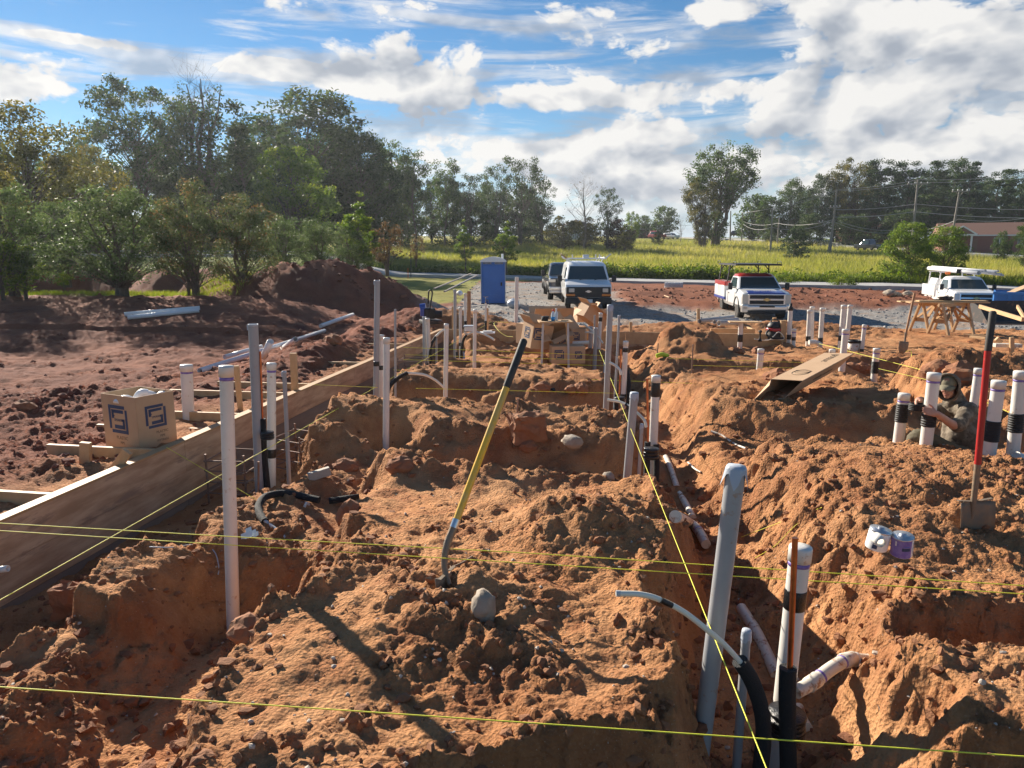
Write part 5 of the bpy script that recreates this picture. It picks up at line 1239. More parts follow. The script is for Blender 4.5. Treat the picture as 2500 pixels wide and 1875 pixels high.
cage('far rebar cage in the trench beside the form', (.2, .66, [(form_x(12.6) + .3, 12.7), (form_x(12.6) + .75, 12.6), (form_x(12.2) + .75, 12.2), (form_x(12.2) + .3, 12.3)]), 3)
RB = 'thin rebar pins standing in the soil'
for px, tp2, bt, lab in ((1692, 841, 930, 'taller rebar pin between the white pipes and the mound'), (1607, 838, 872, 'shorter rebar pin near the lime green scrap'), (631, 1127, 1208, 'rusty rebar pin wired to the first grey pipe'), (1265, 973, 1003, 'short rusty pin on the ledge above the red clay block')):
    g = UY(px - 4, bt, U(px, tp2, {1692: 11.0, 1607: 13.5, 631: 6.35, 1265: 8.0}[px]).y); tp3 = UY(px, tp2, g.y)
    mb = MB(); mb.cyl(g - Vector((0, 0, .2)), tp3, .010, n=8); solo('rebar_pin', mb, MT['rebar'], lab, 'rebar', RB)
# ------------------------------------------------------------------ cartons, table, tools and scraps
def emblem(mb, M, s):
    """square emblem with an S in an open frame, laid through M"""
    def q(x0, y0, x1, y1):
        mb.add([M @ Vector((a * s, b * s, .0015)) for a, b in ((x0, y0), (x1, y0), (x1, y1), (x0, y1))], [(0, 1, 2, 3)])
    w = .12
    q(-.5, .5 - w, .5 - .12, .5); q(-.5, -.36, -.5 + w, .5 - w); q(-.5 + .12, -.5, .5, -.5 + w); q(.5 - w, -.5 + w, .5, .36)
    q(-.30, .22, .30, .34); q(-.34, .02, -.22, .34); q(-.34, .10, -.18, .14); q(-.22, -.34, .34, -.20); q(.22, -.34, .34, .0); q(.18, -.06, .34, .02)
    return mb
def carton(label, c, dims, yaw=0., tilt=None, open_=True, emb=(), text=(), flaps=(1, 1, 1, 1), m='card', fang=.6, tapes=False, fill=None):
    """c: centre of the base. Faces: 0 front (-y), 1 right (+x), 2 left, 3 back, 4 top"""
    w, d, h = dims; c = Vector(c)
    Rm = Matrix.Rotation(yaw, 3, 'Z')
    if tilt: Rm = Matrix.Rotation(tilt[0], 3, Vector(tilt[1])) @ Rm
    P = lambda x, y, z: c + Rm @ Vector((x, y, z))
    t = thing('cardboard_box', label, 'cardboard box', c); k = .006
    mb = MB()
    for (x, y, sx, sy) in ((0, -d / 2, w, k), (0, d / 2, w, k), (-w / 2, 0, k, d - k), (w / 2, 0, k, d - k)):
        mb.box(P(x, y, h / 2), (sx, sy, h), Rm)
    mb.box(P(0, 0, k / 2), (w - k, d - k, k), Rm)
    if not open_: mb.box(P(0, 0, h - k / 2 + .001), (w, d, k), Rm)
    mb.build('box_body', MT[m], t)
    if open_:
        for i, (on, x, y, L_, dr) in enumerate(((flaps[0], 0, -d / 2, w, (0, -1)), (flaps[1], 0, d / 2, w, (0, 1)), (flaps[2], -w / 2, 0, d, (-1, 0)), (flaps[3], w / 2, 0, d, (1, 0)))):
            if not on: continue
            a = fang + random.uniform(-.3, .3); fl = min(w, d) * .46; dv = Vector((dr[0] * math.cos(a), dr[1] * math.cos(a), math.sin(a)))
            s = Vector((-dr[1], dr[0], 0)); p = Vector((x, y, h)); mb = MB(); n = dv.cross(s) * .002
            q = [p - s * L_ / 2, p + s * L_ / 2, p + s * L_ / 2 * .97 + dv * fl, p - s * L_ / 2 * .97 + dv * fl]
            mb.add([c + Rm @ (v + n) for v in q] + [c + Rm @ (v - n) for v in q], [(0, 1, 2, 3), (7, 6, 5, 4), (0, 4, 5, 1), (1, 5, 6, 2), (2, 6, 7, 3), (3, 7, 4, 0)])
            mb.build('flap', MT[m], t)
    def face(f, u, v):
        if f == 0: return frame(P(u * w, -d / 2 - k / 2 - .001, v * h), Rm @ Vector((1, 0, 0)), Rm @ Vector((0, 0, 1)))
        if f == 1: return frame(P(w / 2 + k / 2 + .001, u * d, v * h), Rm @ Vector((0, 1, 0)), Rm @ Vector((0, 0, 1)))
        if f == 2: return frame(P(-w / 2 - k / 2 - .001, -u * d, v * h), Rm @ Vector((0, -1, 0)), Rm @ Vector((0, 0, 1)))
        return frame(P(u * w, v * d, h + .003), Rm @ Vector((1, 0, 0)), Rm @ Vector((0, 1, 0)))
    for f, u, v, s in emb:
        mb = MB(); M = face(f, u, v); emblem(mb, M, s); text_mb(mb, 'SPEARS', s * .13, M @ Matrix.Translation((0, -.03 * s, .003)), .0005); mb.build('printed_emblem', MT['ink'], t)
    for f, u, v, s, tx in text:
        mb = MB(); text_mb(mb, tx, s, face(f, u, v), .0005); mb.build('printed_lettering', MT['ink_b'], t)
    return t
CG = 'cardboard boxes piled round the work table'
c = G(338, 1070)
bx = carton('big open cardboard box with blue square emblems beside the left form', (U(345, 1062, 6.95).x, U(345, 1062, 6.95).y, .655), (.50, .40, .53), R(-27), None, True, ((0, -.04, .56, .27), (1, -.02, .60, .22)), ((0, .02, .22, .045, 'PLASTIC'), (0, .02, .13, .035, 'PIPE'), (1, .12, .30, .035, 'PLASTIC'), (1, .12, .22, .03, 'PIPE'), (1, .12, .14, .03, 'FITTINGS')), (0, 0, 0, 0))
o = Vector((U(345, 1062, 6.95).x, U(345, 1062, 6.95).y, .655))
mb = MB(); rr = random.Random(4)
for i in range(5):
    a = Vector((rr.uniform(-.14, .14), rr.uniform(-.10, .10), .40)); b = a + Vector((rr.uniform(-.2, .2), rr.uniform(-.12, .12), rr.uniform(.04, .10))); mb.tube(spline([o + a, o + a.lerp(b, .5) + Vector((0, 0, .05)), o + b], 4), .042, 12)
solo('pipe_fittings', mb, MT['white_pl'], 'white plastic pipe fittings heaped inside the big open box', 'fittings')
mb = MB(); mb.box(o + Vector((0, 0, .37)), (.40, .30, .02), Matrix.Rotation(R(-27), 3, 'Z')); solo('packing_sheet', mb, MT['clearp'], 'crumpled clear bag under the fittings in the big open box', 'bag')
# pile in the middle: the ground there
B0 = U(1385, 884, 12.8)
carton('lowest carton lying closed on the soil under the work table', (U(1384, 880, 12.9).x, U(1384, 880, 12.9).y, U(1384, 884, 12.9).z), (.60, .38, .31), R(4), None, False, ((0, -.28, .52, .17), (0, .30, .5, .13)))
mb = MB(); q = U(1398, 853, 12.68); mb.box(q, (.09, .004, .09)); solo('paper_label', mb, MT['paper'], 'white shipping label stuck on the lowest carton', 'label')
carton('tilted carton with a blue emblem left of the work table', (U(1306, 850, 13.2).x, U(1306, 850, 13.2).y, U(1306, 850, 13.2).z + .02), (.42, .40, .44), R(28), (R(9), (0, 1, 0)), True, ((0, -.2, .62, .22), (2, 0, .6, .2), (1, .1, .4, .16)), (), (0, 1, 1, 0))
carton('thin flattened carton leaning at the left of the box pile', (U(1281, 838, 13.5).x, U(1281, 838, 13.5).y, U(1281, 838, 13.5).z), (.18, .32, .38), R(35), None, False)
carton('tipped open carton with its flaps towards us behind the table legs', (U(1366, 838, 13.3).x, U(1366, 838, 13.3).y, U(1366, 840, 13.3).z + .10), (.42, .34, .30), R(20), (R(48), (1, -.25, 0)), True, ((0, 0, .5, .15), (2, 0, .5, .14)), (), (1, 1, 1, 1), 'card', .2)
carton('carton standing at the right behind the tipped one', (U(1408, 834, 13.8).x, U(1408, 834, 13.8).y, U(1408, 836, 13.8).z), (.34, .34, .28), R(-12), None, True, ((0, 0, .5, .15),), (), (0, 0, 0, 0))
carton('large open carton at the back of the pile behind the table top', (U(1345, 800, 14.4).x, U(1345, 800, 14.4).y, U(1345, 815, 14.4).z), (.80, .5, .36), R(8), None, True, ((0, .25, .3, .15),), (), (1, 1, 1, 1), 'card', .9)
carton('small upright carton between the tilted one and the table', (U(1342, 830, 13.7).x, U(1342, 830, 13.7).y, U(1342, 836, 13.7).z), (.30, .30, .36), R(-20), None, True, ((0, .1, .6, .14),), (), (1, 0, 1, 0))
carton('long carton tipped up on end in front of the white van', (U(1437, 792, 15.6).x, U(1437, 792, 15.6).y, U(1437, 794, 15.6).z + .06), (.34, .66, .30), R(-58), (R(34), (-.4, .9, 0)), True, (), (), (1, 1, 0, 1), 'card', .1)
carton('plain carton behind the one tipped up on end', (U(1428, 780, 17.0).x, U(1428, 780, 17.0).y, U(1428, 785, 17).z), (.46, .34, .34), R(10), None, True, (), (), (1, 0, 0, 1))
carton('open carton right of the one tipped up on end', (U(1462, 784, 16.6).x, U(1462, 784, 16.6).y, U(1462, 788, 16.6).z), (.30, .3, .32), R(-15), None, True, (), (), (0, 0, 0, 0))
drain('white pipe lying right of the box pile', [(1398, 838), (1418, 837), (1438, 836)], .035, 'pvc', D=13.3)
# work table
t0 = U(1356, 786, 12.6); gz = U(1356, 889, 12.5).z; tz = t0.z
t = thing('work_table', 'small wooden work table on thin legs in front of the cartons', 'table', (t0.x, t0.y, gz))
mb = MB(); mb.box((t0.x, t0.y + .12, tz), (.60, .42, .022), Matrix.Rotation(R(3), 3, 'Z'), .003); mb.build('table_top', MT['pine'], t)
for sx, sy in ((-.22, -.03), (.22, -.05), (-.20, .27), (.22, .26)):
    mb = MB(); mb.bar((t0.x + sx * 1.10, t0.y + sy, gz - .12), (t0.x + sx, t0.y + sy, tz - .011), .035, .03, (0, 1, 0)); mb.build('leg', MT['greypex'] if sy < 0 else MT['pine'], t)
def bottle(lab, px, D, h, r, m, capm, liquid=True):
    b = Vector((U(px, 780, D).x, U(px, 780, D).y, tz + .012)); t = thing('spray_bottle', lab, 'bottle', b)
    mb = MB(); mb.lathe([(r * .9, 0), (r, .01), (r, h * .62), (r * .45, h * .8), (r * .4, h * .9)], b, 14); mb.build('bottle_body', MT['clearp'], t)
    if liquid: mb = MB(); mb.lathe([(r * 1.02, .004), (r * 1.03, h * .36)], b, 14); mb.build('liquid', MT['water'], t)
    mb = MB(); mb.lathe([(r * .5, h * .86), (r * .5, h), (r * .3, h * 1.02)], b, 12); mb.build('cap', MT[capm], t)
bottle('bottle of blue liquid with a red cap on the work table', 1350, 12.7, .20, .035, 'clearp', 'redcap'); bottle('taller clear bottle beside the blue one on the work table', 1358, 12.75, .215, .03, 'clearp', 'white_pl', False)
mb = MB()
for i in range(4): mb.box((U(1330, 770, 12.65).x + .004 * i, U(1330, 770, 12.65).y + .05, tz + .022 + i * .021), (.12, .10, .019), Matrix.Rotation(.1 * i, 3, 'Z'), .003)
solo('black_trays', mb, MT['black'], 'little stack of black clips on the left of the table', 'clips')
mb = MB(); mb.box((t0.x + .17, t0.y + .1, tz + .02), (.13, .09, .018)); solo('scrap_block', mb, MT['card'], 'flat scrap piece lying on the right of the table', 'scrap')
# long carton leaning open
nt_, nr_, nb_, nl_ = U(1883, 926, 8.75), U(1959, 930, 8.5), U(1912, 974, 8.5), U(1859, 974, 8.75); V = U(2013, 862, 9.95) - nt_
t = thing('long_carton', 'long open cardboard carton lying slanted on the right mound', 'cardboard box', nb_)
th = .006; n_up = (nr_ - nt_).cross(V).normalized(); n_up = n_up if n_up.z > 0 else -n_up
def panel(mb, a, b, c, d, k=.004):
    n = (b - a).cross(d - a).normalized() * k; mb.add([a, b, c, d, a + n, b + n, c + n, d + n], [(0, 1, 2, 3), (7, 6, 5, 4), (0, 4, 5, 1), (1, 5, 6, 2), (2, 6, 7, 3), (3, 7, 4, 0)])
for nm, a, b in (('top_panel', nt_, nr_), ('side_panel', nr_, nb_), ('bottom_panel', nb_, nl_), ('side_panel', nl_, nt_)):
    mb = MB(); panel(mb, a, b, b + V, a + V); mb.build(nm, MT['card'], t)
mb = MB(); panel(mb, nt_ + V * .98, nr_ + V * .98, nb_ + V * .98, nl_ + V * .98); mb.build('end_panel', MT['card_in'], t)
mb = MB(); panel(mb, nt_, nl_, U(1836, 981, 8.55), U(1879, 941, 8.5)); mb.build('flap', MT['card'], t)
mb = MB(); M = frame((nt_ + nr_) / 2 + V * .80 + n_up * .006, V * -1 if V.x < 0 else V, (nt_ - nr_)); text_mb(mb, 'armacell', .15, M, .0005)
M2 = frame((nt_ + nr_) / 2 + V * .25 + n_up * .006, V, nt_ - nr_)
mb.build('printed_lettering', MT['ink_b'], t); mb = MB()
for k_ in range(3):
    ra, rb_ = ((.15, .10), (.09, .09), (.05, .10))[k_]; pts = [M2 @ Vector((ra * math.cos(q) + .04 * k_, rb_ * math.sin(q), 0)) for q in [i * .2618 for i in range(25)]]; mb.tube(pts, .003, 4)
mb.build('printed_mark', MT['ink_b'], t)
mb = MB(); ns = (nb_ - nr_).cross(V).normalized(); ns = ns if ns.y < 0 else -ns; text_mb(mb, 'armaflex insulation', .085, frame((nr_ + nb_) / 2 + V * .55 + ns * .007, V, nr_ - nb_), .0005); mb.build('printed_lettering', MT['ink_b'], t)
# cans on the right mound
def can(lab, px, py, D, r, h, m, tilt, bands):
    b = U(px, py, D); ax = Vector((math.sin(tilt[0]), tilt[1], math.cos(tilt[0]))).normalized(); t = thing('solvent_can', lab, 'can', b)
    mb = MB(); mb.lathe([(r * .98, 0), (r, .004), (r, h - .004), (r * .96, h)], b, 24, ax); mb.build('can_body', MT[m], t)
    mb = MB(); mb.lathe([(r * 1.01, -.004), (r * 1.01, .004)], b + ax * h, 24, ax); mb.lathe([(r * .9, -.002), (r * .55, .004), (r * .3, .006), (r * .3, .016), (r * .05, .016)], b + ax * h, 20, ax); mb.build('lid', MT['alu'], t)
    x, y = basis(ax); 
    for z0, z1, a0, a1, mm, nm in bands:
        vs = []; n = 10
        for i in range(n + 1):
            a = a0 + (a1 - a0) * i / n
            e = Vector((math.sin(a), -math.cos(a), 0)); e = (e - ax * e.dot(ax)).normalized()
            vs += [b + ax * h * z0 + e * r * 1.012, b + ax * h * z1 + e * r * 1.012]
        mb = MB(); mb.add(vs, [(2 * i, 2 * i + 2, 2 * i + 3, 2 * i + 1) for i in range(n)], True); mb.build(nm, MT[mm], t)
can('white solvent can with a round metal lid on the right mound', 2138, 1337, 3.88, .056, .108, 'white_pl', (.12, -.10), ((.12, .34, -.9, -.45, 'ink', 'label_patch'), (.5, .62, -.2, .1, 'redcap', 'label_patch'), (.38, .42, -.9, -.35, 'ink', 'label_patch')))
can('purple primer can leaning beside the white can', 2200, 1352, 3.84, .054, .108, 'white_pl', (-.08, -.14), ((.02, .97, -1.9, .45, 'purple', 'label_patch'), (.42, .60, -.5, .30, 'ink', 'label_patch'), (.2, .8, .7, 1.0, 'sheet', 'label_patch'), (.64, .90, -1.15, -1.0, 'paper', 'label_patch'), (.64, .70, -.3, .25, 'blueband', 'label_patch')))
mb = MB(); a = U(2152, 1326, 3.72); mb.ring(a, a + Vector((.0, .06, .01)), .028, .023, 18); solo('pipe_fitting', mb, MT['pvc'], 'short white pipe coupling resting against the white can', 'fitting')
# concrete paver, stones, clay blocks
mb = MB(); p = U(780, 1166, 6.5); mb.box(p + Vector((0, 0, .035)), (.20, .10, .075), Matrix.Rotation(R(22), 3, 'Z') @ Matrix.Rotation(R(-12), 3, 'Y') @ Matrix.Rotation(R(-8), 3, 'X'), .008); solo('paver_block', mb, MT['concrete'], 'pale concrete block lying tilted on the loose soil', 'paver')
def rock(lab, px, py, D, s, m, sq=(1, 1, .8), seed=1, name='clay_block', cat='clay lump', boxy=.0, sink=.25, group=None):
    g = np.random.default_rng(seed); bm = bmesh.new()
    if boxy:
        bmesh.ops.create_cube(bm, size=1.5); bmesh.ops.subdivide_edges(bm, edges=bm.edges[:], cuts=6, use_grid_fill=True)
    else: bmesh.ops.create_icosphere(bm, subdivisions=3, radius=1)
    V_ = np.array([v.co[:] for v in bm.verts]); o_ = g.uniform(0, 50)
    dsp = .22 * fbm(V_[:, 0] * 1.1 + o_, V_[:, 1] * 1.1 + V_[:, 2] * 1.4, 3, seed) + .07 * fbm(V_[:, 0] * 4 + o_, V_[:, 1] * 4 + V_[:, 2] * 4, 2, seed + 3)
    nn = V_ / np.linalg.norm(V_, axis=1, keepdims=True); V_ = V_ + nn * dsp[:, None]
    cl = np.round(nn * 1.6) / 1.6; V_ = V_ * .80 + cl * .28 + .035 * g.standard_normal(V_.shape)
    a = g.uniform(0, 6.28) if not boxy else boxy
    for v, q in zip(bm.verts, V_):
        x, y, z = q * np.array(sq) * s; v.co = (x * math.cos(a) - y * math.sin(a), x * math.sin(a) + y * math.cos(a), z)
    mb = MB(); mb.bm(bm, None, U(px, py, D) if D else G(px, py + int(s * 1733 / 9)) + Vector((0, 0, s * sq[2] * (1 - 2 * sink))), name in ('sack', 'boulder', 'stone'))
    return solo(name, mb, MT[m], lab, cat, group)
rock('large red clay block on the ledge at the middle of the pit', 1288, 1044, 7.5, .19, 'clay', (1.15, .8, .95), 4, boxy=.25)
rock('red clay block standing on its side in the left pit', 176, 1462, 4.55, .115, 'clay', (1.05, .8, 1.05), 8, boxy=.15)
rock('rounded clay lump beside the hose offcut', 856, 1263, 5.45, .125, 'clay', (.9, .7, 1.0), 6)
rock('pale grey stone half buried below the yellow shovel', 1180, 1500, None, .072, 'stone', (.8, .8, 1.2), 9, 'stone', 'stone', sink=.2)
rock('pale stone on the ledge right of the large red clay block', 1398, 1078, 7.0, .085, 'stone', (1.3, .8, .75), 10, 'stone', 'stone')
rock('small tan stone at the mound edge below the grey pipe', 1485, 1166, 6.15, .055, 'stone', (1, .8, .9), 12, 'stone', 'stone')
CL = 'broken clay lumps lying about'
for i, (px, py, D, s, lab) in enumerate(((2345, 885, 10.9, .30, 'biggest clay lump of the heap behind the worker'), (2290, 878, 11.3, .26, 'clay lump left of the biggest one of the heap'), (2290, 915, 10.4, .15, 'clay lump in front of the heap behind the worker'), (2105, 880, 11.5, .16, 'clay lump beside the upper end of the long carton'), (2080, 882, 11.8, .13, 'second clay lump beside the upper end of the long carton'),
        (1900, 900, 10.3, .20, 'clay lump on the mound behind the long carton'), (605, 1540, 4.5, .10, 'clay lump at the foot of the nearest white pipe'), (978, 1128, 7.4, .12, 'clay lump at the foot of the square topped pipe'), (840, 1130, 7.4, .13, 'clay lump at the end of the rebar cage'), (1325, 935, 11.2, .12, 'clay lump on the ledge under the cartons'), (1418, 938, 11.0, .13, 'clay lump left of the grey sweep elbow'), (1395, 941, 10.9, .10, 'flat clay lump next to the grey sweep elbow'),
        (1850, 838, 15.0, .16, 'clay lump at the right foot of the soil mound'), (1802, 846, 14.8, .12, 'clay lump at the foot of the board topped pipe'), (60, 980, 8.3, .13, 'clod on the dirt road beside the left edge'), (812, 810, 13.0, .2, 'dark clod on the dirt ridge by the white pipe'), (1290, 1080, 6.9, .1, 'crumbled clay lump below the large red block'))):
    rock(lab, px, py, None, s * .85, 'clay', (1.1, .9, .75), 20 + i, group=CL, sink=.32)
# twigs and bits
def stick(label, pts, r, m='twig', name='twig', cat='twig'):
    P = [G(x, y) + Vector((0, 0, r + .012)) for x, y in pts]; mb = MB(); mb.tube(spline(P, 4) if len(P) > 2 else P, r, 6); solo(name, mb, MT[m], label, cat)
stick('dead twig lying beside the yellow shovel blade', [(1102, 1395), (1130, 1382), (1153, 1366)], .006)
stick('thin dark root on the flat topped block', [(243, 1393), (275, 1397), (308, 1394)], .004)
stick('short pale splinter on the soil above the yellow shovel blade', [(1022, 1365), (1032, 1350), (1040, 1340)], .006, 'pine')
stick('thin forked root on the bottom right mound', [(2140, 1715), (2148, 1745), (2180, 1760), (2198, 1775)], .003)
stick('white wire trailing over the left block', [(365, 1342), (420, 1345), (470, 1337), (520, 1350), (535, 1390), (533, 1410)], .004, 'sheet', 'wire_scrap', 'wire')
stick('pale strap lying on the slope below the long carton', [(1736, 1060), (1765, 1072), (1790, 1088), (1820, 1101)], .012, 'pvc_dirty', 'strap', 'strap')
stick('pale lath lying in the right trench', [(1680, 1135), (1695, 1150), (1710, 1165)], .012, 'pvc_dirty', 'lath', 'lath')
mb = MB(); a = G(808, 1222) + Vector((-.05, 0, .03)); mb.ring(U(803, 1223, 6.15), U(877, 1213, 6.2), .028, .018, 14); solo('hose_offcut', mb, MT['foam'], 'black foam offcut lying beside the curled hose', 'hose')
mb = MB(); p = U(1341, 960, 10.0); mb.tube([p + Vector((-.06, 0, .03)), p + Vector((.05, .02, .03))], .035, 12); mb.tube([p + Vector((.03, 0, .03)), p + Vector((.07, .02, .035))], .042, 12); solo('tool_cup', mb, MT['black'], 'dark plastic fitting lying on the ledge behind the yellow shovel', 'fitting')
mb = MB(); p = G(1615, 878); mb.tube(spline([p + Vector((-.1, 0, .05)), p + Vector((0, 0, .08)), p + Vector((.12, .02, .05))], 4), .04, 8); solo('lime_scrap', mb, MT['lime'], 'lime green plastic scrap by the short rebar pin', 'scrap')
mb = MB(); p = U(1722, 827, 14.6); mb.box(p, (.22, .1, .04), Matrix.Rotation(.2, 3, 'Z'), .01); solo('white_scrap', mb, MT['white_pl'], 'white scrap lying in front of the soil mound', 'scrap')
g = np.random.default_rng(5)
mb = MB(); p = U(600, 1318, 5.2)
for i in range(9):
    q = p + Vector((g.uniform(-.05, .05), g.uniform(-.03, .03), g.uniform(0, .04))); mb.add([q, q + Vector((.04, .01, .02)), q + Vector((.03, .03, .045)), q + Vector((-.01, .02, .03))], [(0, 1, 2, 3)])
solo('plastic_wrap', mb, MT['clearp'], 'crumpled clear plastic wrapper right of the nearest white pipe', 'plastic wrap')
# board laid on a banded pipe
mb = MB(); p = PIPES[-1][6]['tp']; mb.box(p + Vector((.05, -.02, .012)), (.62, .30, .022), Matrix.Rotation(R(-8), 3, 'Z'), .003); solo('plank', mb, MT['pine'], 'flat board resting on the banded white pipe', 'board')
mb = MB(); p = U(1788, 815, 16.6); mb.box(p + Vector((0, 0, 0)), (1.0, .05, .24), Matrix.Rotation(R(-8), 3, 'Z')); mb.box(p + Vector((.48, .3, .01)), (.05, .6, .23)); solo('form_corner', mb, MT['pine'], 'wooden form corner behind the board topped pipe', 'form boards')
# red and black shop vacuum
b = U(1889, 825, 15.8); t = thing('shop_vacuum', 'red and black wet vacuum standing among the far pipes', 'vacuum cleaner', b)
mb = MB(); mb.lathe([(.13, -.05), (.14, .02), (.165, .17)], b, 20); mb.build('drum', MT['grip'], t)
mb = MB(); mb.lathe([(.17, .165), (.18, .18), (.18, .215), (.165, .225)], b, 20); mb.build('ring', MT['vred'], t)
mb = MB(); mb.lathe([(.16, .22), (.15, .28), (.11, .345), (.07, .36)], b, 20); mb.tube(spline([b + Vector((-.1, 0, .33)), b + Vector((-.06, 0, .40)), b + Vector((.06, 0, .40)), b + Vector((.1, 0, .33))], 4), .013, 8); mb.build('motor_head', MT['vblack'], t)
mb = MB(); mb.tube(spline([b + Vector((-.15, -.1, .2)), b + Vector((-.24, -.2, .1)), b + Vector((-.1, -.3, .02)), b + Vector((.1, -.3, .03))], 5), .022, 10); mb.build('hose', MT['vblack'], t)
mb = MB(); mb.tube(spline([b + Vector((-.5, -.2, .0)), b + Vector((-.2, -.25, -.02)), b + Vector((.0, -.25, .16)), b + Vector((.12, -.25, .0)), b + Vector((-.3, -.3, .0))], 6), .011, 6); solo('extension_cord', mb, MT['pex'], 'pale cord lying in a loop round the vacuum', 'extension cord')
b = U(1855, 830, 15.6); mb = MB(); mb.lathe([(.05, -.03), (.03, .02), (.018, .06), (.02, .16), (.045, .18), (.03, .21)], b, 12); solo('valve', mb, MT['black'], 'dark valve fitting standing left of the vacuum', 'valve')
# bucket
b = U(2083, 856, 14.7); t = thing('bucket', 'white bucket with a black rim behind the standing white pipes', 'bucket', b)
mb = MB(); mb.lathe([(.105, -.02), (.11, 0), (.122, .17)], b, 20); mb.build('bucket_body', MT['pvc_dirty'], t)
mb = MB(); mb.ring(b + Vector((0, 0, .165)), b + Vector((0, 0, .225)), .130, .115, 20); mb.build('rim', MT['black'], t)
# sawhorses with planks
SAW = 'home made wooden sawhorses'
def sawhorse(lab, c, yaw, L_=1.05, h=.70):
    c = Vector(c); Rm = Matrix.Rotation(yaw, 3, 'Z'); P = lambda x, y, z: c + Rm @ Vector((x, y, z)); t = thing('sawhorse', lab, 'sawhorse', c, SAW)
    mb = MB(); mb.box(P(L_ / 2, 0, h), (L_ + .1, .04, .09), Rm, .003); mb.build('beam', MT['pine'], t)
    for x in (.04, L_ - .04):
        for s in (-1, 1):
            mb = MB(); mb.bar(P(x, s * .28, -.04), P(x, s * .035, h + .03), .04, .085, Rm @ Vector((1, 0, 0)), .003); mb.build('leg', MT['pine'], t)
        mb = MB(); mb.box(P(x + .035 * (1 if x < .5 else -1), 0, h * .42), (.022, .36, .10), Rm); mb.build('tie_plate', MT['cap_board'], t)
        for s in (-1, 1):
            mb = MB(); mb.bar(P(x, s * .16, h * .42), P(L_ / 2, s * .02, h - .05), .02, .08, Rm @ Vector((0, s, 0))); mb.build('brace', MT['cap_board'], t)
    return t
s2 = U(2288, 813, 18.1); s1 = U(2241, 808, 18.7)
sawhorse('front right sawhorse under the stack of boards', s2, R(24)); sawhorse('back left sawhorse under the stack of boards', s1, R(24))
mid = (s1 + s2) / 2
PLK = 'boards laid across the sawhorses'
for i, (dx, dy, L_, w, dz, a, lab) in enumerate(((.50, .02, 2.0, .26, 0, 8, 'lower broad board laid across the sawhorses'), (.36, .32, 1.9, .20, .0, 9, 'rear board laid across the sawhorses'), (.62, .05, 1.7, .2, .032, 6, 'upper board lying on the broad one on the sawhorses'))):
    mb = MB(); mb.box(mid + Vector((dx - .05, dy, .765 + dz)), (L_, w, .03), Matrix.Rotation(R(a - 10), 3, 'Z'), .003); solo('plank', mb, MT['pine'], lab, 'board', PLK)
mb = MB(); b = mid + Vector((.42, .1, .83))
for i in range(6): mb.tube(spline([b + Vector((g.uniform(-.25, .25), g.uniform(-.1, .1), g.uniform(-.02, .08))) for _ in range(4)], 4), .02, 6)
solo('power_tool', mb, MT['grip'], 'dark tool and cord lying on top of the sawhorse boards', 'tool')
mb = MB(); mb.bar(U(2392, 748, 17.6), U(2497, 780, 15.8), .05, .09, bev=.003); solo('plank', mb, MT['pine'], 'long board sloping from the sawhorses to the right edge', 'board')
mb = MB(); mb.bar(U(2484, 748, 20), U(2502, 778, 18.6), .05, .09, bev=.003); solo('plank', mb, MT['pine'], 'steeper board end at the right edge by the steel bucket', 'board')
for a, b, D, lab in (((2352, 818), (2424, 822), 16.6, 'split log pieces lying in front of the sawhorses'), ((2370, 822), (2408, 826), 16, 'short board offcut lying below the split log pieces')):
    mb = MB(); mb.bar(U(a[0], a[1], D), U(b[0], b[1], D * .98), .09, .05, bev=.004); solo('timber_offcut', mb, MT['pine'], lab, 'timber')
mb = MB(); p = U(2458, 843, 14.2); mb.box(p, (.50, .16, .07), Matrix.Rotation(R(-6), 3, 'Z'), .005); solo('plank', mb, MT['pvc_dirty'], 'pale short plank lying on the soil near the right edge', 'board')
mb = MB(); p = U(2438, 832, 14.4); mb.box(p, (.14, .05, .09), Matrix.Rotation(R(40), 3, 'Y')); solo('timber_offcut', mb, MT['pine'], 'small tilted offcut behind the pale short plank', 'timber')
# big steel loader bucket
b = U(2470, 790, 21.5); t = thing('loader_bucket', 'dark steel loader bucket parked right of the sawhorses', 'loader bucket', b)
prof = [(0, .0), (.0, .06), (.75, .05), (.95, .25), (.95, .62), (.88, .66), (.87, .28), (.70, .12), (.05, .10), (0, .0)]
mb = MB(); mb.prism(prof[:-1], -.95, 1.1, lambda a_, b_, d: b + Vector((d, a_ - .4, b_))); mb.build('shell', MT['dbed'], t)
for d in (-.95, 1.1): mb = MB(); mb.prism([(0, .02), (.93, .05), (.95, .64), (.5, .5)], d - .02, d + .02, lambda a_, b_, e: b + Vector((e, a_ - .4, b_))); mb.build('side_plate', MT['dbed'], t)
mb = MB(); mb.bar(b + Vector((-1.0, -.42, .02)), b + Vector((1.15, -.42, .02)), .12, .03); mb.build('cutting_edge', MT['steel'], t)
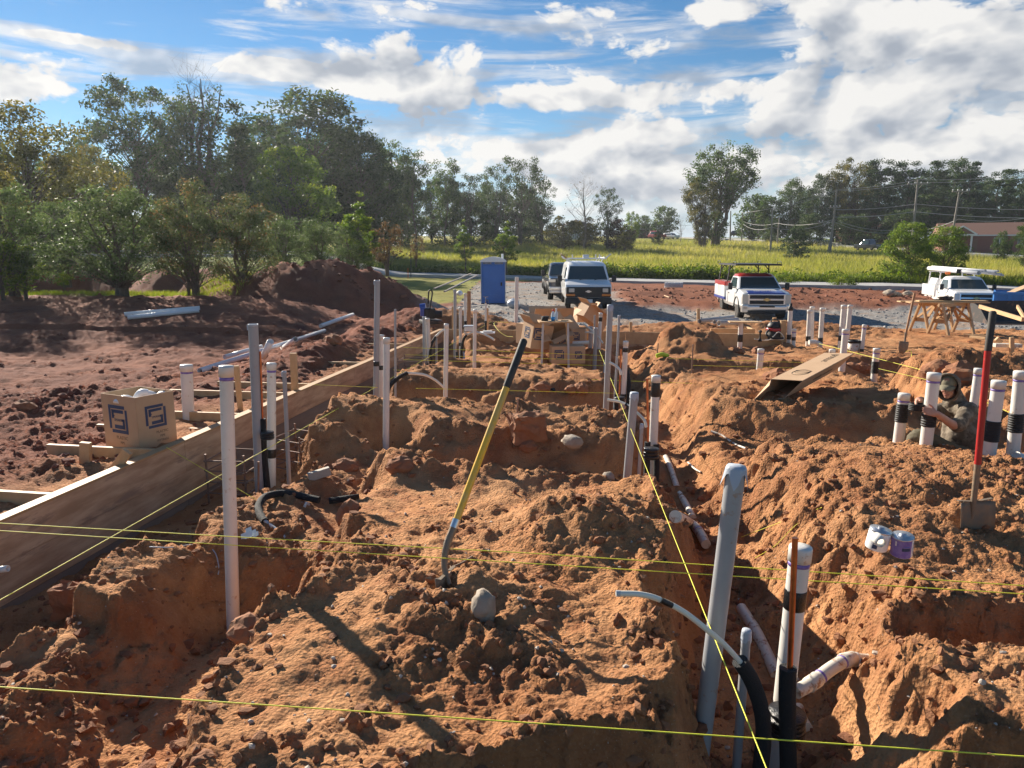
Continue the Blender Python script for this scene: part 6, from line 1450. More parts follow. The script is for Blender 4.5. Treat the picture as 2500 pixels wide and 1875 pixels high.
# compactor left
b = U(1052, 790, 18.0); t = thing('plate_compactor', 'blue and black plate compactor parked by the dirt heaps', 'compactor', b)
mb = MB(); mb.box(b + Vector((0, 0, .05)), (.5, .5, .10), Matrix.Rotation(.4, 3, 'Z'), .03); mb.build('base_plate', MT['dbed'], t)
mb = MB(); mb.box(b + Vector((-.05, 0, .26)), (.3, .3, .28), Matrix.Rotation(.4, 3, 'Z'), .05); mb.tube([b + Vector((.12, -.1, .25)), b + Vector((.30, -.1, .25))], .09, 12); mb.build('engine', MT['vblack'], t)
mb = MB(); mb.tube([b + Vector((-.26, 0, .40)), b + Vector((-.12, 0, .42))], .10, 14); mb.box(b + Vector((-.18, -.02, .30)), (.14, .26, .22), None, .04); mb.build('fuel_tank', MT['vblue'], t)
mb = MB(); mb.tube(spline([b + Vector((-.05, -.15, .1)), b + Vector((.02, -.15, .5)), b + Vector((.06, -.1, .8)), b + Vector((-.02, -.1, .82)), b + Vector((-.06, -.02, .5))], 6), .018, 8); mb.build('handle', MT['vblack'], t)
# drop-in white crate on the left ledge
b = U(1148, 808, 15.6); t = thing('plastic_crate', 'small white plastic crate by the white square pipe left of the boxes', 'crate', b); mb = MB(); mb.box(b + Vector((0, 0, .05)), (.24, .2, .10), None, .01); mb.build('crate_body', MT['white_pl'], t)
mb = MB(); mb.box(b + Vector((0, 0, .11)), (.28, .24, .025), None, .006); mb.build('lid', MT['sheet'], t)
mb = MB(); p = U(1190, 812, 16); mb.box(p, (.34, .22, .03)); mb.box(p + Vector((0, 0, .03)), (.2, .12, .02)); solo('floor_box', mb, MT['white_pl'], 'flat white floor box at the foot of the tap pipe', 'floor box')
# portable toilet
b = Vector((U(1205, 745, 33.5).x, U(1205, 745, 33.5).y, 0)); b.z = U(1205, 747, 33.5).z
t = thing('portable_toilet', 'blue portable toilet with a white rounded roof', 'portable toilet', b)
mb = MB(); mb.box(b + Vector((0, 0, .08)), (1.16, 1.16, .16), None, .02); mb.build('base', MT['vblack'], t)
mb = MB(); mb.box(b + Vector((0, 0, 1.10)), (1.10, 1.10, 1.92), None, .03); mb.build('wall', MT['blue_pl'], t)
for s in (-1, 1): mb = MB(); mb.box(b + Vector((s * .555, -.545, 1.08)), (.03, .05, 1.95)); mb.build('corner_post', MT['sheet'], t)
d_ = MB(); d_.box(b + Vector((0, -.565, 1.04)), (.94, .035, 1.72), None, .015); dr = d_.build('door', MT['blue_pl'], t)
mb = MB(); mb.box(b + Vector((-.02, -.586, 1.32)), (.74, .02, .03)); mb.box(b + Vector((-.40, -.586, .85)), (.03, .02, .95)); mb.box(b + Vector((.36, -.586, .85)), (.03, .02, .95)); mb.box(b + Vector((-.02, -.586, .55)), (.5, .02, .03)); mb.build('rib', MT['blue_pl'], dr)
mb = MB(); mb.box(b + Vector((.38, -.60, 1.05)), (.07, .03, .16)); mb.build('handle', MT['vblack'], dr)
for s in (-1, 1):
    mb = MB(); mb.box(b + Vector((s * .27, -.558, 2.0)), (.40, .03, .10)); v = mb.build('vent', MT['sheet'], t)
    mb = MB()
    for i in range(7): mb.box(b + Vector((s * .27 - .17 + i * .057, -.575, 2.0)), (.03, .012, .085))
    mb.build('vent_slot', MT['vblack'], v)
mb = MB(); n = 12; pr = [(-.60, 2.05)] + [(-.60 + 1.2 * i / n, 2.10 + .19 * math.sin(math.pi * i / n) ** .7) for i in range(n + 1)] + [(.60, 2.05)]
mb.prism(pr, -.62, .60, lambda a_, b_, d: b + Vector((a_, d, b_))); mb.build('roof', MT['white_pl'], t)
mb = MB(); mb.cyl(b + Vector((.42, .3, 2.1)), b + Vector((.42, .3, 2.42)), .05); mb.build('vent_pipe', MT['white_pl'], t)
# tarp covered heap and hose reel right of the toilet, sack by the heap
def bag(lab, px, py, D, s, m, seed):
    rock(lab, px, py, D, s, m, (1.1, .8, .7), seed, 'sack', 'sack')
bag('grey white sack slumped right of the blue toilet', 1254, 742, 31, .30, 'sheet', 61); bag('pale rounded sack left of the blue toilet', 1122, 716, 34, .17, 'white_pl', 62)
for a, b_, D, lab in (((1060, 705), (1150, 668), 33, 'long grey board propped on the pale sack side'), ((1085, 712), (1165, 672), 32, 'second long grey board left of the toilet')):
    mb = MB(); mb.bar(U(a[0], a[1], D), U(b_[0], b_[1], D * 1.1), .09, .05); solo('plank', mb, MT['polewood'], lab, 'board')
mb = MB(); p = U(1646, 700, 42)
for i in range(12): mb.ring(p + Vector((i * .09 - .55, 0, .1)), p + Vector((i * .09 - .50, 0, .1)), .16, .13, 12)
solo('corrugated_pipe', mb, MT['sheet'], 'short ribbed grey pipe lying on the earth bank', 'pipe')
ST = 'pale boulders on the earth bank'
for i, (px, py, s) in enumerate(((2172, 716, .30), (2190, 719, .2), (2217, 717, .24))): rock(('largest', 'flattest', 'rightmost')[i] + ' pale boulder on the earth bank left of the service truck', px, py, 38, s, 'stone', (1.3, 1, .6), 70 + i, 'boulder', 'boulder', group=ST)
stick('orange lath lying on the edge of the earth bank', [(1622, 724), (1640, 731)], .03, 'pine', 'lath', 'lath')
# ------------------------------------------------------------------ vehicles (front looks along -y, origin on the ground under the front bumper)
def ring_pts(y0, y1, hw, r, n=4):
    P = []
    for cx, cy, a0 in ((hw - r, y0 + r, -90), (hw - r, y1 - r, 0), (-hw + r, y1 - r, 90), (-hw + r, y0 + r, 180)):
        for i in range(n + 1):
            a = R(a0 + 90 * i / n); P.append((cx + r * math.cos(a), cy + r * math.sin(a)))
    return P
def loft(mb, levels):
    n = None; b = []
    for z, y0, y1, hw, r in levels: b.append([Vector((x, y, z)) for x, y in ring_pts(y0, y1, hw, r)])
    n = len(b[0]); vs = [v for k in b for v in k]
    fs = [(i * n + k, i * n + (k + 1) % n, (i + 1) * n + (k + 1) % n, (i + 1) * n + k) for i in range(len(b) - 1) for k in range(n)]
    fs.append(tuple(range((len(b) - 1) * n, len(b) * n))); fs.append(tuple(range(n))[::-1]); mb.add(vs, fs, False); return mb
def lerp(a, b, t): return tuple(x + (y - x) * t for x, y in zip(a, b))
def front_quad(mb, A, B, t0, t1, m0, m1, off=.012):
    """panel on the front slope between two rings"""
    a, b = lerp(A, B, t0), lerp(A, B, t1); d = Vector((0, b[1] - a[1], b[0] - a[0])).normalized(); n = Vector((0, -d.z, d.y)) * off
    q = [Vector((-(a[3] - m0), a[1], a[0])), Vector((a[3] - m0, a[1], a[0])), Vector((b[3] - m1, b[1], b[0])), Vector((-(b[3] - m1), b[1], b[0]))]
    mb.add([v + n for v in q] + [v - n for v in q], [(0, 1, 2, 3), (0, 4, 5, 1), (1, 5, 6, 2), (2, 6, 7, 3), (3, 7, 4, 0)])
def side_quad(mb, A, B, s, ya, yb, t0, t1, ka=0., kb=0., off=.012):
    a, b = lerp(A, B, t0), lerp(A, B, t1); n = Vector((s * off, 0, .0))
    q = [Vector((s * a[3], ya, a[0])), Vector((s * a[3], yb, a[0])), Vector((s * b[3], yb - kb, b[0])), Vector((s * b[3], ya + ka, b[0]))]
    mb.add([v + n for v in q] + [v - n for v in q], [(0, 1, 2, 3), (0, 4, 5, 1), (1, 5, 6, 2), (2, 6, 7, 3), (3, 7, 4, 0)])
def wheel(parent, x, y, r=.38, w=.26):
    s = 1 if x > 0 else -1; mb = MB(); mb.lathe([(r * .62, -w / 2), (r * .93, -w / 2), (r, -w / 2 + .04), (r, w / 2 - .04), (r * .93, w / 2), (r * .62, w / 2)], (x, y, r), 22, (1, 0, 0)); t = mb.build('tyre', MT['tyre'], parent)
    mb = MB(); mb.lathe([(r * .62, -w / 2 + .02), (r * .5, -.02), (r * .2, .02), (r * .62, w / 2 - .02)], (x, y, r), 16, (1, 0, 0))
    for i in range(6): a = i * 1.047; mb.box((x + s * w * .42, y + r * .4 * math.cos(a), r + r * .4 * math.sin(a)), (.02, .06, .06))
    mb.build('rim', MT['rim'], t)
def place(t, x, y, z, fx, fy, sc=1.): t.location = (x, y, z); t.rotation_euler = (0, 0, math.atan2(fx, -fy)); t.scale = (sc, sc, sc)
def bx_(p, name, m, c, d, bev=.0, rot=None):
    mb = MB(); mb.box(c, d, rot, bev); return mb.build(name, MT[m] if isinstance(m, str) else m, p)
def mirrors(t, hw, y, z, w=.16, h=.24, m='vblack'):
    for s in (-1, 1):
        mb = MB(); mb.bar((s * hw * .93, y + .05, z - .06), (s * (hw + .17), y, z - .02), .05, .04); mb.box((s * (hw + .19), y, z + .02), (w, .10, h), None, .03); mb.build('mirror', MT[m], t)
def bowtie(p, c, s, m='gold'):
    mb = MB(); P = [(-1, -.18), (-.36, -.18), (-.36, -.4), (.36, -.4), (.5, -.18), (1, -.18), (.85, .18), (.36, .18), (.36, .4), (-.36, .4), (-.5, .18), (-.85, .18)]
    mb.prism([(a * s, b * s) for a, b in P], -.012, .012, lambda a, b, d: Vector((c[0] + a, c[1] + d, c[2] + b))); mb.build('badge', MT[m], p)

# white cargo van
t = thing('cargo_van', 'white cargo van with ladder rack and black grille facing us', 'van')
LV = [(.40, .12, 5.5, .90, .2), (.56, .03, 5.6, .98, .16), (.98, .03, 5.65, 1.0, .14), (1.10, .10, 5.65, 1.0, .16), (1.20, .46, 5.65, .985, .2), (1.27, .70, 5.6, .97, .2), (1.90, 1.36, 5.58, .86, .22), (2.02, 1.60, 5.5, .79, .26), (2.08, 2.0, 5.3, .62, .3)]
mb = MB(); loft(mb, LV); mb.build('body', MT['vwhite'], t)
mb = MB(); front_quad(mb, LV[5], LV[6], .05, .93, .10, .13, .014); ws = mb.build('windshield', MT['glass'], t)
for s in (-.35, .30): mb = MB(); mb.bar((s, .66, 1.29), (s + .38, .80, 1.36), .02, .02); mb.build('wiper', MT['vblack'], t)
mb = MB(); mb.box((.1, .86, 1.34), (1.1, .25, .02), Matrix.Rotation(R(12), 3, 'X')); mb.build('dash_paper', MT['water'], t)
for s in (-1, 1): mb = MB(); side_quad(mb, LV[5], LV[6], s, .95, 1.95, .12, .86, .45, 0); mb.build('side_window', MT['glass'], t)
bx_(t, 'grille', 'vblack', (0, .03, .79), (1.90, .09, .44), .03)
for k in range(5): bx_(t, 'grille_bar', 'grip', (0, -.022, .72 + .06 * k), (1.10, .02, .018))
for s in (-1, 1):
    bx_(t, 'headlight', 'lamp', (s * .72, -.025, .87), (.24, .05, .17), .02); bx_(t, 'turn_signal', 'amber', (s * .77, -.02, .67), (.40, .05, .10), .02)
bx_(t, 'front_bumper', 'vblack', (0, -.01, .43), (1.98, .26, .26), .05); bx_(t, 'licence_plate', 'paper', (.02, -.15, .42), (.30, .012, .15))
bowtie(t, (0, -.035, .82), .13, 'alu')
bx_(t, 'hood_gap', 'grip', (0, .075, 1.03), (1.7, .012, .014))
mirrors(t, 1.0, 1.05, 1.32, .20, .28)
for x, y in ((-.84, .95), (.84, .95), (-.84, 4.4), (.84, 4.4)): wheel(t, x, y, .37, .25)
for y in (2.0, 3.4, 4.8):
    mb = MB(); mb.bar((-.92, y, 2.19), (.92, y, 2.19), .05, .05)
    for s in (-1, 1): mb.bar((s * .70, y, 2.02), (s * .78, y, 2.2), .04, .04); mb.bar((s * .9, y, 2.18), (s * .98, y, 2.30), .04, .05)
    mb.build('rack_bar', MT['white_pl'], t)
for s in (-1, 1):
    mb = MB(); mb.bar((s * .86, 1.9, 2.22), (s * .86, 5.2, 2.22), .04, .04); mb.bar((s * .90, 1.95, 2.22), (s * 1.12, 1.9, 2.40), .05, .05); mb.build('rack_rail', MT['white_pl'] if s > 0 else MT['ash'], t)
mb = MB(); mb.tube([(-.12, 2.1, 2.27), (.14, 2.1, 2.27)], .10, 14); mb.build('rack_drum', MT['white_pl'], t)
for x in (-.6, .45, .62): bx_(t, 'rack_post', 'white_pl', (x, 2.0, 2.29), (.05, .05, .18))
vz = H(U(1436, 750, 30.5).x, 32)
place(t, U(1436, 750, 30.5).x, U(1436, 750, 30.5).y, vz, -.03, -1)

# pickups share a builder
def pickup(name, label, paint, roofm, hoodm, style='chev', bed=True, grille_c='vblack', chrome=True):
    t = thing(name, label, 'pickup truck')
    LV = [(.45, .10, 5.7, .90, .15), (.60, .04, 5.75, .99, .16), (.98, .04, 5.75, 1.0, .16), (1.08, .10, 5.75, .99, .18)]
    mb = MB(); loft(mb, LV[:3] + [(1.04, .06, 3.35, 1.0, .18)] if False else LV); mb.build('body', MT[paint], t)
    HV = [(1.05, .07, 3.3, .985, .18), (1.13, .12, 3.3, .95, .2), (1.20, .55, 3.3, .93, .22), (1.25, 1.20, 3.3, .92, .2)]
    mb = MB(); loft(mb, HV); mb.build('hood', MT[paint], t)
    if hoodm != paint:
        mb = MB(); front_quad(mb, HV[1], HV[2], .02, .98, .22, .20, .010); front_quad(mb, HV[0], HV[1], .25, 1., .22, .20, .010); mb.build('hood_panel', MT[hoodm], t)
    CV = [(1.24, 1.22, 3.28, .93, .16), (1.74, 1.92, 3.18, .79, .18), (1.84, 2.12, 3.1, .72, .22), (1.88, 2.35, 2.95, .58, .25)]
    mb = MB(); loft(mb, CV[:2]); mb.build('cab', MT[paint], t)
    mb = MB(); loft(mb, [(CV[1][0] - .005,) + CV[1][1:], CV[2], CV[3]]); mb.build('roof', MT[roofm], t)
    mb = MB(); front_quad(mb, CV[0], CV[1], .06, .94, .09, .10, .014); mb.build('windshield', MT['glass'], t)
    for s in (-1, 1): mb = MB(); side_quad(mb, CV[0], CV[1], s, 1.5, 2.9, .10, .90, .48, 0); mb.build('side_window', MT['glass'], t)
    for s in (-1, 1): mb = MB(); mb.box((s * 1.0, 1.42, .85), (.012, .012, .62)); mb.box((s * 1.0, 2.95, .85), (.012, .012, .62)); mb.box((s * 1.01, 2.7, 1.0), (.03, .14, .035)); mb.build('door_seam', MT['vblack'], t)
    mirrors(t, 1.0, 1.5, 1.32, .18, .30)
    for x, y in ((-.84, 1.0), (.84, 1.0), (-.84, 4.5), (.84, 4.5)):
        wheel(t, x, y, .40, .27)
        mb = MB(); s = 1 if x > 0 else -1; pts = [Vector((s * 1.0, y + .50 * math.cos(a), .42 + .50 * math.sin(a))) for a in [math.pi * i / 10 for i in range(11)]]; mb.tube(pts, .035, 6); mb.build('wheel_arch', MT['vblack'], t)
    return t, HV, CV
def chev_face(t, plate=False):
    bx_(t, 'grille_surround', 'chrome', (0, .03, .86), (1.50, .08, .46), .03)
    for z in (.97, .75): bx_(t, 'grille', 'vblack', (0, .0, z), (1.36, .05, .15), .01)
    bx_(t, 'grille_bar', 'chrome', (0, -.02, .86), (1.50, .04, .045), .01); bowtie(t, (0, -.05, .86), .15)
    for s in (-1, 1): bx_(t, 'headlight', 'lamp', (s * .86, .04, .88), (.24, .10, .40), .03)
    bx_(t, 'front_bumper', 'chrome', (0, -.03, .52), (2.0, .22, .20), .05)
    for s in (-1, 1): bx_(t, 'bumper_end', 'chrome', (s * .88, -.01, .50), (.26, .26, .32), .05)
    bx_(t, 'valance', 'vblack', (0, .0, .36), (1.5, .2, .16), .03); bx_(t, 'bumper_step', 'vblack', (0, -.145, .58), (.60, .01, .06))
# striped utility truck
t, HV, CV = pickup('utility_truck', 'white red and blue utility truck with black rack and toolbox bed', 'vwhite', 'vred', 'vblue')
chev_face(t)
mb = MB(); M = frame((0, .33, 1.185), (1, 0, 0), (0, .43, .07)); text_mb(mb, '828-502-3400', .17, M @ Matrix.Translation((0, 0, .012)), .001); mb.build('phone_lettering', MT['vwhite'], t)
for s in (-1, 1):
    mb = MB(); mb.box((s * .86, 4.65, 1.02), (.42, 2.5, .52), None, .03); bb = mb.build('tool_box', MT['vwhite'], t)
    mb = MB(); mb.box((s * .86, 4.65, 1.38), (.43, 2.52, .20), None, .03); mb.build('upper_box', MT['vred'], t)
    mb = MB(); mb.box((s * .865, 4.65, .72), (.43, 2.52, .12), None, .02); mb.build('lower_stripe', MT['vblue'], t)
    mb = MB(); mb.box((s * 1.075, 3.8, 1.08), (.012, .6, .42)); mb.box((s * 1.075, 5.3, 1.08), (.012, .6, .42)); mb.build('box_door', MT['white_pl'], bb)
bx_(t, 'front_panel', 'vred', (0, 3.42, 1.28), (1.3, .06, .4))
for s in (-1, 1):
    for y in (3.6, 5.6):
        mb = MB(); mb.bar((s * (.92 if y > 4 else .92), y, 1.45), (s * .86, y - .15, 2.20), .05, .05); mb.bar((s * .87, y - .1, 2.0), (s * .70, y - .1, 2.2), .04, .04); mb.build('rack_post', MT['vblack'], t)
    mb = MB(); mb.bar((s * .95, 1.7, 2.24), (s * .95, 5.7, 2.24), .05, .06); mb.build('rack_rail', MT['vblack'], t)
    for y in (1.75, 5.4): mb = MB(); mb.tube(spline([(s * .95, y, 2.26), (s * .95, y, 2.36), (s * .95, y + .3, 2.38), (s * .95, y + .6, 2.36), (s * .95, y + .62, 2.26)], 4), .014, 6); mb.build('rack_hoop', MT['vblack'], t)
for y in (1.7, 2.6, 3.5, 4.5, 5.6): bx_(t, 'rack_bar', 'vblack', (0, y, 2.24), (1.95, .05, .05))
bx_(t, 'rack_tray', 'vblack', (0, 3.6, 2.275), (1.8, 3.9, .02))
place(t, 10.40, 29.2, -.20, -.85 + .62, -6.0)
fx = U(1870, 760, 29.3); place(t, fx.x, fx.y, -.22, -.10, -1)
# white service truck
t, HV, CV = pickup('service_truck', 'white service truck carrying white pipes, behind the sawhorses', 'vwhite', 'vwhite', 'vwhite')
chev_face(t)
for s in (-1, 1):
    mb = MB(); mb.box((s * .86, 4.65, 1.06), (.42, 2.6, .60), None, .02); bb = mb.build('tool_box', MT['vwhite'], t)
    mb = MB(); mb.box((s * 1.075, 3.75, 1.06), (.012, .55, .40)); mb.box((s * 1.075, 4.6, 1.20), (.012, .8, .22)); mb.box((s * 1.075, 5.5, 1.06), (.012, .6, .40)); mb.build('box_door', MT['white_pl'], bb)
    mb = MB(); mb.box((s * .80, 4.2, 1.52), (.34, 1.4, .36), Matrix.Rotation(R(s * -14), 3, 'Y'), .02); mb.build('upper_box', MT['vwhite'], t)
    for y in (3.5, 5.6): mb = MB(); mb.bar((s * .85, y, 1.3), (s * .80, y, 2.05), .05, .05); mb.build('rack_post', MT['vwhite'], t)
for y in (3.5, 5.6): bx_(t, 'rack_bar', 'vwhite', (0, y, 2.05), (1.75, .05, .05))
bx_(t, 'beacon_bar', 'orange', (-.5, 3.4, 2.0), (.24, .14, .12), .03)
svx = U(2381, 750, 34.0); place(t, svx.x, svx.y, -.42, -.30, -1, .96)
trk_o, trk_r = t.location.copy(), Matrix.Rotation(t.rotation_euler.z, 3, 'Z')
PR = 'white pipes strapped over the service truck'
for i, (x0, x1, z0, z1, y0, y1, r) in enumerate(((-.75, .05, 2.13, 2.02, 5.9, .2, .10), (-.55, .55, 2.12, 2.06, 5.7, -.4, .055), (-.45, .75, 2.12, 1.98, 5.6, -.5, .05), (-.35, .62, 2.20, 2.12, 5.6, -.5, .045), (-.25, .85, 2.12, 1.93, 5.5, -.5, .04), (-.6, .25, 2.22, 2.14, 5.9, 0, .05))):
    mb = MB(); mb.ring(trk_o + trk_r @ Vector((x0, y0, z0)), trk_o + trk_r @ Vector((x1, y1, z1)), r, r * .88, 14)
    solo('loose_pipe', mb, MT['pvc_clean'], ('thickest white pipe', 'second white pipe', 'drooping white pipe', 'upper thin white pipe', 'lowest thin white pipe', 'top white pipe at the left')[i] + ' of the load on the service truck', 'pipe', PR)
mb = MB(); c = trk_o + trk_r @ Vector((0, 1.9, 2.06)); mb.box(c, (.9, .09, .2), trk_r, .03); mb.box(c + trk_r @ Vector((.1, -.1, -.12)), (.25, .2, .16), trk_r, .05); solo('strap', mb, MT['vblack'], 'black strap holding the pipes on the service truck roof', 'strap')
# grey pickup behind the van
t, HV, CV = pickup('pickup_truck', 'dark grey pickup parked behind the white van', 'vgrey', 'vgrey', 'vgrey')
bx_(t, 'grille', 'vblack', (0, .0, .92), (1.3, .10, .34), .03)
for k in range(3): bx_(t, 'grille_bar', 'vblack', (0, -.06, .82 + .09 * k), (1.24, .02, .03))
mb = MB(); text_mb(mb, 'RAM', .19, frame((0, -.075, .93), (1, 0, 0), (0, 0, 1)) @ Matrix.Diagonal((1.45, 1, 1, 1)), .008); mb.build('grille_lettering', MT['chrome'], t)
for s in (-1, 1): bx_(t, 'headlight', 'lamp', (s * .82, .02, 1.0), (.32, .10, .14), .03); bx_(t, 'fog_lamp', 'lamp', (s * .78, -.12, .56), (.14, .04, .08), .01)
bx_(t, 'front_bumper', 'chrome', (0, -.02, .62), (1.98, .24, .18), .05); bx_(t, 'lower_bumper', 'alu', (0, -.0, .46), (1.9, .22, .14), .04); bx_(t, 'licence_plate', 'paper', (-.05, -.15, .36), (.32, .012, .13))
rx = U(1388, 730, 35.5); place(t, rx.x, rx.y, H(rx.x, rx.y + 1) + .02, .02, -1)
# blue dumpster at the right edge
p0 = U(2428, 712, 31)
t = thing('dumpster', 'bright blue ribbed dumpster cut by the right edge', 'dumpster')
mb = MB()
for y in (0, 1.9): mb.box((2.9, y, .62), (5.8, .06, 1.24))
for x in (.03, 5.77): mb.box((x, .95, .62), (.06, 1.84, 1.24))
mb.build('wall', MT['blue_bin'], t)
for z in (1.18, .10): mb = MB(); mb.box((2.9, -.08, z), (5.9, .12, .12)); mb.build('rail', MT['blue_bin'], t)
for i in range(12): mb = MB(); mb.box((.08 + i * .5, -.085, .64), (.13, .09, .94)); mb.build('rib', MT['blue_bin'], t)
t.location = (p0.x, p0.y, p0.z - 1.24); t.rotation_euler = (0, 0, R(-33))
mb = MB(); p = U(2490, 705, 32); mb.box(p, (.9, .5, .04), Matrix.Rotation(R(-22), 3, 'Y')); solo('cardboard_scrap', mb, MT['card'], 'cardboard flap sticking up over the blue dumpster', 'cardboard box')
# far cars on the roads
def far_car(label, px, py, D, m, ang, cat='car', tall=1.0, cls=None, bed=False):
    t = thing('pickup_truck' if bed else 'car', label, cat)
    LV = [(.32, .10, 4.5, .82, .2), (.50, .0, 4.6, .90, .25), (.88, .05, 4.6, .90, .25), (.94, .12, 4.55, .86, .25)]
    CV = [(.92, 1.1, 4.3 if not bed else 3.2, .84, .2), (1.42 * tall, 1.75, 3.9 if not bed else 3.05, .66, .25), (1.48 * tall, 2.0, 3.7 if not bed else 2.9, .55, .25)]
    mb = MB(); loft(mb, LV); mb.build('body', MT[m], t); mb = MB(); loft(mb, CV); mb.build('cab', MT[m], t)
    mb = MB(); front_quad(mb, CV[0], CV[1], .05, .92, .1, .1); mb.build('windshield', MT['glass'], t)
    for s in (-1, 1): mb = MB(); side_quad(mb, CV[0], CV[1], s, 1.4, 3.9 if not bed else 3.1, .1, .88, .4, .25); mb.build('side_window', MT['glass'], t)
    for x, y in ((-.76, .85), (.76, .85), (-.76, 3.7), (.76, 3.7)): wheel(t, x, y, .33, .22)
    p = U(px, py, D); t.location = (p.x, p.y, U(px, py, D).z); t.rotation_euler = (0, 0, R(ang)); return t
far_car('bright red car parked beside the lone tall tree', 1622, 582, 165, 'vred', 35, tall=1.2)
far_car('white car parked just right of the red one', 1655, 584, 165, 'vwhite', 35)
far_car('dark pickup driving on the road between the leaning poles', 2092, 611, 118, 'vgrey', 200, 'pickup truck', 1.2, None, True)
far_car('dark car on the far road left of the first pole', 1800, 578, 190, 'vgrey', 150)
far_car('dark car leading two others on the far road', 1818, 577, 188, 'vblack', 150)
far_car('pale car following on the far road', 1831, 579, 182, 'sheet', 150)
far_car('white car parked left of the leaning pole pair', 1998, 596, 150, 'vwhite', 95)
far_car('second white car parked behind the leaning poles', 2018, 597, 148, 'vwhite', 100)

# ------------------------------------------------------------------ houses
def house(name, label, cat, c, w, d, h, yaw, wallm, roofm, rise, wins, doors=(), chim=None, hip=True, porch=None):
    t = thing(name, label, cat, c); Rm = Matrix.Rotation(yaw, 3, 'Z'); P = lambda x, y, z: Vector(c) + Rm @ Vector((x, y, z))
    mb = MB(); mb.box(P(0, 0, h / 2 - .5), (w, d, h + 1.0), Rm); wl = mb.build('wall', MT[wallm], t)
    o = .45; mb = MB(); e = [P(-w / 2 - o, -d / 2 - o, h), P(w / 2 + o, -d / 2 - o, h), P(w / 2 + o, d / 2 + o, h), P(-w / 2 - o, d / 2 + o, h)]; k = d / 2 if hip else 0.
    rd = [P(-w / 2 - (o if not hip else 0) + k, 0, h + rise), P(w / 2 + (o if not hip else 0) - k, 0, h + rise)]
    mb.add(e + rd, [(0, 1, 5, 4), (2, 3, 4, 5), (1, 2, 5), (3, 0, 4), (3, 2, 1, 0)]); rf = mb.build('roof', MT[roofm], t)
    mb = MB()
    for a, b in zip(e, e[1:] + e[:1]): mb.bar(a - Vector((0, 0, .10)), b - Vector((0, 0, .10)), .06, .18)
    mb.build('fascia', MT['trim'], rf)
    for x, z, ww, hh in wins:
        mb = MB(); mb.box(P(x, -d / 2 - .02, z), (ww, .08, hh), Rm); f = mb.build('window', MT['trim'], t)
        for sx in (-.25, .25): mb = MB(); mb.box(P(x + sx * ww, -d / 2 - .065, z), (ww * .42, .02, hh * .84), Rm); mb.build('pane', MT['pane'], f)
    for x, ww, hh in doors:
        mb = MB(); mb.box(P(x, -d / 2 - .03, hh / 2), (ww, .08, hh), Rm); mb.build('door', MT['roof_b'], t)
    if chim: mb = MB(); mb.box(P(chim[0], chim[1], h + rise * .9), (.8, .6, 1.6), Rm); mb.build('chimney', MT['brick'], rf)
    if porch:
        x, pw, pd = porch; mb = MB(); mb.box(P(x, -d / 2 - pd / 2, .08), (pw, pd, .16), Rm); pb = mb.build('porch', MT['concrete'], t)
        for sx in (-1, 1): mb = MB(); mb.cyl(P(x + sx * (pw / 2 - .3), -d / 2 - pd + .3, .16), P(x + sx * (pw / 2 - .3), -d / 2 - pd + .3, h), .14, n=10); mb.build('column', MT['trim'], pb)
        g0, g1, g2 = P(x - pw / 2 - .3, -d / 2 - pd - .3, h), P(x + pw / 2 + .3, -d / 2 - pd - .3, h), P(x, -d / 2 - pd - .3, h + 1.3)
        b0, b1, b2 = P(x - pw / 2 - .3, -d / 2 + 1.5, h), P(x + pw / 2 + .3, -d / 2 + 1.5, h), P(x, -d / 2 + 1.5, h + 1.3)
        mb = MB(); mb.add([g0, g1, g2, b0, b1, b2], [(0, 2, 5, 3), (1, 4, 5, 2), (0, 1, 2)]); mb.build('porch_roof', MT[roofm], rf)
        mb = MB(); mb.bar(g0, g2, .1, .2); mb.bar(g1, g2, .1, .2); mb.bar(g0, g1, .1, .2); mb.build('gable_trim', MT['trim'], rf)
    return t
c = U(1567, 588, 190); house('brick_house', 'small red brick house with a grey hipped roof beyond the field', 'house', (c.x, c.y, c.z - .3), 6.4, 7, 3.3, R(-4), 'brick', 'roof_g', 1.35, ((-1.6, 2.05, 1.0, .95), (1.2, 2.05, 1.0, .95)), (), (-1.7, .5))
c = U(1405, 584, 150); house('white_house', 'low pale house half hidden by trees beyond the field', 'house', (c.x, c.y, c.z), 6, 6, 2.6, R(10), 'trim', 'roof_g', 1.5, ((-1.2, 1.6, .9, 1.0), (1.4, 1.6, .9, 1.0)))
c = U(2412, 616, 112); house('ranch_house', 'long brick ranch house with a brown roof and white porch columns', 'house', (c.x + 1.2, c.y + 3, c.z), 13, 8, 2.7, R(-22), 'brick', 'roof_b', 2.0, ((1.2, 1.6, 1.5, 1.3), (4.2, 1.6, 1.2, 1.2)), ((-2.2, 1.0, 2.1),), None, False, (-4.2, 3.4, 1.6))
c = U(2105, 590, 150); house('brick_house', 'brick house glimpsed through the trees above the dark pickup', 'house', (c.x, c.y, c.z), 9, 7, 2.8, R(-10), 'brick', 'roof_b', 1.6, ((-2, 1.6, 1.2, 1.1), (2, 1.6, 1.2, 1.1)), ())
# wire fence by the white house
mb_t = thing('fence', 'dark post fence at the top of the field left of the brick house', 'fence', U(1425, 588, 136))
for i in range(12):
    p = U(1375 + i * 10, 588, 136); mb = MB(); mb.bar(p + Vector((0, 0, -.3)), p + Vector((0, 0, 1.2)), .1, .1, (0, 1, 0)); mb.build('post', MT['bark'], mb_t)
for z in (.5, 1.1): mb = MB(); mb.bar(U(1375, 588, 136) + Vector((0, 0, z)), U(1485, 588, 136) + Vector((0, 0, z)), .06, .08); mb.build('rail', MT['bark'], mb_t)
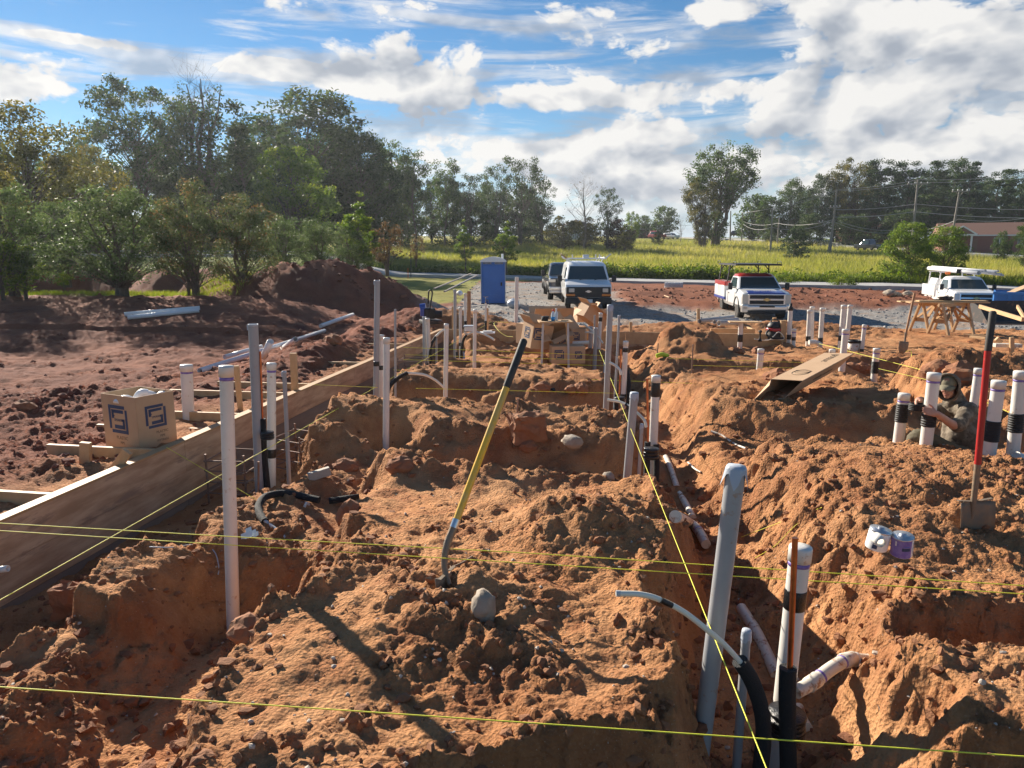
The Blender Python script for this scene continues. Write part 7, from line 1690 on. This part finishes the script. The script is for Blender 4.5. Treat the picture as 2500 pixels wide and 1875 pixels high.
# ------------------------------------------------------------------ utility poles and wires
PG = 'wooden utility poles along the far road'
def upole(label, bot, top, D, arms, r=.15):
    b = U(bot[0], bot[1], D); tp = UY(top[0], top[1], b.y); t = thing('utility_pole', label, 'utility pole', b, PG)
    mb = MB(); mb.cyl(b - Vector((0, 0, 1)), tp, r * 1.15, r * .75, 10); mb.build('pole', MT['polewood'], t)
    for q, w in arms:
        c = tp.lerp(b, q); mb = MB(); mb.bar(c + Vector((-w / 2, -.12, 0)), c + Vector((w / 2, -.12, 0)), .14, .16); a = mb.build('crossarm', MT['polewood'], t)
        for s in (-.46, -.15, .15, .46): mb = MB(); mb.lathe([(.05, 0), (.07, .1), (.04, .22)], c + Vector((w * s, -.12, .08)), 8); mb.build('insulator', MT['trim'], a)
        mb = MB(); mb.bar(c + Vector((-w * .25, -.1, 0)), c + Vector((0, -.1, -w * .3)), .05, .06); mb.bar(c + Vector((w * .25, -.1, 0)), c + Vector((0, -.1, -w * .3)), .05, .06); mb.build('arm_brace', MT['polewood'], a)
    return t
upole('tallest utility pole with a crossarm, behind the bright broad bush', (2230, 560), (2241, 438), 105, ((.09, 3.0),))
upole('leaning pole with a bare topped crossarm near the right edge', (2322, 585), (2343, 464), 92, ((.03, 2.0),), .13)
upole('pole of the crossed pair left of the dark pickup', (2027, 608), (2043, 462), 112, ((.30, 1.6),))
upole('thin pole propped against the one left of the dark pickup', (2022, 604), (2036, 530), 111, (), .09)
upole('slim pole left of the cone shaped bush', (1882, 597), (1886, 508), 118, ())
upole('farther slim pole behind the cone shaped bush', (1898, 585), (1903, 530), 140, ())
upole('pole at the bend of the far road', (1811, 578), (1813, 520), 160, ())
upole('short pole at the edge of the lone tall tree', (1783, 580), (1784, 515), 150, ())
def wire(label, pts, r=.035, sag=.25):
    P = [U(*p) for p in pts]; Q = []
    for a, b in zip(P[:-1], P[1:]):
        for i in range(8): t_ = i / 8; Q.append(a.lerp(b, t_) - Vector((0, 0, sag * 4 * t_ * (1 - t_))))
    mb = MB(); mb.tube(Q + [P[-1]], r, 5); solo('overhead_wire', mb, MT['wire'], label, 'wire', None)
wire('top wire running from the crossed pair to the right edge', [(1784, 520, 150), (1886, 508, 118), (2043, 463, 112), (2241, 439, 105), (2560, 424, 95)], .03)
wire('second wire just below the top one', [(1886, 512, 118), (2043, 466, 112), (2241, 446, 105), (2560, 430, 95)], .03)
wire('thick wire crossing the middle of the poles', [(2041, 512, 112), (2236, 498, 105), (2560, 512, 95)], .045)
wire('thick lower wire crossing the middle of the poles', [(2039, 530, 112), (2232, 517, 105), (2560, 533, 95)], .055)
wire('low drooping wire behind the bright broad bush', [(1813, 540, 160), (1898, 545, 140), (2036, 536, 112), (2200, 562, 108), (2340, 535, 92), (2560, 520, 90)], .04, .6)
wire('lowest drooping wire behind the bright broad bush', [(1813, 546, 160), (1884, 555, 118), (2034, 540, 112), (2200, 566, 108)], .04, .8)
wire('faint wire across the middle of the sky gap', [(1330, 545, 150), (1560, 548, 150), (1783, 545, 150)], .03, .3)
# fence pin and sign stakes in the meadow
mb = MB(); p = U(1003, 665, 47); mb.bar(p - Vector((0, 0, .3)), UY(1003, 614, p.y), .05, .05, (0, 1, 0)); solo('fence_post', mb, MT['dbed'], 'thin dark post standing at the meadow edge right of the dirt heap', 'post')
mb = MB(); p = U(996, 668, 46); mb.bar(p - Vector((0, 0, .3)), UY(996, 655, p.y), .05, .04, (0, 1, 0)); solo('survey_stake', mb, MT['orange'], 'small orange stake beside the thin dark post', 'stake')
# ------------------------------------------------------------------ the worker
def ellip(mb, c, rad, M=None, n=14):
    vs = []; fs = []; M = M or Matrix.Identity(3); c = Vector(c)
    for i in range(n + 1):
        th = math.pi * i / n
        for k in range(n * 2):
            ph = math.pi * k / n; vs.append(c + M @ Vector((rad[0] * math.sin(th) * math.cos(ph), rad[1] * math.sin(th) * math.sin(ph), rad[2] * math.cos(th))))
    for i in range(n):
        for k in range(2 * n): fs.append((i * 2 * n + k, i * 2 * n + (k + 1) % (2 * n), (i + 1) * 2 * n + (k + 1) % (2 * n), (i + 1) * 2 * n + k))
    mb.add(vs, fs, True); return mb
def limb(mb, pts, rs):
    sp = spline(pts, 5); n = len(sp); rr = [float(np.interp(i, np.linspace(0, n - 1, len(rs)), rs)) for i in range(n)]
    mb.tube(sp, rr, 14); ellip(mb, sp[0], (rr[0],) * 3, n=8); ellip(mb, sp[-1], (rr[-1],) * 3, n=8); return mb
def fuse(mb, name, m, parent, vox=.008, smooth=4, folds=0.):
    o = mb.build(name, m, parent)
    md = o.modifiers.new('r', 'REMESH'); md.mode = 'VOXEL'; md.voxel_size = vox; md.use_smooth_shade = True
    sm = o.modifiers.new('s', 'SMOOTH'); sm.iterations = smooth; sm.factor = .5
    dg = bpy.context.evaluated_depsgraph_get(); me = bpy.data.meshes.new_from_object(o.evaluated_get(dg))
    o.modifiers.clear(); old = o.data; o.data = me; bpy.data.meshes.remove(old); me.name = name
    me.materials.clear(); me.materials.append(m)
    if folds:
        co = np.zeros(len(me.vertices) * 3, np.float32); me.vertices.foreach_get('co', co); co = co.reshape(-1, 3); nn = np.zeros(len(me.vertices) * 3, np.float32); me.vertices.foreach_get('normal', nn); nn = nn.reshape(-1, 3)
        w = fbm(co[:, 0] * 11 + co[:, 2] * 6, co[:, 2] * 14 + co[:, 1] * 9, 3, 7); co = co + nn * (folds * w)[:, None]
        me.vertices.foreach_set('co', co.astype(np.float32).ravel()); me.update()
    return o
J = lambda x, y, d: U(x, y, d)
pelvis, chest, neck = J(2338, 1108, 7.25), J(2347, 1022, 7.28), J(2331, 984, 7.24)
shN, elN, wrN = J(2364, 1002, 7.05), J(2338, 1040, 6.86), J(2287, 1010, 6.72)
shF, elF, wrF = J(2312, 998, 7.42), J(2272, 1004, 7.26), J(2243, 976, 6.98)
hipN, knN, anN = J(2338, 1118, 7.08), J(2240, 1068, 6.98), J(2222, 1118, 7.1)
hipF, knF, anF = J(2320, 1112, 7.4), J(2262, 1085, 7.45), J(2240, 1120, 7.5)
head = J(2318, 944, 7.14)
W_ = thing('person', 'worker in camouflage hoodie and olive cap crouching in the trench, holding a black sleeve', 'person', (pelvis.x, pelvis.y, pelvis.z - .1))
fw = Vector((-.74, -.65, -.16)).normalized(); up = Vector((-.08, -.05, 1)); rt = fw.cross(up).normalized(); up = rt.cross(fw).normalized()
HM = Matrix((rt, fw, up)).transposed()          # x right hand side of the face, y forward, z up
hp = lambda x, y, z: head + HM @ Vector((x, y, z))
mb = MB()
ellip(mb, hp(0, -.01, .035), (.074, .092, .088), HM); ellip(mb, hp(0, .026, -.045), (.056, .062, .068), HM)
ellip(mb, hp(0, .060, -.088), (.028, .024, .022), HM)                       # chin
limb(mb, [hp(0, .085, .018), hp(0, .104, -.012), hp(0, .110, -.028)], [.010, .012, .015])   # nose
for s in (-1, 1):
    ellip(mb, hp(s * .034, .064, -.030), (.020, .018, .016), HM); ellip(mb, hp(s * .072, -.01, -.005), (.010, .020, .030), HM); ellip(mb, hp(s * .03, .083, .026), (.022, .010, .008), HM)
limb(mb, [hp(0, -.02, -.06), neck, chest], [.055, .058, .09])
limb(mb, [chest, pelvis], [.12, .12])
limb(mb, [shN, elN, wrN], [.055, .046, .030]); limb(mb, [shF, elF, wrF], [.055, .045, .030])
limb(mb, [hipN, knN, anN], [.085, .062, .045]); limb(mb, [hipF, knF, anF], [.085, .062, .045])
def hand(mb, wr, palm_dir, across, nrm, curl, thumb_out):
    """palm and five fingers: palm_dir towards the knuckles, across from little finger to index, nrm out of the back of the hand"""
    d, a, n = Vector(palm_dir).normalized(), Vector(across).normalized(), Vector(nrm).normalized()
    M = Matrix((a, d, n)).transposed(); ellip(mb, wr + d * .045, (.040, .052, .017), M, 10); limb(mb, [wr - d * .02, wr + d * .03], [.028, .026])
    for i, (off, L_) in enumerate(((-.030, .058), (-.010, .072), (.011, .078), (.031, .070))):
        p = wr + d * .082 + a * off; q1 = p + (d * math.cos(curl * .5) - n * math.sin(curl * .5)) * L_ * .45; q2 = q1 + (d * math.cos(curl * 1.3) - n * math.sin(curl * 1.3)) * L_ * .32; q3 = q2 + (d * math.cos(curl * 2.0) - n * math.sin(curl * 2.0)) * L_ * .26
        mb.tube([p - d * .02, p, q1, q2, q3], [.0095, .0095, .0085, .0078, .006], 8); ellip(mb, q3, (.006,) * 3, n=6); ellip(mb, q1, (.009,) * 3, n=6)
    p = wr + d * .03 + a * .032; t1 = p + (a * .7 + d * .5 + n * thumb_out).normalized() * .040; t2 = t1 + (a * .35 + d * .9 + n * thumb_out * .6).normalized() * .032
    mb.tube([wr + d * .02 + a * .015, p, t1, t2], [.014, .0125, .0105, .008], 8); ellip(mb, t2, (.008,) * 3, n=6)
dN = (J(2254, 1001, 6.66) - wrN).normalized(); hand(mb, wrN, dN, Vector((.05, .35, .9)), Vector((.35, -.9, .25)), .35, -.2)
dF = (J(2222, 972, 6.92) - wrF + Vector((0, -.05, -.04))).normalized(); hand(mb, wrF, dF, Vector((-.1, -.8, .55)), Vector((-.2, .45, .85)), .75, -.5)
body = fuse(mb, 'body', MT['skin'], W_, .0062, 3)
mb = MB()
limb(mb, [neck + Vector((0, 0, .0)), chest, (chest + pelvis) / 2, pelvis + Vector((0, 0, .02))], [.10, .165, .17, .155]); limb(mb, [shN, shF], [.088, .080]); ellip(mb, (chest + pelvis) / 2 + Vector((-.02, -.06, 0)), (.15, .14, .20))
limb(mb, [shN, shN.lerp(elN, .6), elN, elN.lerp(wrN, .12)], [.084, .072, .066, .060]); limb(mb, [shF, elF, wrF.lerp(elF, .12)], [.078, .060, .046])
fuse(mb, 'hoodie', MT['camo'], W_, .0085, 5, .007)
# hood up over the cap: a shell open at the face
mb = MB(); HS = MB()
n1, n2 = 16, 22; vs = []; fs = []
for i in range(n1 + 1):
    t_ = i / n1
    for k in range(n2):
        a = 2 * math.pi * k / n2; rr = math.sin(math.pi * (.14 + .62 * (1 - t_)) ) ** .6
        y = .052 - .165 * (1 - math.cos(t_ * math.pi / 2 * .98)) - .02 * t_; r_ = max(.0, 1 - t_ ** 3.2) ** .5
        vs.append(hp(math.cos(a) * .108 * r_ * (1 + .03 * math.sin(5 * a)), y, .020 + math.sin(a) * (.128 if math.sin(a) > 0 else .150) * r_))
for i in range(n1):
    for k in range(n2): fs.append((i * n2 + k, i * n2 + (k + 1) % n2, (i + 1) * n2 + (k + 1) % n2, (i + 1) * n2 + k))
mb.add(vs, fs, True); rim = [vs[k] for k in range(n2)] + [vs[0]]; mb.tube(rim, .012, 8)
limb(mb, [hp(.0, -.10, -.08), neck + Vector((.01, .02, .0))], [.075, .11])
h_ = mb.build('hood', MT['camo'], W_); sd = h_.modifiers.new('thick', 'SOLIDIFY'); sd.thickness = .008
# cap: dome, visor, patch
mb = MB()
cr_ = []
for i in range(8):
    t_ = i / 7 * math.pi / 2; cr_.append((math.cos(t_), math.sin(t_)))
vs = []; fs = []; n2 = 24
for cz, sz in cr_:
    for k in range(n2): a = 2 * math.pi * k / n2; vs.append(hp(math.cos(a) * .083 * cz, -.004 + math.sin(a) * .098 * cz, .038 + .095 * sz))
for i in range(7):
    for k in range(n2): fs.append((i * n2 + k, i * n2 + (k + 1) % n2, (i + 1) * n2 + (k + 1) % n2, (i + 1) * n2 + k))
mb.add(vs, fs, True); cp = mb.build('cap', MT['cap_c'], W_)
mb = MB(); vs = []; n_ = 12
for j, (yy, zz, ww) in enumerate(((.080, .046, .074), (.120, .042, .078), (.150, .030, .066), (.168, .018, .04))):
    for k in range(n_ + 1):
        u = k / n_ * 2 - 1; vs.append(hp(u * ww, yy - .035 * u * u, zz - .022 * u * u))
fs = [(j * (n_ + 1) + k, j * (n_ + 1) + k + 1, (j + 1) * (n_ + 1) + k + 1, (j + 1) * (n_ + 1) + k) for j in range(3) for k in range(n_)]
mb.add(vs, fs, True); mb.add([v - up * .004 for v in vs], fs, True); mb.build('visor', MT['cap_c'], cp)
mb = MB(); mb.add([hp(x, .0845 - .9 * x * x - (z - .07) * .35, z) for x, z in ((-.022, .072), (.02, .072), (.024, .108), (-.018, .108))], [(0, 1, 2, 3)]); mb.build('patch', MT['roof_b'], cp)
mb = MB()
for s in (-1, 1): ellip(mb, hp(s * .031, .086, .008), (.011, .006, .005), HM, 8)
mb.build('eye', MT['eye'], W_)
mb = MB(); limb(mb, [hp(-.022, .082, -.060), hp(0, .090, -.062), hp(.022, .082, -.058)], [.004, .006, .004]); mb.build('mouth', MT['mouth'], W_)
mb = MB()
for s in (-1, 1):
    for i in range(5): limb(mb, [hp(s * .068, .01 - .012 * i, .03), hp(s * .074, .015 - .012 * i, -.01), hp(s * .070, .01 - .012 * i, -.045)], [.008, .010, .005])
mb.build('hair', MT['hair'], W_)
mb = MB(); limb(mb, [pelvis, hipN, hipN.lerp(knN, .5), knN, anN], [.14, .125, .108, .086, .066]); limb(mb, [pelvis, hipF, knF, anF], [.14, .12, .086, .066])
fuse(mb, 'trousers', MT['trouser'], W_, .009, 5, .007)
mb = MB()
for an in (anN, anF): limb(mb, [an + Vector((.02, 0, -.04)), an + Vector((-.10, -.03, -.08)), an + Vector((-.20, -.05, -.09))], [.055, .05, .042])
fuse(mb, 'boots', MT['roof_b'], W_, .009, 3)
# the black sleeve in the hands
t = thing('corrugated_sleeve', 'black corrugated ring held between the hands of the worker', 'pipe sleeve', J(2238, 993, 6.82))
c = J(2238, 994, 6.86); mb = MB()
for i in range(4): mb.ring(c + Vector((0, 0, -.028 + i * .016)), c + Vector((0, 0, -.018 + i * .016)), .072, .056, 22); mb.ring(c + Vector((0, 0, -.019 + i * .016)), c + Vector((0, 0, -.012 + i * .016)), .066, .056, 22)
mb.build('sleeve_body', MT['black'], t)
